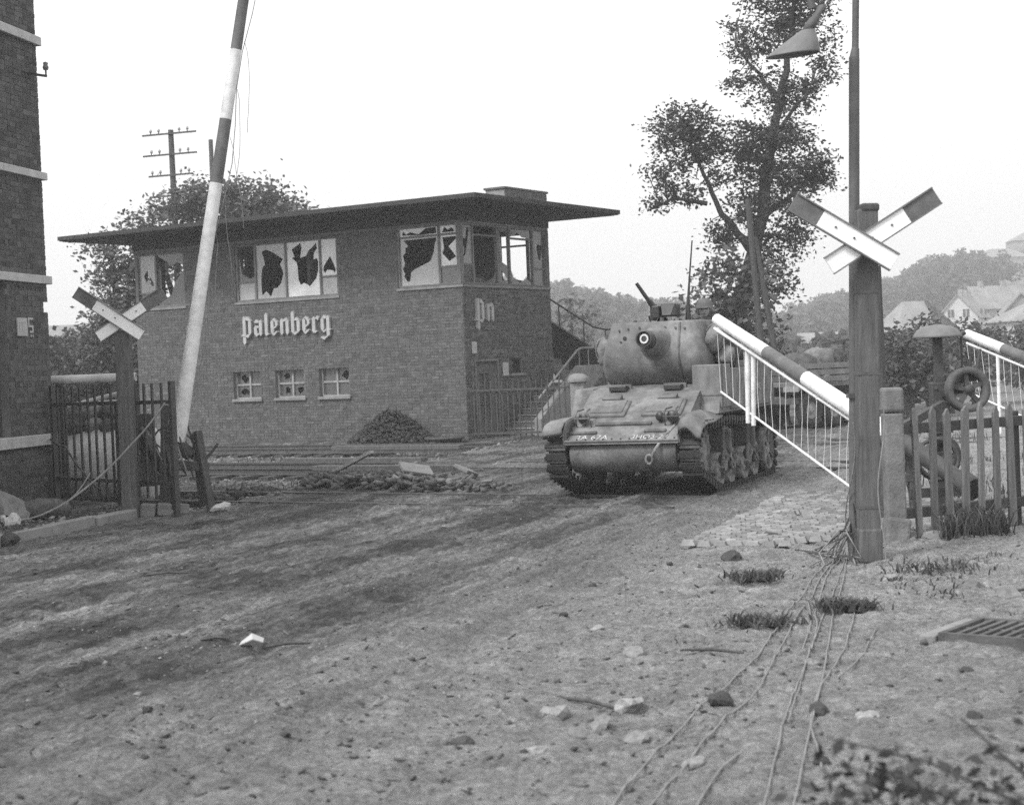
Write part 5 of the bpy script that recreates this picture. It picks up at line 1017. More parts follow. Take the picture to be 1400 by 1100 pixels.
# headlamps with brush guards
for s in (-1, 1):
    x = 0.66 * s; c = on_glacis(x, 0.36, 0.1)
    mb = MB(); mb.lathe([(0.0, 0.1), (0.05, 0.09), (0.075, 0.05), (0.08, 0.0), (0.085, -0.03), (0.07, -0.04), (0.0, -0.035)], 18, Matrix.Translation(c) @ Matrix.Rotation(R(-90), 4, 'X') ); hlp = mb.build('headlamp', M_tank_dark, tank)
    mb = MB(); mb.lathe([(0.0, -0.045), (0.065, -0.042), (0.068, -0.038)], 16, Matrix.Translation(c) @ Matrix.Rotation(R(-90), 4, 'X')); mb.build('lens', M_gun, hlp)
    mb = MB()
    for dx in (-0.11, 0.11): mb.tube([c + Vector((dx, 0.0, -0.12)), c + Vector((dx, -0.1, 0.0)), c + Vector((dx * 0.7, -0.08, 0.1)), c + Vector((dx * 0.4, 0.12, 0.12))], 0.012, 6)
    mb.tube([c + Vector((-0.11, -0.1, 0.0)), c + Vector((0.11, -0.1, 0.0))], 0.012, 6); mb.build('lamp_guard', M_tank_dark, hlp)
    if s > 0: mb = MB(); mb.lathe([(0.0, 0.08), (0.05, 0.07), (0.065, 0.0), (0.06, -0.03), (0.0, -0.03)], 16, Matrix.Translation(c + Vector((-0.2, 0.05, 0.0))) @ Matrix.Rotation(R(-90), 4, 'X')); mb.build('horn', M_gun, tank)
# tow cable eye hanging on the nose
mb = MB(); mb.tube([(0.72, -1.86, 1.0), (0.66, -2.05, 0.9), (0.6, -2.24, 0.8), (0.52, -2.36, 0.66), (0.46, -2.34, 0.57)], 0.022, 7); mb.tube([Vector((0.42, -2.34, 0.53)) + Vector((0.05 * math.cos(t), 0, 0.06 * math.sin(t))) for t in np.linspace(0, 6.28, 10)], 0.02, 6); mb.build('tow_cable', M_mud, tank)
# fenders
def fender(s):
    x0, x1 = (0.85, 1.18) if s > 0 else (-1.15, -0.85); mb = MB(); rows = []
    prof = [(-2.34, 0.86), (-2.36, 0.95), (-2.25, 1.03), (-2.0, 1.08), (-1.6, 1.09), (-1.2, 1.08)]
    for j in range(7):
        f = j / 6; x = x0 + (x1 - x0) * f; bend = (0.06 * math.sin(f * 5) - 0.05 * f if s > 0 else -0.03 * (1 - f))
        rows.append([Vector((x, y, z + bend * (1 if y < -1.5 else 0.4))) for y, z in prof])
    n = len(prof); vs = [p for r in rows for p in r] + [p - Vector((0, 0, 0.018)) for r in rows for p in r]; m = n * 7
    fs = []
    for j in range(6):
        for i in range(n - 1): a = j*n + i; fs.append((a, a+1, a+n+1, a+n)); fs.append((m+a, m+a+n, m+a+n+1, m+a+1))
    for i in range(n - 1): fs.append((i, m+i, m+i+1, i+1)); a = 6*n + i; fs.append((a, a+1, m+a+1, m+a))
    for j in range(6): a = j*n; fs.append((a, a+n, m+a+n, m+a)); a = j*n + n-1; fs.append((a, m+a, m+a+n, a+n))
    mb.add(vs, fs, True); fo = mb.build('fender', M_crate if s < 0 else M_tank, tank)
    mb = MB(); xi = 0.845 * s; mb.prism([(-2.3, 0.74), (-2.34, 0.86), (-2.2, 1.03), (-1.9, 1.07), (-1.3, 1.07), (-1.3, 0.98), (-2.05, 0.72)], xi - 0.012, xi + 0.012, XF); mb.build('fender_stay', M_tank, fo)
fender(-1); fender(1)
# stowage boxes on the left-hand sponson (seen at picture right)
mb = MB(); mb.box(0.72, 1.16, -1.12, -0.62, 1.14, 1.72); b_ = mb.build('stowage_box', M_crate, tank, bevel=0.012)
mb = MB(); mb.box(0.715, 1.165, -1.126, -0.615, 1.3, 1.315); mb.box(1.161, 1.17, -1.126, -1.09, 1.14, 1.72); mb.build('box_seam', M_tank_dark, b_)
mb = MB(); mb.box(0.95, 1.16, -0.6, 0.62, 1.1, 1.66); b_ = mb.build('stowage_box', M_tank, tank, bevel=0.012)
mb = MB(); mb.box(0.9, 1.16, 0.64, 1.9, 1.1, 1.76); mb.build('stowage_box', M_tank, tank, bevel=0.012)
mb = MB(); mb.box(-1.15, -0.85, 0.5, 1.9, 1.46, 1.66); mb.build('stowage_box', M_tank, tank, bevel=0.012)
# turret: open-topped casting with bulged front
def plan(yf, wf, wm, yb, wb, z, k=6):
    pts = []
    for i in range(k + 1):                                                     # right front corner (x>0)
        t = i / k * math.pi / 2; pts.append((wf + (wm - wf) * math.sin(t), yf + 0.26 * (1 - math.cos(t))))
    pts += [(wm + 0.015, yf + 0.7), (wm, yf + 1.0), (wm - 0.12, yb - 0.32), (wb + 0.1, yb - 0.1), (wb, yb)]
    full = [Vector((x, y, z)) for x, y in pts] + [Vector((-x, y, z)) for x, y in reversed(pts)]
    return full
rings = [plan(-0.44, 0.56, 0.72, 0.95, 0.42, 1.44), plan(-0.56, 0.6, 0.80, 1.0, 0.44, 1.47), plan(-0.70, 0.64, 0.83, 1.02, 0.46, 1.58), plan(-0.79, 0.65, 0.83, 1.02, 0.46, 1.74), plan(-0.79, 0.64, 0.81, 1.0, 0.46, 1.9), plan(-0.74, 0.62, 0.78, 0.97, 0.45, 2.06), plan(-0.67, 0.60, 0.74, 0.93, 0.44, 2.22), plan(-0.62, 0.58, 0.71, 0.9, 0.43, 2.335), plan(-0.61, 0.575, 0.70, 0.89, 0.42, 2.35), plan(-0.55, 0.52, 0.65, 0.84, 0.4, 2.35), plan(-0.55, 0.52, 0.65, 0.84, 0.4, 1.8)]
mb = MB(); mb.loft(rings, True, False); mb.add(rings[-1], [tuple(range(len(rings[-1])))]); tur = mb.build('turret', M_tank, tank)
m_ = tur.modifiers.new('sub', 'SUBSURF'); m_.levels = 1; m_.render_levels = 1
mb = MB(); mb.lathe([(0.72, 1.40), (0.76, 1.40), (0.76, 1.47), (0.72, 1.47)], 36, Matrix.Translation((0, 0.15, 0))); mb.build('turret_ring', M_tank_dark, tank)
# rotor cover plate seams, bolts and lifting lugs on the turret face
mb = MB(); mb.tube([(0.44, -0.66, 1.52), (0.44, -0.785, 1.74), (0.43, -0.75, 2.02), (0.42, -0.625, 2.32)], 0.02, 6); mb.build('face_seam', M_tank_dark, tur)
for (x, z) in ((-0.52, 2.24), (-0.38, 2.26), (-0.2, 2.27), (0.05, 2.27), (0.2, 2.26), (0.36, 2.25), (0.5, 2.24), (-0.48, 2.08)): mb = MB(); mb.tube([(x, -0.62 - (2.3 - z) * 0.35, z), (x, -0.665 - (2.3 - z) * 0.35, z)], 0.016, 7); mb.build('face_bolt', M_tank_dark, tur)
mb = MB(); mb.tube([(-0.42, -0.6, 2.13), (-0.42, -0.73, 2.13)], 0.028, 10); mb.build('sight_port', M_gun, tur)
mb = MB(); mb.tube([(-0.3, -0.55, 2.33), (-0.3, -0.55, 2.38)], 0.03, 8); mb.tube([(0.12, -0.55, 2.33), (0.12, -0.55, 2.4)], 0.03, 8); mb.tube([(0.66, -0.2, 1.75), (0.82, -0.24, 1.75)], 0.09, 14); mb.build('lug', M_tank_dark, tur)
# howitzer with conical cast sleeve
gd_ = Vector((0.0, -1, 0.13)).normalized(); g0 = Vector((0.06, -0.45, 2.0))
def G_(t): return g0 + gd_ * t
mb = MB(); mb.tube([G_(0.0), G_(0.2), G_(0.32), G_(0.42), G_(0.55), G_(0.62)], [0.36, 0.29, 0.23, 0.185, 0.155, 0.14], 28); slv = mb.build('gun_sleeve', M_tank, tur)
mb = MB(); mb.tube([G_(0.5), G_(0.84)], 0.122, 28, False); mb.tube([G_(0.84), G_(0.845)], [0.122, 0.1], 28, False); mb.tube([G_(0.842), G_(0.76)], [0.098, 0.096], 28, False); mb.build('barrel_jacket', M_gun, slv)
mb = MB(); mb.tube([G_(0.78), G_(0.82)], 0.066, 24, False); mb.add([G_(0.82) + Vector((math.cos(t), 0.13 * math.sin(t), math.sin(t))) * r for r in (0.066, 0.042) for t in np.linspace(0, 2*math.pi, 24, endpoint=False)], [(i, (i+1) % 24, 24 + (i+1) % 24, 24 + i) for i in range(24)]); mb.build('muzzle_ring', M_bright, slv)
mb = MB(); mb.add([G_(0.77) + Vector((math.cos(t), 0.13 * math.sin(t), math.sin(t))) * 0.1 for t in np.linspace(0, 2*math.pi, 20, endpoint=False)], [tuple(range(20))]); mb.add([G_(0.805) + Vector((math.cos(t), 0.13 * math.sin(t), math.sin(t))) * 0.043 for t in np.linspace(0, 2*math.pi, 20, endpoint=False)], [tuple(range(20))]); mb.build('bore', M_gun, slv)
# anti-aircraft machine gun on its ring mount: a thing of its own
mg = thing('machine_gun', 'heavy machine gun with ammunition box aimed at the sky on top of the turret', 'machine gun', (2.26, 24.2, 2.33), R(-20.5))
mb = MB(); mb.tube([(0, 0, -0.02), (0, 0, 0.09)], [0.12, 0.06], 12); mb.box(-0.22, 0.22, -0.16, 0.16, -0.03, 0.0); mb.build('pintle', M_gun, mg)
mb = MB(); mb.box(-0.11, 0.0, -0.2, 0.22, 0.08, 0.26); mb.box(-0.16, -0.105, -0.1, 0.1, 0.05, 0.3); mb.build('receiver', M_gun, mg, bevel=0.012)
mb = MB(); mb.tube([(-0.07, -0.1, 0.2), (-0.2, -0.2, 0.42), (-0.3, -0.27, 0.6)], [0.032, 0.03, 0.026], 10); mb.tube([(-0.07, -0.1, 0.2), (-0.15, -0.16, 0.34)], [0.045, 0.042], 10); mb.build('barrel', M_gun, mg)
mb = MB(); mb.box(0.01, 0.24, -0.14, 0.16, 0.1, 0.29); ab = mb.build('ammo_box', M_gun, mg, bevel=0.02)
mb = MB(); mb.prism([(0.02, 0.285), (0.235, 0.285), (0.16, 0.12), (0.04, 0.12)], 0.142, 0.148, Matrix(((1, 0, 0, 0), (0, 0, -1, 0), (0, 1, 0, 0), (0, 0, 0, 1)))); mb.build('box_face', M_lamp, ab)
mb = MB(); mb.tube([(-0.2, 0.1, 0.0), (-0.22, 0.05, 0.12), (-0.12, 0.0, 0.12)], 0.014, 6); mb.tube([(-0.05, 0.22, 0.2), (-0.05, 0.34, 0.22)], 0.02, 6); mb.build('grip', M_gun, mg)
# radio aerial
mb = MB(); mb.tube([(0.12, 0.82, 2.3), (0.13, 0.82, 2.6)], [0.05, 0.035], 8); mb.tube([(0.13, 0.82, 2.6), (0.17, 0.82, 3.0), (0.23, 0.84, 3.55)], [0.026, 0.015, 0.011], 7); mb.build('aerial', M_gun, tank)
# running gear
prof = []
def arc(cy, cz, r, a0, a1, n): return [(cy + r * math.cos(R(a0 + (a1 - a0) * i / n)), cz + r * math.sin(R(a0 + (a1 - a0) * i / n))) for i in range(n + 1)]
loop = arc(-1.9, 0.6, 0.36, 90, 232, 9) + [(-1.55, 0.13), (-1.15, 0.03), (-0.4, 0.02), (0.4, 0.02), (1.2, 0.02), (1.75, 0.035)] + arc(1.85, 0.42, 0.39, -80, 80, 8) + [(1.2, 0.9), (0.6, 0.955), (0.0, 0.92), (-0.6, 0.97), (-1.2, 0.95)]
def resample(pts, n):
    P = [Vector((p[0], p[1], 0)) for p in pts]; P.append(P[0]); Ls = [0]
    for a, b in zip(P[:-1], P[1:]): Ls.append(Ls[-1] + (b - a).length)
    out = []
    for i in range(n):
        d = Ls[-1] * i / n; k = max(j for j in range(len(Ls)) if Ls[j] <= d); k = min(k, len(P) - 2)
        f = (d - Ls[k]) / max(Ls[k+1] - Ls[k], 1e-6); p = P[k].lerp(P[k+1], f); t = (P[k+1] - P[k]).normalized(); out.append((p.x, p.y, math.atan2(t.y, t.x)))
    return out, Ls[-1]
links, LT = resample(loop, 66); pitch = LT / 66
mb = MB(); mb.box(-0.145, 0.145, -pitch/2 + 0.012, pitch/2 - 0.012, -0.012, 0.03); mb.box(-0.15, 0.15, -0.02, 0.02, 0.03, 0.042); mb.box(-0.165, -0.145, -0.03, 0.03, -0.02, 0.05); mb.box(0.145, 0.165, -0.03, 0.03, -0.02, 0.05); mb.box(-0.16, -0.13, -0.02, 0.02, -0.075, -0.012); mb.box(0.13, 0.16, -0.02, 0.02, -0.075, -0.012)
lk = mb.mesh('track_link', M_track)
mbw = MB(); mbw.lathe([(0.0, -0.06), (0.05, -0.075), (0.1, -0.06), (0.13, -0.03), (0.19, -0.045), (0.2, -0.08), (0.245, -0.08), (0.25, 0.0), (0.245, 0.08), (0.0, 0.08)], 30); wheel_me = mbw.mesh('road_wheel', M_mud)
mbw = MB(); mbw.lathe([(0.0, -0.05), (0.06, -0.07), (0.12, -0.05), (0.25, -0.04), (0.3, -0.075), (0.36, -0.075), (0.37, 0.07), (0.0, 0.07)], 32)
for i in range(6):
    t = i * math.pi / 3; mbw.beam((0.1 * math.cos(t), 0.1 * math.sin(t), -0.06), (0.31 * math.cos(t), 0.31 * math.sin(t), -0.06), 0.05, 0.03, up=(0, 0, 1))
idler_me = mbw.mesh('idler', M_mud)
mbw = MB(); mbw.lathe([(0.0, -0.07), (0.08, -0.08), (0.12, -0.06), (0.24, -0.05), (0.3, -0.06), (0.31, 0.06), (0.0, 0.07)], 28)
for i in range(13): t = i * 2 * math.pi / 13; mbw.beam((0.29 * math.cos(t), 0.29 * math.sin(t), -0.03), (0.36 * math.cos(t), 0.36 * math.sin(t), -0.03), 0.07, 0.05, up=(0, 0, 1), w1=0.03)
sprk_me = mbw.mesh('sprocket', M_mud)
for s in (-1, 1):
    xc = 0.985 * s; mb = MB()
    vs = []; n = len(links)
    for (y, z, a) in links:
        nx, nz = math.sin(a), -math.cos(a)
        vs += [Vector((xc - 0.12, y - nx * 0.012, z - nz * 0.012)), Vector((xc + 0.12, y - nx * 0.012, z - nz * 0.012))]
    mb.add(vs, [(2*i, 2*i + 1, (2*i + 3) % (2*n), (2*i + 2) % (2*n)) for i in range(n)], True); tr = mb.build('track', M_track, tank)
    for (y, z, a) in links: link('track_link', lk, tr, (xc, y, z), (a + math.pi, 0, 0))
    rx = (0, R(90 if s < 0 else -90), 0)
    link('sprocket', sprk_me, tank, (xc + 0.04 * s, -1.9, 0.6), (0, R(-90 * s), 0)); link('idler', idler_me, tank, (xc + 0.04 * s, 1.85, 0.42), (0, R(-90 * s), 0))
    for y in (-1.12, -0.5, 0.3, 0.92): link('road_wheel', wheel_me, tank, (xc + 0.03 * s, y, 0.29), (0, R(-90 * s), 0))
    for yb_ in (-0.81, 0.61):
        xo = xc + 0.13 * s
        mb = MB(); mb.box(min(xc - 0.1 * s, xo), max(xc - 0.1 * s, xo), yb_ - 0.17, yb_ + 0.17, 0.42, 0.86); mb.beam((xo, yb_, 0.84), (xo, yb_, 0.5), 0.1, 0.14, up=(1, 0, 0)); bo = mb.build('bogie_bracket', M_tank_dark, tank, bevel=0.02)
        for q in (-1, 1):
            mb = MB(); c = Vector((xo + 0.01 * s, yb_ + q * 0.2, 0.42)); pts_ = [c + Vector((0, 0.075 * math.cos(t), 0.13 * math.sin(t))) for t in np.linspace(0.5, 5.8, 12)]
            mb.tube(pts_, 0.032, 7); mb.beam((xo, yb_, 0.5), (xo, yb_ + q * 0.31, 0.3), 0.06, 0.09, up=(1, 0, 0)); mb.build('suspension_arm', M_mud, bo)
        mb = MB(); mb.tube([(xc - 0.08 * s, yb_, 0.9), (xc + 0.1 * s, yb_, 0.9)], 0.07, 14); mb.build('return_roller', M_mud, bo)
        mb = MB()
        for q in (-0.09, 0.09): mb.tube([(xo - 0.05 * s, yb_ + q, 0.46 + 0.008 * k) if False else (xo - 0.05 * s + 0.05 * math.cos(k * 1.57), yb_ + q + 0.05 * math.sin(k * 1.57), 0.45 + k * 0.012) for k in range(24)], 0.012, 5)
        mb.build('volute_spring', M_tank_dark, bo)
# stencilled markings
def text(body, size, parent, M, mat=M_paintmark, name='marking', ext=0.002):
    cu = bpy.data.curves.new('t', 'FONT'); cu.body = body; cu.size = size; cu.extrude = ext; cu.resolution_u = 3
    ob = bpy.data.objects.new('t', cu); C.objects.link(ob); dg = bpy.context.evaluated_depsgraph_get(); me = bpy.data.meshes.new_from_object(ob.evaluated_get(dg)); bpy.data.objects.remove(ob)
    me.transform(M); me.materials.clear(); me.materials.append(mat); return link(name, me, parent)
gx, gy, gz = Vector((1, 0, 0)), Vector((0, 0.883, 0.469)), Vector((0, -0.469, 0.883))
text('2A 67A', 0.155, tank, AX(on_glacis(-0.7, 0.045, 0.006), gx, gy, gz)); text('3HQ3-27', 0.14, tank, AX(on_glacis(0.12, 0.045, 0.006), gx, gy, gz))
text('SAC', 0.15, tank, AX((1.165, 0.9, 1.32), (0, 1, 0), (0, 0, 1), (1, 0, 0)))
# packs and bags slung on the turret and deck (each could be lifted off)
def world_of(p): return TM_ @ Vector(p)
TM_ = Matrix.Translation(tank.location) @ Matrix.Rotation(R(-21.5), 4, 'Z') @ Matrix.Diagonal((0.93, 1, 1, 1))
for i, (p, dims, rot, mat, lab) in enumerate((
    ((0.88, -0.32, 2.1), (0.13, 0.24, 0.21), (0.2, 0.35, 0.0), M_canvas, 'pale canvas haversack strapped high on the turret side'),
    ((0.97, 0.1, 1.93), (0.14, 0.24, 0.26), (0.1, 0.2, 0.2), M_canvas_d, 'dark rolled bag slung below the pale haversack'),
    ((0.98, -0.22, 1.84), (0.12, 0.18, 0.13), (0.0, 0.1, 0.3), M_canvas, 'small canvas pouch hanging under the haversack'),
    ((0.75, 0.9, 1.98), (0.22, 0.25, 0.3), (0.0, 0.1, 0.4), M_canvas_d, 'bulging dark kit bag behind the turret'),
    ((0.55, 1.5, 1.86), (0.3, 0.3, 0.2), (0.0, 0.0, 0.1), M_canvas_d, 'bundled tarpaulin on the engine deck'),
    ((-0.95, -0.05, 1.95), (0.14, 0.2, 0.2), (0.1, -0.3, 0.3), M_canvas, 'lumpy canvas musette bag hung on the far side of the turret'),
    ((-0.86, -0.05, 2.16), (0.08, 0.14, 0.1), (0.0, 0.0, 0.1), M_canvas_d, 'small dark roll tied above the musette bag'),
    ((0.98, 1.2, 1.85), (0.16, 0.3, 0.11), (0, 0, 0.2), M_canvas, 'folded canvas laid along the sponson stowage box'))):
    o = link('kit_bag', bag_mesh('kit_bag', mat, 60 + i, dims), None, world_of(p), (rot[0], rot[1], rot[2] + R(-20.5))); tag(o, lab, 'bag')
    if i < 6:
        for q in (-0.4, 0.4): mb = MB(); mb.tube([Vector((dims[0] * 1.06 * math.cos(t), dims[1] * q, dims[2] * 1.06 * math.sin(t))) for t in np.linspace(0, 2*math.pi, 14)], 0.012, 5); mb.build('strap', M_crate, o)
# ------------------------------------------------------------------ soldier sitting on the engine deck behind the turret
man = thing('person', 'soldier in steel helmet peering over the turret beside the machine gun', 'person', world_of((0.33, 1.08, 1.81)), R(-20.5))
def skin(name, verts, edges, radii, mat, parent, sub=2):
    me = bpy.data.meshes.new(name); me.from_pydata(verts, edges, []); o = link(name, me, parent); me.materials.append(mat)
    sm = o.modifiers.new('skin', 'SKIN'); sv = me.skin_vertices[0].data
    for i, r in enumerate(radii): sv[i].radius = r if isinstance(r, tuple) else (r, r); sv[i].use_root = (i == 0)
    sm.use_smooth_shade = True; o.modifiers.new('sub', 'SUBSURF').levels = sub; o.modifiers['sub'].render_levels = sub; return o
V_ = [(0, 0, 0.1), (0, -0.01, 0.28), (0, -0.02, 0.46), (0, -0.02, 0.56), (0, -0.03, 0.63), (0.17, -0.02, 0.52), (0.24, -0.06, 0.28), (0.16, -0.26, 0.2), (0.1, -0.32, 0.22), (-0.17, -0.02, 0.52), (-0.24, -0.06, 0.28), (-0.14, -0.26, 0.2), (-0.08, -0.32, 0.22), (0.1, -0.08, 0.08), (0.14, -0.38, 0.2), (0.13, -0.36, 0.03), (-0.1, -0.08, 0.08), (-0.14, -0.38, 0.2), (-0.13, -0.36, 0.03)]
E_ = [(0, 1), (1, 2), (2, 3), (3, 4), (2, 5), (5, 6), (6, 7), (7, 8), (2, 9), (9, 10), (10, 11), (11, 12), (0, 13), (13, 14), (14, 15), (0, 16), (16, 17), (17, 18)]
Rr = [(0.15, 0.11), (0.15, 0.11), (0.16, 0.11), 0.06, 0.055, 0.075, 0.055, 0.045, 0.035, 0.075, 0.055, 0.045, 0.035, 0.09, 0.075, 0.06, 0.09, 0.075, 0.06]
skin('body', V_, E_, Rr, M_canvas_d, man)
bm = bmesh.new(); bmesh.ops.create_uvsphere(bm, u_segments=24, v_segments=18, radius=1.0)
for v in bm.verts:
    c = v.co.copy(); x, y, z = c.x * 0.078, c.y * 0.098, c.z * 0.118
    if c.z < -0.2: k = 1 - 0.3 * (-c.z - 0.2); x *= k; y *= (0.95 if c.y < 0 else k)
    if c.y < -0.75 and abs(c.x) < 0.22 and -0.3 < c.z < 0.12: y -= 0.022 * (1 - abs(c.x) / 0.22)
    if c.y < -0.6 and 0.02 < c.z < 0.22 and 0.2 < abs(c.x) < 0.55: y += 0.012
    v.co = Vector((x, y, z))
me = bpy.data.meshes.new('head'); bm.to_mesh(me); bm.free(); me.materials.append(M_skin); me.polygons.foreach_set('use_smooth', [True] * len(me.polygons)); hd = link('head', me, man, (0, -0.05, 0.72), (R(4), 0, R(12)))
for s in (-1, 1):
    mb = MB(); mb.lathe([(0.0, -0.006), (0.01, -0.004), (0.012, 0.002), (0.0, 0.008)], 8, Matrix.Translation((0.03 * s, -0.086, 0.014)) @ Matrix.Rotation(R(90), 4, 'X')); mb.build('eye', M_gun, hd)
    mb = MB(); mb.lathe([(0.0, -0.008), (0.02, -0.006), (0.026, 0.004), (0.0, 0.01)], 10, Matrix.Translation((0.078 * s, 0.005, 0.0)) @ Matrix.Rotation(R(80 * s), 4, 'Y')); mb.build('ear', M_skin, hd)
mb = MB(); mb.tube([(-0.025, -0.088, -0.06), (0, -0.094, -0.058), (0.025, -0.088, -0.06)], 0.005, 5); mb.build('mouth', M_canvas_d, hd)
mb = MB(); mb.lathe([(0.0, 0.145), (0.06, 0.14), (0.105, 0.115), (0.13, 0.07), (0.136, 0.03), (0.15, 0.008), (0.152, 0.0), (0.14, 0.004), (0.125, 0.03), (0.118, 0.07)], 28, Matrix.Translation((0, 0.0, 0.025)) @ Matrix.Diagonal((0.95, 1.12, 1, 1))); mb.build('helmet', M_helmet, hd)

# ------------------------------------------------------------------ truck behind the tank
tk = thing('army_truck', 'army cargo truck with loaded bed parked behind the tank', 'truck', (7.4, 41.4, 0), R(43))
wm = MB(); wm.lathe([(0.22, -0.09), (0.3, -0.115), (0.4, -0.11), (0.44, -0.07), (0.445, 0.0), (0.44, 0.07), (0.4, 0.11), (0.3, 0.115), (0.22, 0.09)], 32); tyre_me = wm.mesh('tyre', M_tyre)
wm = MB(); wm.lathe([(0.0, -0.1), (0.07, -0.1), (0.09, -0.06), (0.18, -0.02), (0.225, -0.085), (0.23, 0.0), (0.0, 0.02)], 28); rim_me = wm.mesh('rim', M_rim)
for i, (x, s) in enumerate([(x, s) for x in (-1.05, -0.1, 2.6) for s in (-1, 1)]):
    w_ = link('wheel', tyre_me, tk, (x, s * 0.86, 0.44), (R(90 if s < 0 else -90) * -1 if False else R(90), 0, 0) if s < 0 else (R(-90), 0, 0))
    link('rim', rim_me, w_, (0, 0, 0), (R(180), 0, 0))
mb = MB(); mb.box(-1.5, 3.4, -0.45, 0.45, 0.62, 0.78); mb.box(-1.7, -1.5, -0.9, 0.9, 0.6, 0.75); mb.build('chassis', M_tank_dark, tk)
mb = MB(); mb.box(-1.6, 1.0, -1.05, 1.05, 1.02, 1.1); bed = mb.build('bed', M_tank, tk)
for s in (-1, 1):
    for z in (1.12, 1.28, 1.44): mb = MB(); mb.box(-1.6, 1.0, s * 1.05 - 0.02, s * 1.05 + 0.02, z, z + 0.13); mb.build('side_board', M_truck, bed)
mb = MB()
for s in (-1, 1):
    mb.prism([(-1.7, 0.9), (-1.55, 1.0), (0.45, 1.0), (0.6, 0.82), (0.75, 0.62), (1.0, 0.62), (1.0, 1.02), (-1.7, 1.02)], s * 1.05 - 0.01, s * 0.6, Matrix(((1, 0, 0, 0), (0, 0, 1, 0), (0, 1, 0, 0), (0, 0, 0, 1))))
mb.build('mudguard', M_truck, tk)
mb = MB(); mb.box(1.1, 2.1, -0.95, 0.95, 0.8, 1.55); mb.box(2.1, 3.4, -0.5, 0.5, 0.85, 1.45); cab = mb.build('cab', M_truck, tk, bevel=0.05)
mb = MB(); mb.beam((2.0, -0.9, 1.55), (1.95, -0.9, 1.98), 0.05); mb.beam((2.0, 0.9, 1.55), (1.95, 0.9, 1.98), 0.05); mb.beam((1.95, -0.93, 1.98), (1.95, 0.93, 1.98), 0.05); mb.beam((1.12, -0.9, 1.55), (1.12, -0.9, 2.0), 0.05); mb.beam((1.12, -0.9, 2.0), (1.95, -0.93, 2.0), 0.06); mb.build('windscreen_frame', M_tank_dark, cab)
mb = MB(); mb.box(0.6, 1.0, -1.0, -0.6, 0.45, 0.75); mb.build('tool_box', M_tank_dark, tk, bevel=0.02)
for i, (p, dims, lab) in enumerate((((-0.9, -0.5, 1.55), (0.42, 0.3, 0.28), 'canvas bundle at the tail of the truck bed'), ((-0.1, -0.5, 1.62), (0.36, 0.3, 0.33), 'round canvas roll in the middle of the truck bed'), ((0.6, -0.45, 1.6), (0.3, 0.3, 0.34), 'dark kit bundle behind the truck cab'))):
    w0 = Matrix.Translation(tk.location) @ Matrix.Rotation(R(43), 4, 'Z') @ Vector(p); tag(link('bundle', bag_mesh('bundle', M_canvas if i == 1 else M_canvas_d, 80 + i, dims), None, w0, (0, 0, 0.3 * i)), lab, 'bundle')
mb = MB(); mb.beam((-0.55, -0.9, 2.02), (1.6, -0.8, 2.2), 0.07, 0.06); mb.beam((-0.55, -0.9, 1.97), (-0.2, -0.9, 1.97), 0.08); mb.beam((0.5, -0.85, 1.56), (0.5, -0.85, 2.1), 0.05); mb.beam((0.9, -0.85, 1.56), (0.9, -0.85, 2.12), 0.05); mb.build('bow_rail', M_tank_dark, tk)

# ------------------------------------------------------------------ trees
def leaf_quads(cen, size, seed, flat=0.5):
    r_ = np.random.RandomState(seed); n = len(cen); s = np.asarray(size) if np.ndim(size) else np.full(n, size); s = s * (0.6 + 0.8 * r_.rand(n))
    a = r_.normal(size=(n, 3)); a[:, 2] *= flat; a /= np.linalg.norm(a, axis=1)[:, None] + 1e-9
    b = r_.normal(size=(n, 3)); b -= a * (a * b).sum(1)[:, None]; b /= np.linalg.norm(b, axis=1)[:, None] + 1e-9
    a = a * s[:, None]; b = b * (s * 0.55)[:, None]; c = np.asarray(cen)
    return np.stack([c - a, c - b, c + a, c + b], 1)           # diamond leaf
def tree(name, label, base, limbs, blobs, leaf, per, mat=None, seed=0, group=None, cat='tree', spread=0.3, density=9.0):
    """limbs: [(points, r0, r1)] in world space; blobs: [(centre, rx, rz)]"""
    mat = mat or M_leaf; t = thing(name, label, cat, base, 0, group); B = Vector(base); r_ = np.random.RandomState(seed); mb = MB(); nodes = []
    for pts, r0, r1 in limbs:
        P_ = [Vector(p) - B for p in pts]; k = len(P_)
        fine = []
        for i in range(k - 1):
            for q in range(4): f = q / 4; fine.append(P_[i].lerp(P_[i+1], f) + Vector(r_.normal(0, 0.02, 3)) * (1 if i + q else 0))
        fine.append(P_[-1]); m = len(fine); mb.tube(fine, [r0 + (r1 - r0) * i / (m - 1) for i in range(m)], 7); nodes += fine[m // 4:]
    cen = []; N_ = np.array([tuple(p) for p in nodes])
    for (c, rx, rz) in blobs:
        c = np.array(c) - np.array(base); n = max(3, int(density * (rx * rx * rz) ** (2 / 3) * 3))
        for i in range(n):
            d = r_.normal(size=3); d /= np.linalg.norm(d); q = r_.rand() ** 0.5 * 1.18; tip_ = c + d * np.array([rx, rx, rz]) * q
            j = np.argmin(((N_ - tip_) ** 2).sum(1) + r_.rand() * 0.3); a = Vector(N_[j]); e = Vector(tip_); m = a.lerp(e, 0.5) + Vector(r_.normal(0, 0.12, 3))
            mb.tube([a, m, e], [0.018, 0.012, 0.005], 4, False)
            k = int(per * (0.5 + r_.rand())); off = r_.normal(0, 1, (k, 3)) * np.array([spread, spread, spread * 0.6]); cen.append(np.array(e) + off)
            k2 = k // 3; f = r_.rand(k2)[:, None]; cen.append(np.array(m) * (1 - f) + np.array(e) * f + r_.normal(0, spread * 0.45, (k2, 3)))
    mb.build('trunk', M_bark, t); cen = np.concatenate(cen); q = leaf_quads(cen, leaf, seed + 1); link('crown', quad_mesh('crown', q, mat, np.random.RandomState(seed + 2).rand(len(q))), t); return t
D46 = 46.0
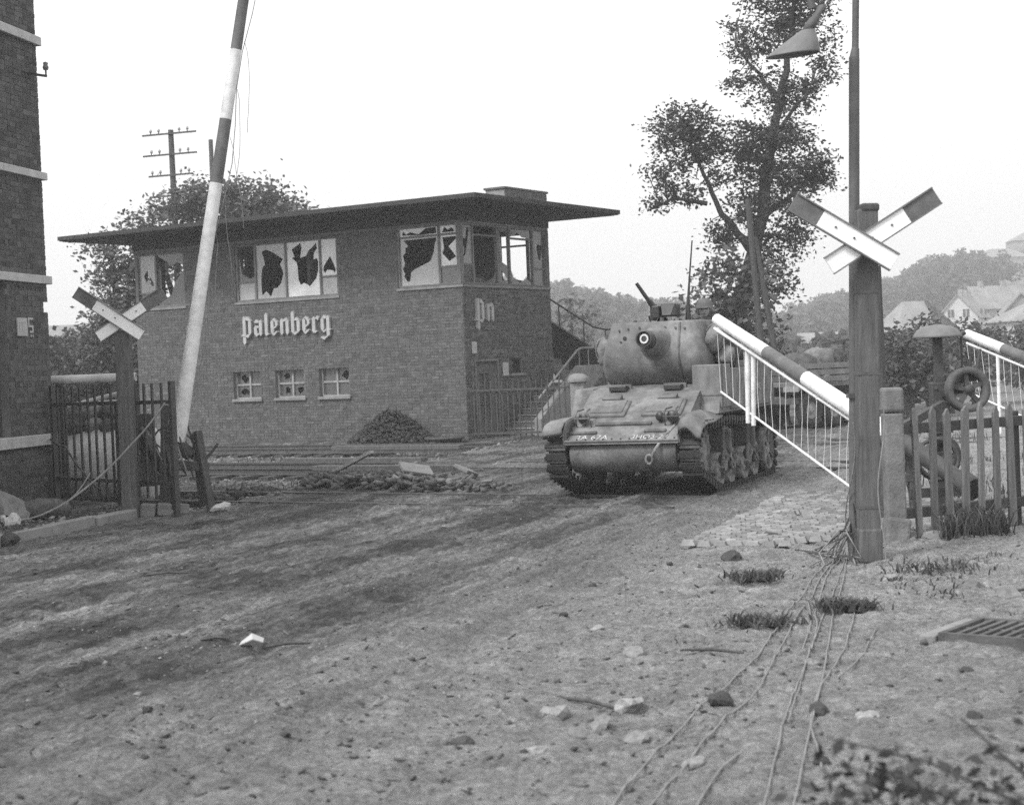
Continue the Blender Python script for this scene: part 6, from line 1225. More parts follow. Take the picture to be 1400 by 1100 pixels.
def sh(pts, j): return [(x, y + j * (i / max(1, len(pts) - 1)), z) for i, (x, y, z) in enumerate(pts)]
limbs = [([(6.95, 46, -0.2), (6.6, 46, 2.15), (6.39, 46, 3.08), (6.9, 46, 4.69), (7.16, 46, 5.66), (7.48, 46, 7.74), (7.81, 46, 8.93), (8.15, 46, 10.44), (8.36, 46, 12.25)], 0.3, 0.05),
 (sh([(6.9, 46, 4.69), (6.31, 46, 5.43), (5.98, 46, 5.85), (5.55, 46, 6.88), (4.98, 46, 8.13)], -0.6), 0.13, 0.03), (sh([(5.62, 45.7, 6.07), (4.75, 45.6, 6.24), (3.96, 45.6, 5.93)], 0.2), 0.07, 0.015),
 (sh([(7.16, 46, 5.66), (7.97, 46, 6.18), (8.71, 46, 6.86), (9.24, 46, 7.24)], 0.7), 0.1, 0.02), (sh([(7.48, 46, 7.74), (8.16, 46, 8.61), (8.59, 46, 9.2)], -0.5), 0.08, 0.02), (sh([(7.81, 46, 8.93), (7.09, 46, 9.87), (6.7, 46, 10.49)], 0.5), 0.07, 0.02),
 (sh([(8.15, 46, 10.44), (8.76, 46, 11.02), (9.18, 46, 11.41)], 0.3), 0.05, 0.015), (sh([(6.9, 46, 4.69), (7.53, 46, 5.17), (8.03, 46, 4.95)], 0.5), 0.07, 0.02), (sh([(6.5, 46, 2.6), (6.0, 46, 3.5), (5.7, 46, 4.0)], 0.4), 0.06, 0.02)]
blobs = [((4.98, 45.5, 8.02), 0.98, 0.78), ((4.43, 45.6, 6.93), 0.57, 0.49), ((4.16, 45.7, 6.29), 0.35, 0.37), ((5.57, 45.6, 7.39), 0.61, 0.72), ((6.1, 46.1, 7.88), 0.45, 0.51), ((7.43, 46.3, 10.77), 0.92, 0.92), ((8.65, 46.0, 10.82), 0.82, 0.72), ((9.02, 45.8, 9.89), 0.45, 0.51), ((7.98, 46.0, 9.12), 0.92, 0.65), ((6.87, 46.4, 9.57), 0.45, 0.41), ((7.32, 46.0, 7.83), 0.92, 0.72), ((8.13, 45.7, 7.7), 0.61, 0.57), ((6.68, 46.2, 7.14), 0.72, 0.61), ((7.58, 46.0, 6.6), 1.12, 0.65), ((8.51, 46.4, 6.87), 0.72, 0.61), ((9.12, 46.6, 6.74), 0.41, 0.45), ((7.14, 46.0, 5.7), 0.82, 0.57), ((8.04, 46.3, 5.15), 0.61, 0.72), ((5.99, 45.8, 5.03), 0.51, 0.61), ((7.48, 46.0, 3.95), 0.72, 0.72), ((7.79, 46, 12.27), 1.02, 0.82), ((8.8, 46.0, 12.03), 0.82, 0.82), ((5.12, 45.7, 6.29), 0.45, 0.37)]
tree('tall_tree', 'tall spindly broadleaf tree with ragged open crown behind the tank', (6.95, 46, 0), limbs, blobs, 0.06, 34, M_leaf, 31, spread=0.21, density=17)
def bush(name, label, base, blobs, leaf=0.1, per=30, mat=None, seed=0, density=8, trunk_h=0.5, cat='bush', group=None, spread=0.3, tr=0.06):
    b = Vector(base); limbs = []
    for (c, rx, rz) in blobs[:5]: c = Vector(c); limbs.append(([b + Vector((0, 0, -0.1)), b + Vector((0, 0, trunk_h)), b.lerp(c, 0.7) + Vector((0, 0, 0.2 * trunk_h)), c], tr, tr * 0.25))
    return tree(name, label, base, limbs, blobs, leaf, per, mat, seed, group, cat, spread, density)
bush('shrub', 'leafy shrub clustered round the foot of the tall tree', (5.9, 45.2, 0), [((5.74, 45.2, 3.5), 0.86, 0.92), ((6.47, 45.3, 3.9), 0.82, 0.92), ((5.6, 45.1, 2.2), 0.9, 0.9), ((6.6, 45.3, 2.3), 0.9, 0.9), ((6.1, 45.1, 1.2), 1.1, 0.8)], 0.1, 30, M_leaf_pale, 41)
bush('round_tree', 'small round-crowned tree standing behind the bell post', (9.2, 38, 0), [((9.1, 38, 1.75), 0.75, 0.45), ((8.6, 38.1, 1.5), 0.5, 0.4), ((9.7, 37.9, 1.45), 0.6, 0.4), ((9.25, 37.8, 1.2), 0.7, 0.3), ((9.0, 38.2, 2.05), 0.45, 0.25)], 0.07, 26, M_leaf_pale, 42, 12, 0.7, 'tree', spread=0.2, tr=0.1)
for i, (x, y, s, lab, m) in enumerate(((7.2, 44.0, 0.95, 'dark bush behind the truck cab', 0), (11.2, 46.5, 0.9, 'lower bush between the truck and the small round tree', 0), (10.6, 44, 1.0, 'pale bush on the meadow behind the round tree', 1))):
    bush('bush', lab, (x, y, 0), [((x, y, s * 1.4), s, s * .7), ((x - s * .8, y + .2, s * 0.8), s * .8, s * .6), ((x + s * .8, y, s * 0.9), s * .8, s * .6)], 0.1, 28, M_leaf if m == 0 else M_leaf_pale, 50 + i, 7)
for i, (x, y, h, lab) in enumerate(((12.3, 46, 2.1, 'twiggy orchard tree behind the mushroom bell'), (14.6, 52, 2.4, 'twiggy orchard tree in front of the ruined roof'), (13.4, 41, 1.8, 'leafy orchard tree beyond the far barrier'), (16.5, 50, 2.2, 'orchard tree before the pale house on the right'))):
    r_ = random.Random(i); bl_ = [((x + r_.uniform(-.9, .9), y + r_.uniform(-.7, .7), h * r_.uniform(.55, .95)), r_.uniform(.5, .9), r_.uniform(.4, .7)) for k in range(6)]
    bush('orchard_tree', lab, (x, y, 0), bl_, 0.085, 16, M_leaf_pale, 60 + i, 9, 0.9, 'tree', spread=0.26)
# behind the signal house and the railing
for i, (bx, by, bl_, lab) in enumerate((
    (-11.0, 58, [((-11.0, 58, 7.6), 1.2, 1.0), ((-9.6, 58, 8.0), 1.4, 0.9), ((-8.4, 58.5, 7.5), 1.3, 0.9), ((-12.3, 58, 6.8), 1.0, 0.9), ((-10.5, 58, 6.2), 1.6, 1.1), ((-7.6, 58, 7.2), 0.9, 0.6)], 'broad leafy tree rising above the signal house roof'),
    (-13.4, 57, [((-13.6, 57, 6.0), 0.7, 0.9), ((-13.1, 57, 4.9), 0.9, 0.9), ((-13.9, 57, 3.9), 0.9, 0.9), ((-12.8, 57, 3.6), 1.1, 0.9), ((-14.2, 57, 2.8), 0.8, 0.8), ((-12.2, 57, 5.6), 0.7, 0.6)], 'slimmer tree at the far end of the signal house'))):
    bush('leafy_tree', lab, (bx, by, 0), bl_, 0.09, 44, M_leaf_pale, 70 + i, 10, 2.2, 'tree', spread=0.36, tr=0.2)
for i, (x, y, s, lab) in enumerate(((-17.6, 62, 1.9, 'rounded dark tree beyond the corner building'), (-15.4, 60, 1.7, 'rounded dark tree seen through the left crossing sign'), (-19.6, 64, 1.8, 'dark tree close behind the corner building wall'), (-13.2, 62, 1.5, 'low dark tree behind the wooden sign post'))):
    bush('dark_tree', lab, (x, y, 0), [((x, y, s * 1.3), s, s * .75), ((x - s * .7, y, s * .9), s * .8, s * .7), ((x + s * .7, y, s * .8), s * .8, s * .7), ((x, y, s * .5), s, s * .5)], 0.15, 26, M_leaf, 80 + i, 4.5, 1.0, 'tree', spread=0.4, tr=0.12)
bush('thin_tree', 'thin half-bare tree on the slope beside the signal house stair', (3.5, 92, 0.3), [((3.55, 92, 4.3), 1.2, 0.8), ((2.7, 92, 3.6), 0.7, 0.5), ((4.5, 92, 3.2), 0.7, 0.5), ((3.5, 92, 5.2), 0.6, 0.5)], 0.16, 14, M_leaf_far, 91, 4, 2.2, 'tree', spread=0.4, tr=0.12)
# wooded hills: uncounted mass of crowns
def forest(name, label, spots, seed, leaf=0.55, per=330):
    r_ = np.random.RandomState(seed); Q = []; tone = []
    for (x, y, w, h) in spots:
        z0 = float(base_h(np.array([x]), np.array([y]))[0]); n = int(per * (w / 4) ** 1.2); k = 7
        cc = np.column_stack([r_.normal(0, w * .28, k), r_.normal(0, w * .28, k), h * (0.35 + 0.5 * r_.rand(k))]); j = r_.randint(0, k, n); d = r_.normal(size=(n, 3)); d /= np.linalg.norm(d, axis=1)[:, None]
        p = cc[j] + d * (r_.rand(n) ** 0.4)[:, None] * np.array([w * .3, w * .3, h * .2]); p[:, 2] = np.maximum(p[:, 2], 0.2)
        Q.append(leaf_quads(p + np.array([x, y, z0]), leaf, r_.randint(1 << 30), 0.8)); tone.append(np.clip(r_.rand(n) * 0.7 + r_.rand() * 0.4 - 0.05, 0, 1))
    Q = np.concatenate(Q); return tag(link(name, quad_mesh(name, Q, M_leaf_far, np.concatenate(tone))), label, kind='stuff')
r_ = np.random.RandomState(77); sp = []
for i in range(230):
    az = r_.uniform(-1.5, 11.5); d = r_.uniform(230, 420); sp.append((d * math.sin(R(az)), d * math.cos(R(az)), r_.uniform(4, 7), r_.uniform(5, 9)))
for i in range(70):
    az = r_.uniform(-22, -11); d = r_.uniform(110, 260); sp.append((d * math.sin(R(az)), d * math.cos(R(az)), r_.uniform(4, 7), r_.uniform(4, 7)))
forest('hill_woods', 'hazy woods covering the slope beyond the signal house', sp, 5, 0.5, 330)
sp = []
for i in range(120):
    az = r_.uniform(12.6, 16.3); d = r_.uniform(300, 420); sp.append((d * math.sin(R(az)), d * math.cos(R(az)), r_.uniform(5, 8), r_.uniform(5, 9) + (2 if az > 14 else 0)))
for i in range(60):
    az = r_.uniform(9, 20); d = r_.uniform(120, 230); sp.append((d * math.sin(R(az)), d * math.cos(R(az)), r_.uniform(3, 5), r_.uniform(2, 3.5)))
for i in range(36):
    az = r_.uniform(9.4, 13.5); d = r_.uniform(380, 520); sp.append((d * math.sin(R(az)), d * math.cos(R(az)), r_.uniform(4, 6), r_.uniform(2.5, 4.5)))
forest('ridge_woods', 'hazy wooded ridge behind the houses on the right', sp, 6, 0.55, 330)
sp = []
for i in range(60): sp.append((r_.uniform(6, 34), r_.uniform(52, 110), r_.uniform(2, 3.4), r_.uniform(1.0, 1.9)))
for i in range(30): sp.append((r_.uniform(-24, -10), r_.uniform(66, 95), r_.uniform(2, 3.5), r_.uniform(1.0, 2.2)))
forest('hedgerow', 'low hedges and scrub on the meadow beyond the tracks', sp, 9, 0.16, 900)

# ------------------------------------------------------------------ houses on the slope
def cottage(label, x, y, w, d, hw, hr, rot, wm, rm, wins=((-0.3, 0.5), (0.3, 0.5)), chim=True, gable=True, name='house', ruined=False, z=None):
    z0 = float(base_h(np.array([x]), np.array([y]))[0]) if z is None else z
    t = thing(name, label, 'house', (x, y, z0), R(rot)); mb = MB(); mb.box(-w/2, w/2, -d/2, d/2, -2, hw)
    if gable: mb.prism([(-d/2, hw), (d/2, hw), (0, hw + hr)], -w/2 + 0.01, w/2 - 0.01, XF)
    mb.build('wall', wm, t)
    mb = MB(); o = 0.35
    if gable:
        for s in (-1, 1):
            e = Vector((0, s * (d/2 + o), hw - o * hr / (d/2))); r = Vector((0, 0, hw + hr)); n = Vector((0, s * hr, d/2)).normalized() * 0.15
            if ruined and s < 0:
                for k in range(12):
                    xx_ = -w/2 + w * k / 11; mb.beam(Vector((xx_, e.y, e.z)), Vector((xx_, 0, r.z)), 0.14, 0.14)
                vs = [Vector((-w/2 - o, e.y, e.z)) + n, Vector((w * .12, e.y, e.z)) + n, Vector((-w * .02, 0, r.z)) + n, Vector((-w/2 - o, 0, r.z)) + n]
            else: vs = [Vector((-w/2 - o, e.y, e.z)) + n, Vector((w/2 + o, e.y, e.z)) + n, Vector((w/2 + o, 0, r.z)) + n, Vector((-w/2 - o, 0, r.z)) + n]
            b = [p - n for p in vs]; mb.add(vs + b, [(0, 1, 2, 3), (7, 6, 5, 4), (0, 4, 5, 1), (1, 5, 6, 2), (2, 6, 7, 3), (3, 7, 4, 0)])
    else:
        k = w / 2 - d / 2; vs = [(-w/2 - o, -d/2 - o, hw), (w/2 + o, -d/2 - o, hw), (w/2 + o, d/2 + o, hw), (-w/2 - o, d/2 + o, hw), (-k, 0, hw + hr), (k, 0, hw + hr)]
        mb.add(vs, [(0, 1, 5, 4), (2, 3, 4, 5), (1, 2, 5), (3, 0, 4), (3, 2, 1, 0)])
    ro = mb.build('roof', rm, t)
    if chim:
        for cx in ((-w * .25, w * .2) if w > 7 else (w * .15,)): mb = MB(); mb.box(cx - .35, cx + .35, -.35, .35, hw + hr * .6, hw + hr + 0.9); mb.build('chimney', M_plaster_d, ro)
    for (fx, fz) in wins:
        for side, (M_, ext) in enumerate(((Matrix.Identity(4), w), (Matrix.Rotation(R(-90), 4, 'Z'), d))):
            off = d/2 if side == 0 else w/2; mb = MB(); cx = fx * ext; mb.box(cx - .5, cx + .5, -off - .03, -off + .1, hw * fz - .65, hw * fz + .65, M_); wi = mb.build('window', M_darkpane, t)
            mb = MB(); mb.box(cx - .04, cx + .04, -off - .05, -off - .031, hw * fz - .65, hw * fz + .65, M_); mb.box(cx - .6, cx + .6, -off - .08, -off - .031, hw * fz - .78, hw * fz - .66, M_); mb.build('window_bar', M_framew, wi)
    return t
rh = thing('ruined_house', 'shell-damaged house with bare rafters showing through its grey tiled roof', 'house', (37.0, 150, 0), R(14))
mb = MB(); mb.box(-3.6, 3.2, -3.4, 3.4, -1, 2.6); mb.build('wall', M_plaster_d, rh)
def slab(mb, pts, th=0.15):
    P_ = [Vector(p) for p in pts]; n_ = (P_[1] - P_[0]).cross(P_[2] - P_[0]).normalized() * th; k_ = len(P_); mb.add(P_ + [p - n_ for p in P_], [tuple(range(k_)), tuple(reversed(range(k_, 2 * k_)))] + [(i, (i+1) % k_, k_ + (i+1) % k_, k_ + i) for i in range(k_)])
mb = MB(); slab(mb, [(-4.0, -3.8, 2.4), (0.7, -3.8, 2.4), (0.9, -0.2, 6.2), (-1.2, -0.2, 6.2)]); slab(mb, [(-4.0, 3.8, 2.4), (-4.0, -3.8, 2.4), (-1.2, -0.2, 6.2), (-1.2, 0.2, 6.2)]); slab(mb, [(3.6, 3.8, 2.4), (-4.0, 3.8, 2.4), (-1.2, 0.2, 6.2), (0.9, 0.2, 6.2)]); rr_ = mb.build('roof', M_tiles_p, rh)
for k in range(9):
    f = k / 8; mb = MB(); mb.beam((0.9 + 2.7 * f, -3.8, 2.4), (0.9 + 0.4 * f, -0.3, 6.15 - 0.5 * f), 0.16, 0.16); mb.build('rafter', M_wood_dark, rr_)
    mb = MB(); mb.beam((3.6, -3.8 + 7.6 * f, 2.4), (1.0, -0.2 + 0.4 * f, 6.2), 0.16, 0.16); mb.build('rafter', M_wood_dark, rr_)
cottage('white gabled house with two small attic windows on the slope', 72.4, 262, 8, 6.2, 3.9, 3.4, 62, M_plaster, M_tiles_p, ((-0.18, 1.12), (0.2, 1.12), (-.3, .5), (.3, .5)))
cottage('long pale-roofed house just behind the white gabled house', 81, 275, 10, 7, 4.2, 3.6, 20, M_plaster_d, M_tiles_p, ((-0.3, .5), (.3, .5)))
cottage('grey house with a broad dark gable roof below the white house', 66.5, 215, 9, 8, 3.6, 4.4, 78, M_plaster_d, M_tiles, ((-0.3, .5), (.3, .5)), False)
cottage('pale two-storey house with hipped roof at the right of the meadow', 48.9, 152, 7.5, 6, 4.0, 1.9, 8, M_plaster, M_tiles_p, ((-0.38, .72), (-0.15, .72), (0.1, .72), (-0.38, .22), (-.12, .22)), False, False)
cottage('low pale farm building alone on the open slope', 39.5, 200, 9, 5, 2.6, 1.6, 5, M_plaster_d, M_tiles_p, ((-0.3, .5), (0.3, .5)), False)
cottage('small house half hidden by trees up the slope', 93, 330, 9, 7, 4, 3, 30, M_plaster, M_tiles_p)
cottage('large pale block building on top of the hill', 127, 425, 13, 8, 5.5, 2.4, 10, M_plaster_d, M_tiles_p, ((-0.35, .6), (-.1, .6), (.15, .6), (.38, .6)), False, False)
cottage('second hilltop building standing higher behind the large block', 139, 438, 10, 8, 8, 2.5, 0, M_plaster_d, M_tiles_p, ((-0.3, .6), (0, .6), (.3, .6)), False, False)

# ------------------------------------------------------------------ things lying on the road
wires = [([(3.05, 15.23), (2.4, 13.3), (1.93, 11.67), (1.3, 9.45), (0.96, 8.54), (0.6, 7.48), (0.41, 6.9), (0.2, 6.0)], 'long pale ground cable running farthest left from the lamp post'),
 ([(2.99, 15.03), (2.41, 13.13), (1.59, 10.09), (1.25, 8.76), (0.99, 8.09), (0.68, 7.17), (0.54, 6.75), (0.3, 6.0)], 'long pale ground cable next to the farthest-left one'),
 ([(2.95, 14.83), (2.41, 12.97), (2.02, 11.27), (1.96, 10.83), (1.53, 9.08), (1.28, 8.09), (1.14, 7.44), (0.98, 6.72), (0.8, 6.0)], 'kinked ground cable with a loop halfway from the lamp post'),
 ([(2.97, 14.82), (2.63, 13.4), (2.05, 11.15), (1.61, 9.38), (1.24, 7.81)], 'straight dark ground cable between the kinked cables'),
 ([(3.06, 15.22), (2.59, 13.08), (2.19, 11.47), (1.89, 10.12), (1.67, 9.12), (1.34, 7.73), (1.16, 6.96), (1.0, 6.3)], 'ground cable passing just left of the largest dark tuft'),
 ([(2.28, 11.21), (1.95, 9.92), (1.56, 8.7), (1.38, 7.95), (1.26, 6.94)], 'short ground cable starting at the largest dark tuft'),
 ([(2.3, 10.63), (1.99, 9.64), (1.64, 8.83)], 'thin twig-like ground cable beside the drain grate'),
 ([(1.0, 7.47), (0.86, 7.24), (0.69, 6.61), (0.6, 6.2)], 'loose cable end among the pebbles'),
 ([(2.15, 12.29), (1.94, 10.94), (1.66, 9.8)], 'short branching ground cable near the two small tufts')]
for i, (pts_, lab) in enumerate(wires):
    fine = []; r_ = random.Random(i)
    for a, b in zip(pts_[:-1], pts_[1:]):
        n_ = max(3, int(math.dist(a, b) / 0.12))
        for q in range(n_): f = q / n_; x = a[0] + (b[0] - a[0]) * f + r_.uniform(-.006, .006); y = a[1] + (b[1] - a[1]) * f; fine.append((x, y, H0(x, y) + 0.012))
    sm_ = [Vector(p) for p in fine]
    for it in range(3): sm_ = [sm_[0]] + [(sm_[k-1] + sm_[k] * 2 + sm_[k+1]) / 4 for k in range(1, len(sm_) - 1)] + [sm_[-1]]
    sm_ = [Vector((p.x, p.y, max(p.z, H0(p.x, p.y) + 0.008))) for p in sm_]
    mb = MB(); mb.tube(sm_, 0.0055 if i not in (3, 6) else 0.0045, 5); tag(mb.build('ground_cable', M_wire_p if i not in (3, 6) else M_wire), lab, 'cable')
# cables hanging down the lamp post to the ground
for i, (a, b, lab) in enumerate((((2.9, 14.05, 1.2), (2.92, 14.6, 0.0), 'cable hanging down the left face of the lamp post'), ((3.14, 14.05, 1.3), (3.1, 14.02, 0.02), 'thin pale wire running down the front of the lamp post'))):
    mb = MB(); A_v, B_v = Vector(a), Vector(b); mb.tube([A_v.lerp(B_v, f) + Vector((0.03 * math.sin(f * 7 + i), -0.02, 0)) for f in np.linspace(0, 1, 14)], 0.006, 5); tag(mb.build('hanging_cable', M_wire_p if i else M_wire), lab, 'cable')
rt = thing('root_tangle', 'tangle of loose wires and twigs bunched at the foot of the lamp post', 'wire tangle', (2.92, 14.5, 0))
for k in range(12):
    r_ = random.Random(k); mb = MB(); mb.tube([(0.02, -0.1, 0.55 * r_.random() + 0.1), (r_.uniform(-.12, .02), r_.uniform(-.3, .0), 0.25), (r_.uniform(-.3, 0.05), r_.uniform(-.5, .3), 0.05), (r_.uniform(-.5, -.05), r_.uniform(-.7, .5), 0.02)], 0.007, 5); mb.build('strand', M_wire if k % 2 else M_wood_dark, rt)
# drain grate
gt = thing('drain_grate', 'sunken iron drain grate in a concrete surround half covered by dirt', 'drain grate', (3.27, 10.02, 0.02), R(-38))
mb = MB()
for (x0, x1, y0, y1) in ((-0.62, 0.62, 0.3, 0.34), (-0.62, 0.62, -0.34, -0.3), (-0.62, -0.58, -0.3, 0.3), (0.58, 0.62, -0.3, 0.3)): mb.box(x0, x1, y0, y1, -0.06, 0.03)
mb.build('frame', M_rust, gt)
for k in range(15): mb = MB(); x = -0.52 + k * 0.0743; mb.box(x - 0.016, x + 0.016, -0.3, 0.3, -0.04, 0.024); mb.build('grate_bar', M_rust, gt)
mb = MB(); mb.box(-0.58, 0.58, -0.012, 0.012, -0.05, 0.015); mb.build('cross_bar', M_rust, gt)
mb = MB(); mb.box(-0.58, 0.58, -0.3, 0.3, -0.06, -0.045); mb.build('shaft', M_framed, gt)
mb = MB(); mb.box(-0.74, -0.63, -0.36, 0.36, -0.05, 0.012); mb.build('surround', M_concrete, gt, bevel=0.01)
# stones, clods and litter
sl = [(1.03, 8.56, .14, 'd'), (0.69, 10.05, .13, 's'), (1.48, 8.2, .1, 'd'), (0.53, 7.81, .11, 's'), (0.5, 10.93, .09, 's'), (2.11, 13.5, .16, 'd'), (3.43, 12.43, .2, 's'), (3.5, 11.82, .22, 's'), (2.46, 8.19, .08, 'd'), (1.95, 8.76, .07, 'd'), (1.69, 9.58, .1, 's'), (0.54, 8.47, .16, 's'), (0.16, 8.45, .18, 's'), (0.25, 7.86, .09, 's'), (0.36, 8.05, .13, 's'), (0.05, 7.6, .1, 's'), (-0.3, 7.9, .1, 'd'), (-1.2, 8.2, .06, 'd'), (0.0, 9.6, .05, 'd'), (0.3, 11.6, .06, 'd'), (1.3, 12.2, .05, 'd'), (1.1, 11.0, .05, 'd'), (2.5, 9.2, .1, 'd'), (2.2, 8.0, .08, 'd'), (1.3, 7.2, .08, 'd'), (0.75, 7.3, .1, 's'), (2.9, 12.9, .12, 's'), (1.9, 14.6, .2, 'd'), (2.45, 16.1, .22, 'd'), (2.35, 15.6, .14, 'd'), (-0.9, 9.0, .06, 'd'), (-2.0, 8.7, .06, 'd'), (0.6, 13.4, .06, 'd'), (0.45, 12.6, .05, 'd'), (1.7, 8.1, .12, 's'), (3.0, 8.6, .09, 'd')]
rkd = [rock_mesh('clod', M_clod, 90 + s, 2, (1, .85, .65), 0.5) for s in range(4)]
for i, (x, y, s, k) in enumerate(sl):
    o = link('clod' if k == 'd' else 'stone', (rkd if k == 'd' else rk)[i % 4], None, (x, y, H0(x, y) + s * 0.06), (rnd.uniform(-.3, .3), rnd.uniform(-.3, .3), rnd.uniform(0, 6)), (s * 1.15, s * 1.1, s))
    tag(o, 'dark clod of earth lying on the bare dirt' if k == 'd' else 'pale rounded stone half sunk in the bare dirt', 'clod' if k == 'd' else 'stone', 'dark clods on the road' if k == 'd' else 'pale stones on the road')
n = 9000; y = 5.0 * (26 / 5.0) ** rs.rand(n); x = rs.uniform(-0.42, 0.42, n) * y * 1.1; k = inpoly(x, y, pave) == False
x, y = x[k], y[k]; s = (0.006 + 0.022 * rs.rand(len(x)) ** 2.5) * (1 + (rs.rand(len(x)) > .97) * 1.2)
den = fbm(x, y, 0.8, 3, 55) + 0.25 * (x > 0.4 * 1 - 0.0) > 0.45; x, y, s = x[den], y[den], s[den]
tag(rock_pile('gravel', np.column_stack([x, y, near_h(x, y) + s * 0.12]), s, M_gravel, 16), 'loose grit and pebbles strewn over the dirt road', kind='stuff')
n = 6000; y = 6.0 * (24 / 6.0) ** rs.rand(n); x = rs.uniform(-0.42, 0.3, n) * y; sx_ = x * ROADN[0] + y * ROADN[1]; k = (sx_ < -1.8) & ~inpoly(x, y, pave); x, y = x[k], y[k]; s = 0.007 + 0.026 * rs.rand(len(x)) ** 3
tag(rock_pile('mud_crumbs', np.column_stack([x, y, near_h(x, y) + s * 0.1]), s, M_mudcrumb, 17, sq=(1.7, 0.9, 0.35)), 'churned crumbs of dark mud along the tank ruts', kind='stuff')
lt = thing('paper_scrap', 'crumpled white paper scrap lying in the middle of the road', 'paper', (-1.81, 11.04, H0(-1.81, 11.04) + 0.02), R(10))
mb = MB(); P_ = [(-.09, -.04, 0.0), (0.0, -.05, .035), (.07, -.02, .005), (.08, .05, .02), (.0, .04, .06), (-.07, .05, .01)]; mb.add(P_ + [(a, b, c - .006) for a, b, c in P_], [(0, 1, 4, 5), (1, 2, 3, 4), (11, 10, 7, 6), (10, 9, 8, 7), (0, 6, 7, 1), (1, 7, 8, 2), (2, 8, 9, 3), (3, 9, 10, 4), (4, 10, 11, 5), (5, 11, 6, 0)]); mb.build('sheet', M_paper, lt)
for i, (x, y, L_, a, lab) in enumerate(((-1.55, 10.9, .3, .3, 'dark stick beside the crumpled paper scrap'), (-2.1, 11.25, .2, .1, 'short stick left of the crumpled paper scrap'), (1.15, 9.9, .4, -.5, 'thin stick among the ground cables'), (3.75, 12.0, .5, .25, 'flat dark batten lying near the picket fence'), (0.35, 8.6, .5, -.9, 'crooked twig among the pale stones'), (-3.2, 15.0, .4, .1, 'dark splinter pressed into the rutted mud'))):
    mb = MB(); z = H0(x, y) + 0.02; mb.tube([(x - L_/2 * math.cos(a), y - L_/2 * math.sin(a), z), (x, y + .02, z + .01), (x + L_/2 * math.cos(a), y + L_/2 * math.sin(a), z)], [.008, .012, .007], 6); tag(mb.build('stick', M_wood_dark), lab, 'stick')
# grass
def blades(cx, cy, rx, ry, n, h, seed, parent=None, name='grass', lean=1.1):
    r_ = np.random.RandomState(seed); x = cx + r_.normal(0, rx, n); y = cy + r_.normal(0, ry, n); z = near_h(x, y) - 0.01
    L_ = h * (0.4 + 0.8 * r_.rand(n)); a = r_.rand(n) * 6.28; w = 0.006 + 0.004 * r_.rand(n); le = lean * (0.3 + r_.rand(n)); b = r_.rand(n) * 6.28
    p = np.stack([x, y, z], 1); sx = np.stack([np.cos(a) * w, np.sin(a) * w, 0 * w], 1); m = p + np.stack([np.cos(b) * L_ * le * .4, np.sin(b) * L_ * le * .4, L_ * .6], 1); t_ = p + np.stack([np.cos(b) * L_ * le, np.sin(b) * L_ * le, L_ * .85], 1)
    q = np.concatenate([np.stack([p - sx, p + sx, m + sx * .8, m - sx * .8], 1), np.stack([m - sx * .8, m + sx * .8, t_ + sx * .1, t_ - sx * .1], 1)])
    o = link(name, quad_mesh(name, q, M_grass, np.tile(r_.rand(n), 2)), parent); return o
for i, (x, y, r1, h, n, lab) in enumerate(((1.87, 13.12, .1, .085, 420, 'small dark grass tuft farthest from the drain grate'), (1.62, 10.98, .12, .08, 420, 'low spread grass tuft left of the ground cables'), (2.26, 11.34, .09, .1, 600, 'dense dark grass tuft between cables and drain grate'), (3.35, 13.2, .2, .07, 200, 'thin patch of grass on the sandy verge'))):
    t = thing('grass_tuft', lab, 'grass', (x, y, 0)); o = blades(0, 0, r1, r1 * .8, n, h, 200 + i, None, 'blades'); o.data.transform(Matrix.Translation((0, 0, H0(x, y) - H0(0, 0) + 0.025))); o.parent = t; o['kind'] = 'stuff'
bl_x = np.linspace(0, 1, 14); parts_ = []
gq = None
r_ = np.random.RandomState(300); n = 5200; f = r_.rand(n) ** 0.8; cx = 3.75 + f * 3.1 + r_.normal(0, .1, n); cy = 15.55 + f * 1.75 + r_.normal(-.06, .16, n); k = fbm(cx, cy, 1.6, 2, 71) > 0.36; cx, cy = cx[k], cy[k]
def blades_at(x, y, h, seed, name, label, lean=0.5):
    r_ = np.random.RandomState(seed); n = len(x); z = near_h(x, y) - 0.01; L_ = h * (0.35 + 0.9 * r_.rand(n) ** 2); a = r_.rand(n) * 6.28; w = 0.006 + 0.005 * r_.rand(n); le = lean * (0.3 + r_.rand(n)); b = r_.rand(n) * 6.28
    p = np.stack([x, y, z], 1); sx = np.stack([np.cos(a) * w, np.sin(a) * w, 0 * w], 1); m = p + np.stack([np.cos(b) * L_ * le * .4, np.sin(b) * L_ * le * .4, L_ * .6], 1); t_ = p + np.stack([np.cos(b) * L_ * le, np.sin(b) * L_ * le, L_ * .85], 1)
    q = np.concatenate([np.stack([p - sx, p + sx, m + sx * .8, m - sx * .8], 1), np.stack([m - sx * .8, m + sx * .8, t_ + sx * .1, t_ - sx * .1], 1)])
    return tag(link(name, quad_mesh(name, q, M_grass, np.tile(r_.rand(n), 2))), label, kind='stuff')
blades_at(cx, cy, 0.3, 301, 'weeds', 'ragged weeds and grass along the foot of the picket fence')
n = 7000; cx = rs.uniform(4, 11, n); cy = rs.uniform(17.5, 40, n); k = (fbm(cx, cy, 0.7, 3, 72) > 0.47) & (cx > 0.24 * cy - 0.2); blades_at(cx[k], cy[k], 0.22, 302, 'meadow_grass', 'patchy grass on the ground behind the picket fence')
n = 2600; cx = rs.uniform(2.6, 5.5, n); cy = rs.uniform(9.5, 15, n); k = fbm(cx, cy, 1.3, 3, 73) > 0.6; blades_at(cx[k], cy[k], 0.07, 303, 'verge_grass', 'sparse short grass on the sandy verge', 0.9)
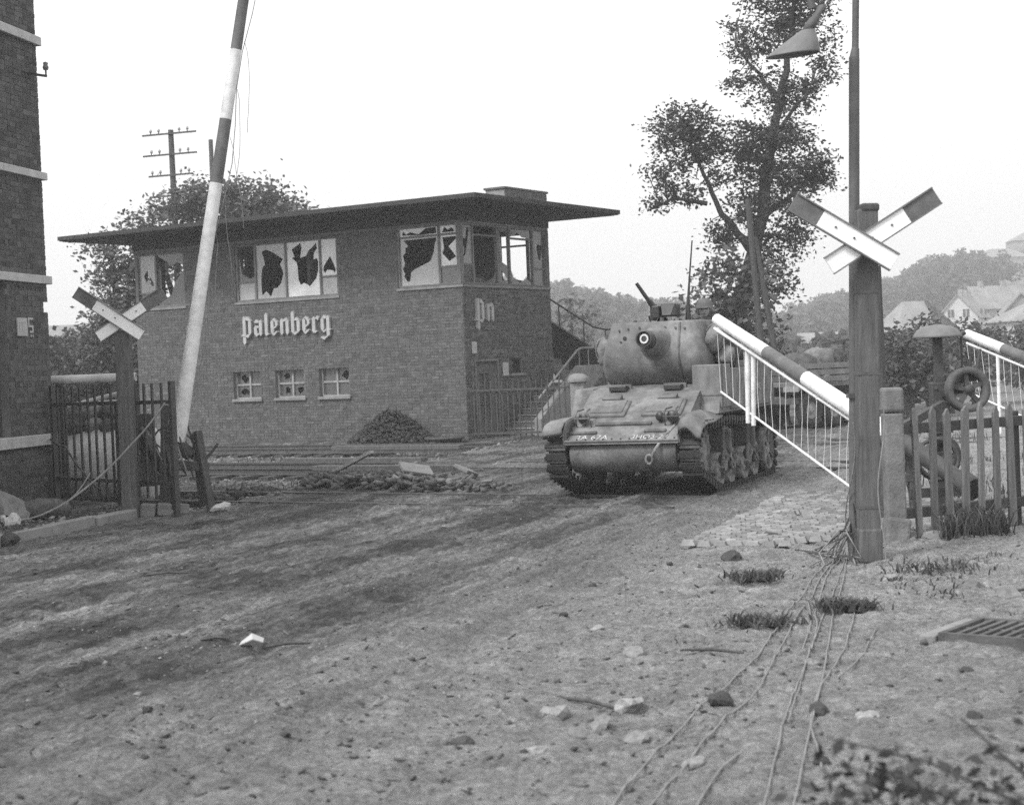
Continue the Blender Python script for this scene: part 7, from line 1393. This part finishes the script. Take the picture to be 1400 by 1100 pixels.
n = 2500; xx = rs.uniform(-16, 6, n); vv = rs.choice([12.6, 6.0, 14.3], n) + rs.normal(0, .5, n); P = np.array([P0X, P0Y])[None] + xx[:, None] * np.array([LXV.x, LXV.y]) + (-vv)[:, None] * np.array([LYV.x, LYV.y]); k = edge_d(P[:, 0], P[:, 1]) > 0.1; P = P[k]; blades_at(P[:, 0], P[:, 1], 0.2, 304, 'track_weeds', 'dry weeds between the railway tracks')
# blurred bramble close to the camera, bottom right
bs = thing('bramble', 'out-of-focus dark bramble twigs and leaves in the near right corner', 'bramble', (1.75, 4.7, 0)); mb = MB(); cen = []; r_ = np.random.RandomState(8)
for k in range(22):
    a = Vector((r_.uniform(-.25, .3), r_.uniform(-.15, .25), -0.05)); e = Vector((r_.uniform(-.95, .45), r_.uniform(-.3, .35), r_.uniform(.5, .9))); m = a.lerp(e, .5) + Vector((r_.uniform(-.1, .1), 0, .12)); mb.tube([a, a.lerp(m, .5), m, m.lerp(e, .5) + Vector((0, 0, .03)), e], [.007, .006, .005, .004, .0025], 5)
    nl = int(r_.uniform(22, 45)); f = r_.rand(nl)[:, None]; cen.append(np.array(m) * (1 - f) + np.array(e) * f + r_.normal(0, .045, (nl, 3)) + np.array([0, 0, -0.06]))
for (a, m, e) in (((-.2, 0, 0), (-.25, 0, .5), (.3, .05, .78)), ((.0, 0, 0), (-.3, 0, .55), (-.5, .0, .74)), ((.2, 0, 0), (.1, 0, .6), (-.32, 0, .98))): mb.tube([a, m, e], [.008, .006, .003], 5)
mb.build('twig', M_wood_dark, bs); cen.append(np.column_stack([r_.uniform(-.95, .35, 420), r_.normal(0, .16, 420), r_.uniform(.2, .62, 420) + r_.normal(0, .03, 420)])); cen = np.concatenate(cen); cen = cen[(cen[:, 2] < 0.8) & (vnoise(cen[:, 0] * 7 + 9, cen[:, 2] * 7, 3) > 0.42)]; link('foliage', quad_mesh('foliage', leaf_quads(np.concatenate([cen, cen + np.random.RandomState(4).normal(0, .03, cen.shape)]), 0.024, 9, 0.8), M_leaf, np.random.RandomState(1).rand(2 * len(cen))), bs)['kind'] = 'stuff'
# haze in the valley air
hz = MB(); hz.box(-330, 330, -70, 640, -2.5, 60); hm = bpy.data.materials.new('haze'); hm.use_nodes = True; nt = hm.node_tree; nt.nodes.clear(); vo = nt.nodes.new('ShaderNodeVolumePrincipled'); vo.inputs['Color'].default_value = (0.95, 0.95, 0.95, 1); vo.inputs['Density'].default_value = 0.0016; vo.inputs['Anisotropy'].default_value = 0.2
nt.links.new(vo.outputs[0], nt.nodes.new('ShaderNodeOutputMaterial').inputs['Volume']); ho = hz.build('haze', hm); ho['kind'] = 'stuff'; ho['label'] = 'pale autumn haze filling the valley air'; ho.display_type = 'WIRE'
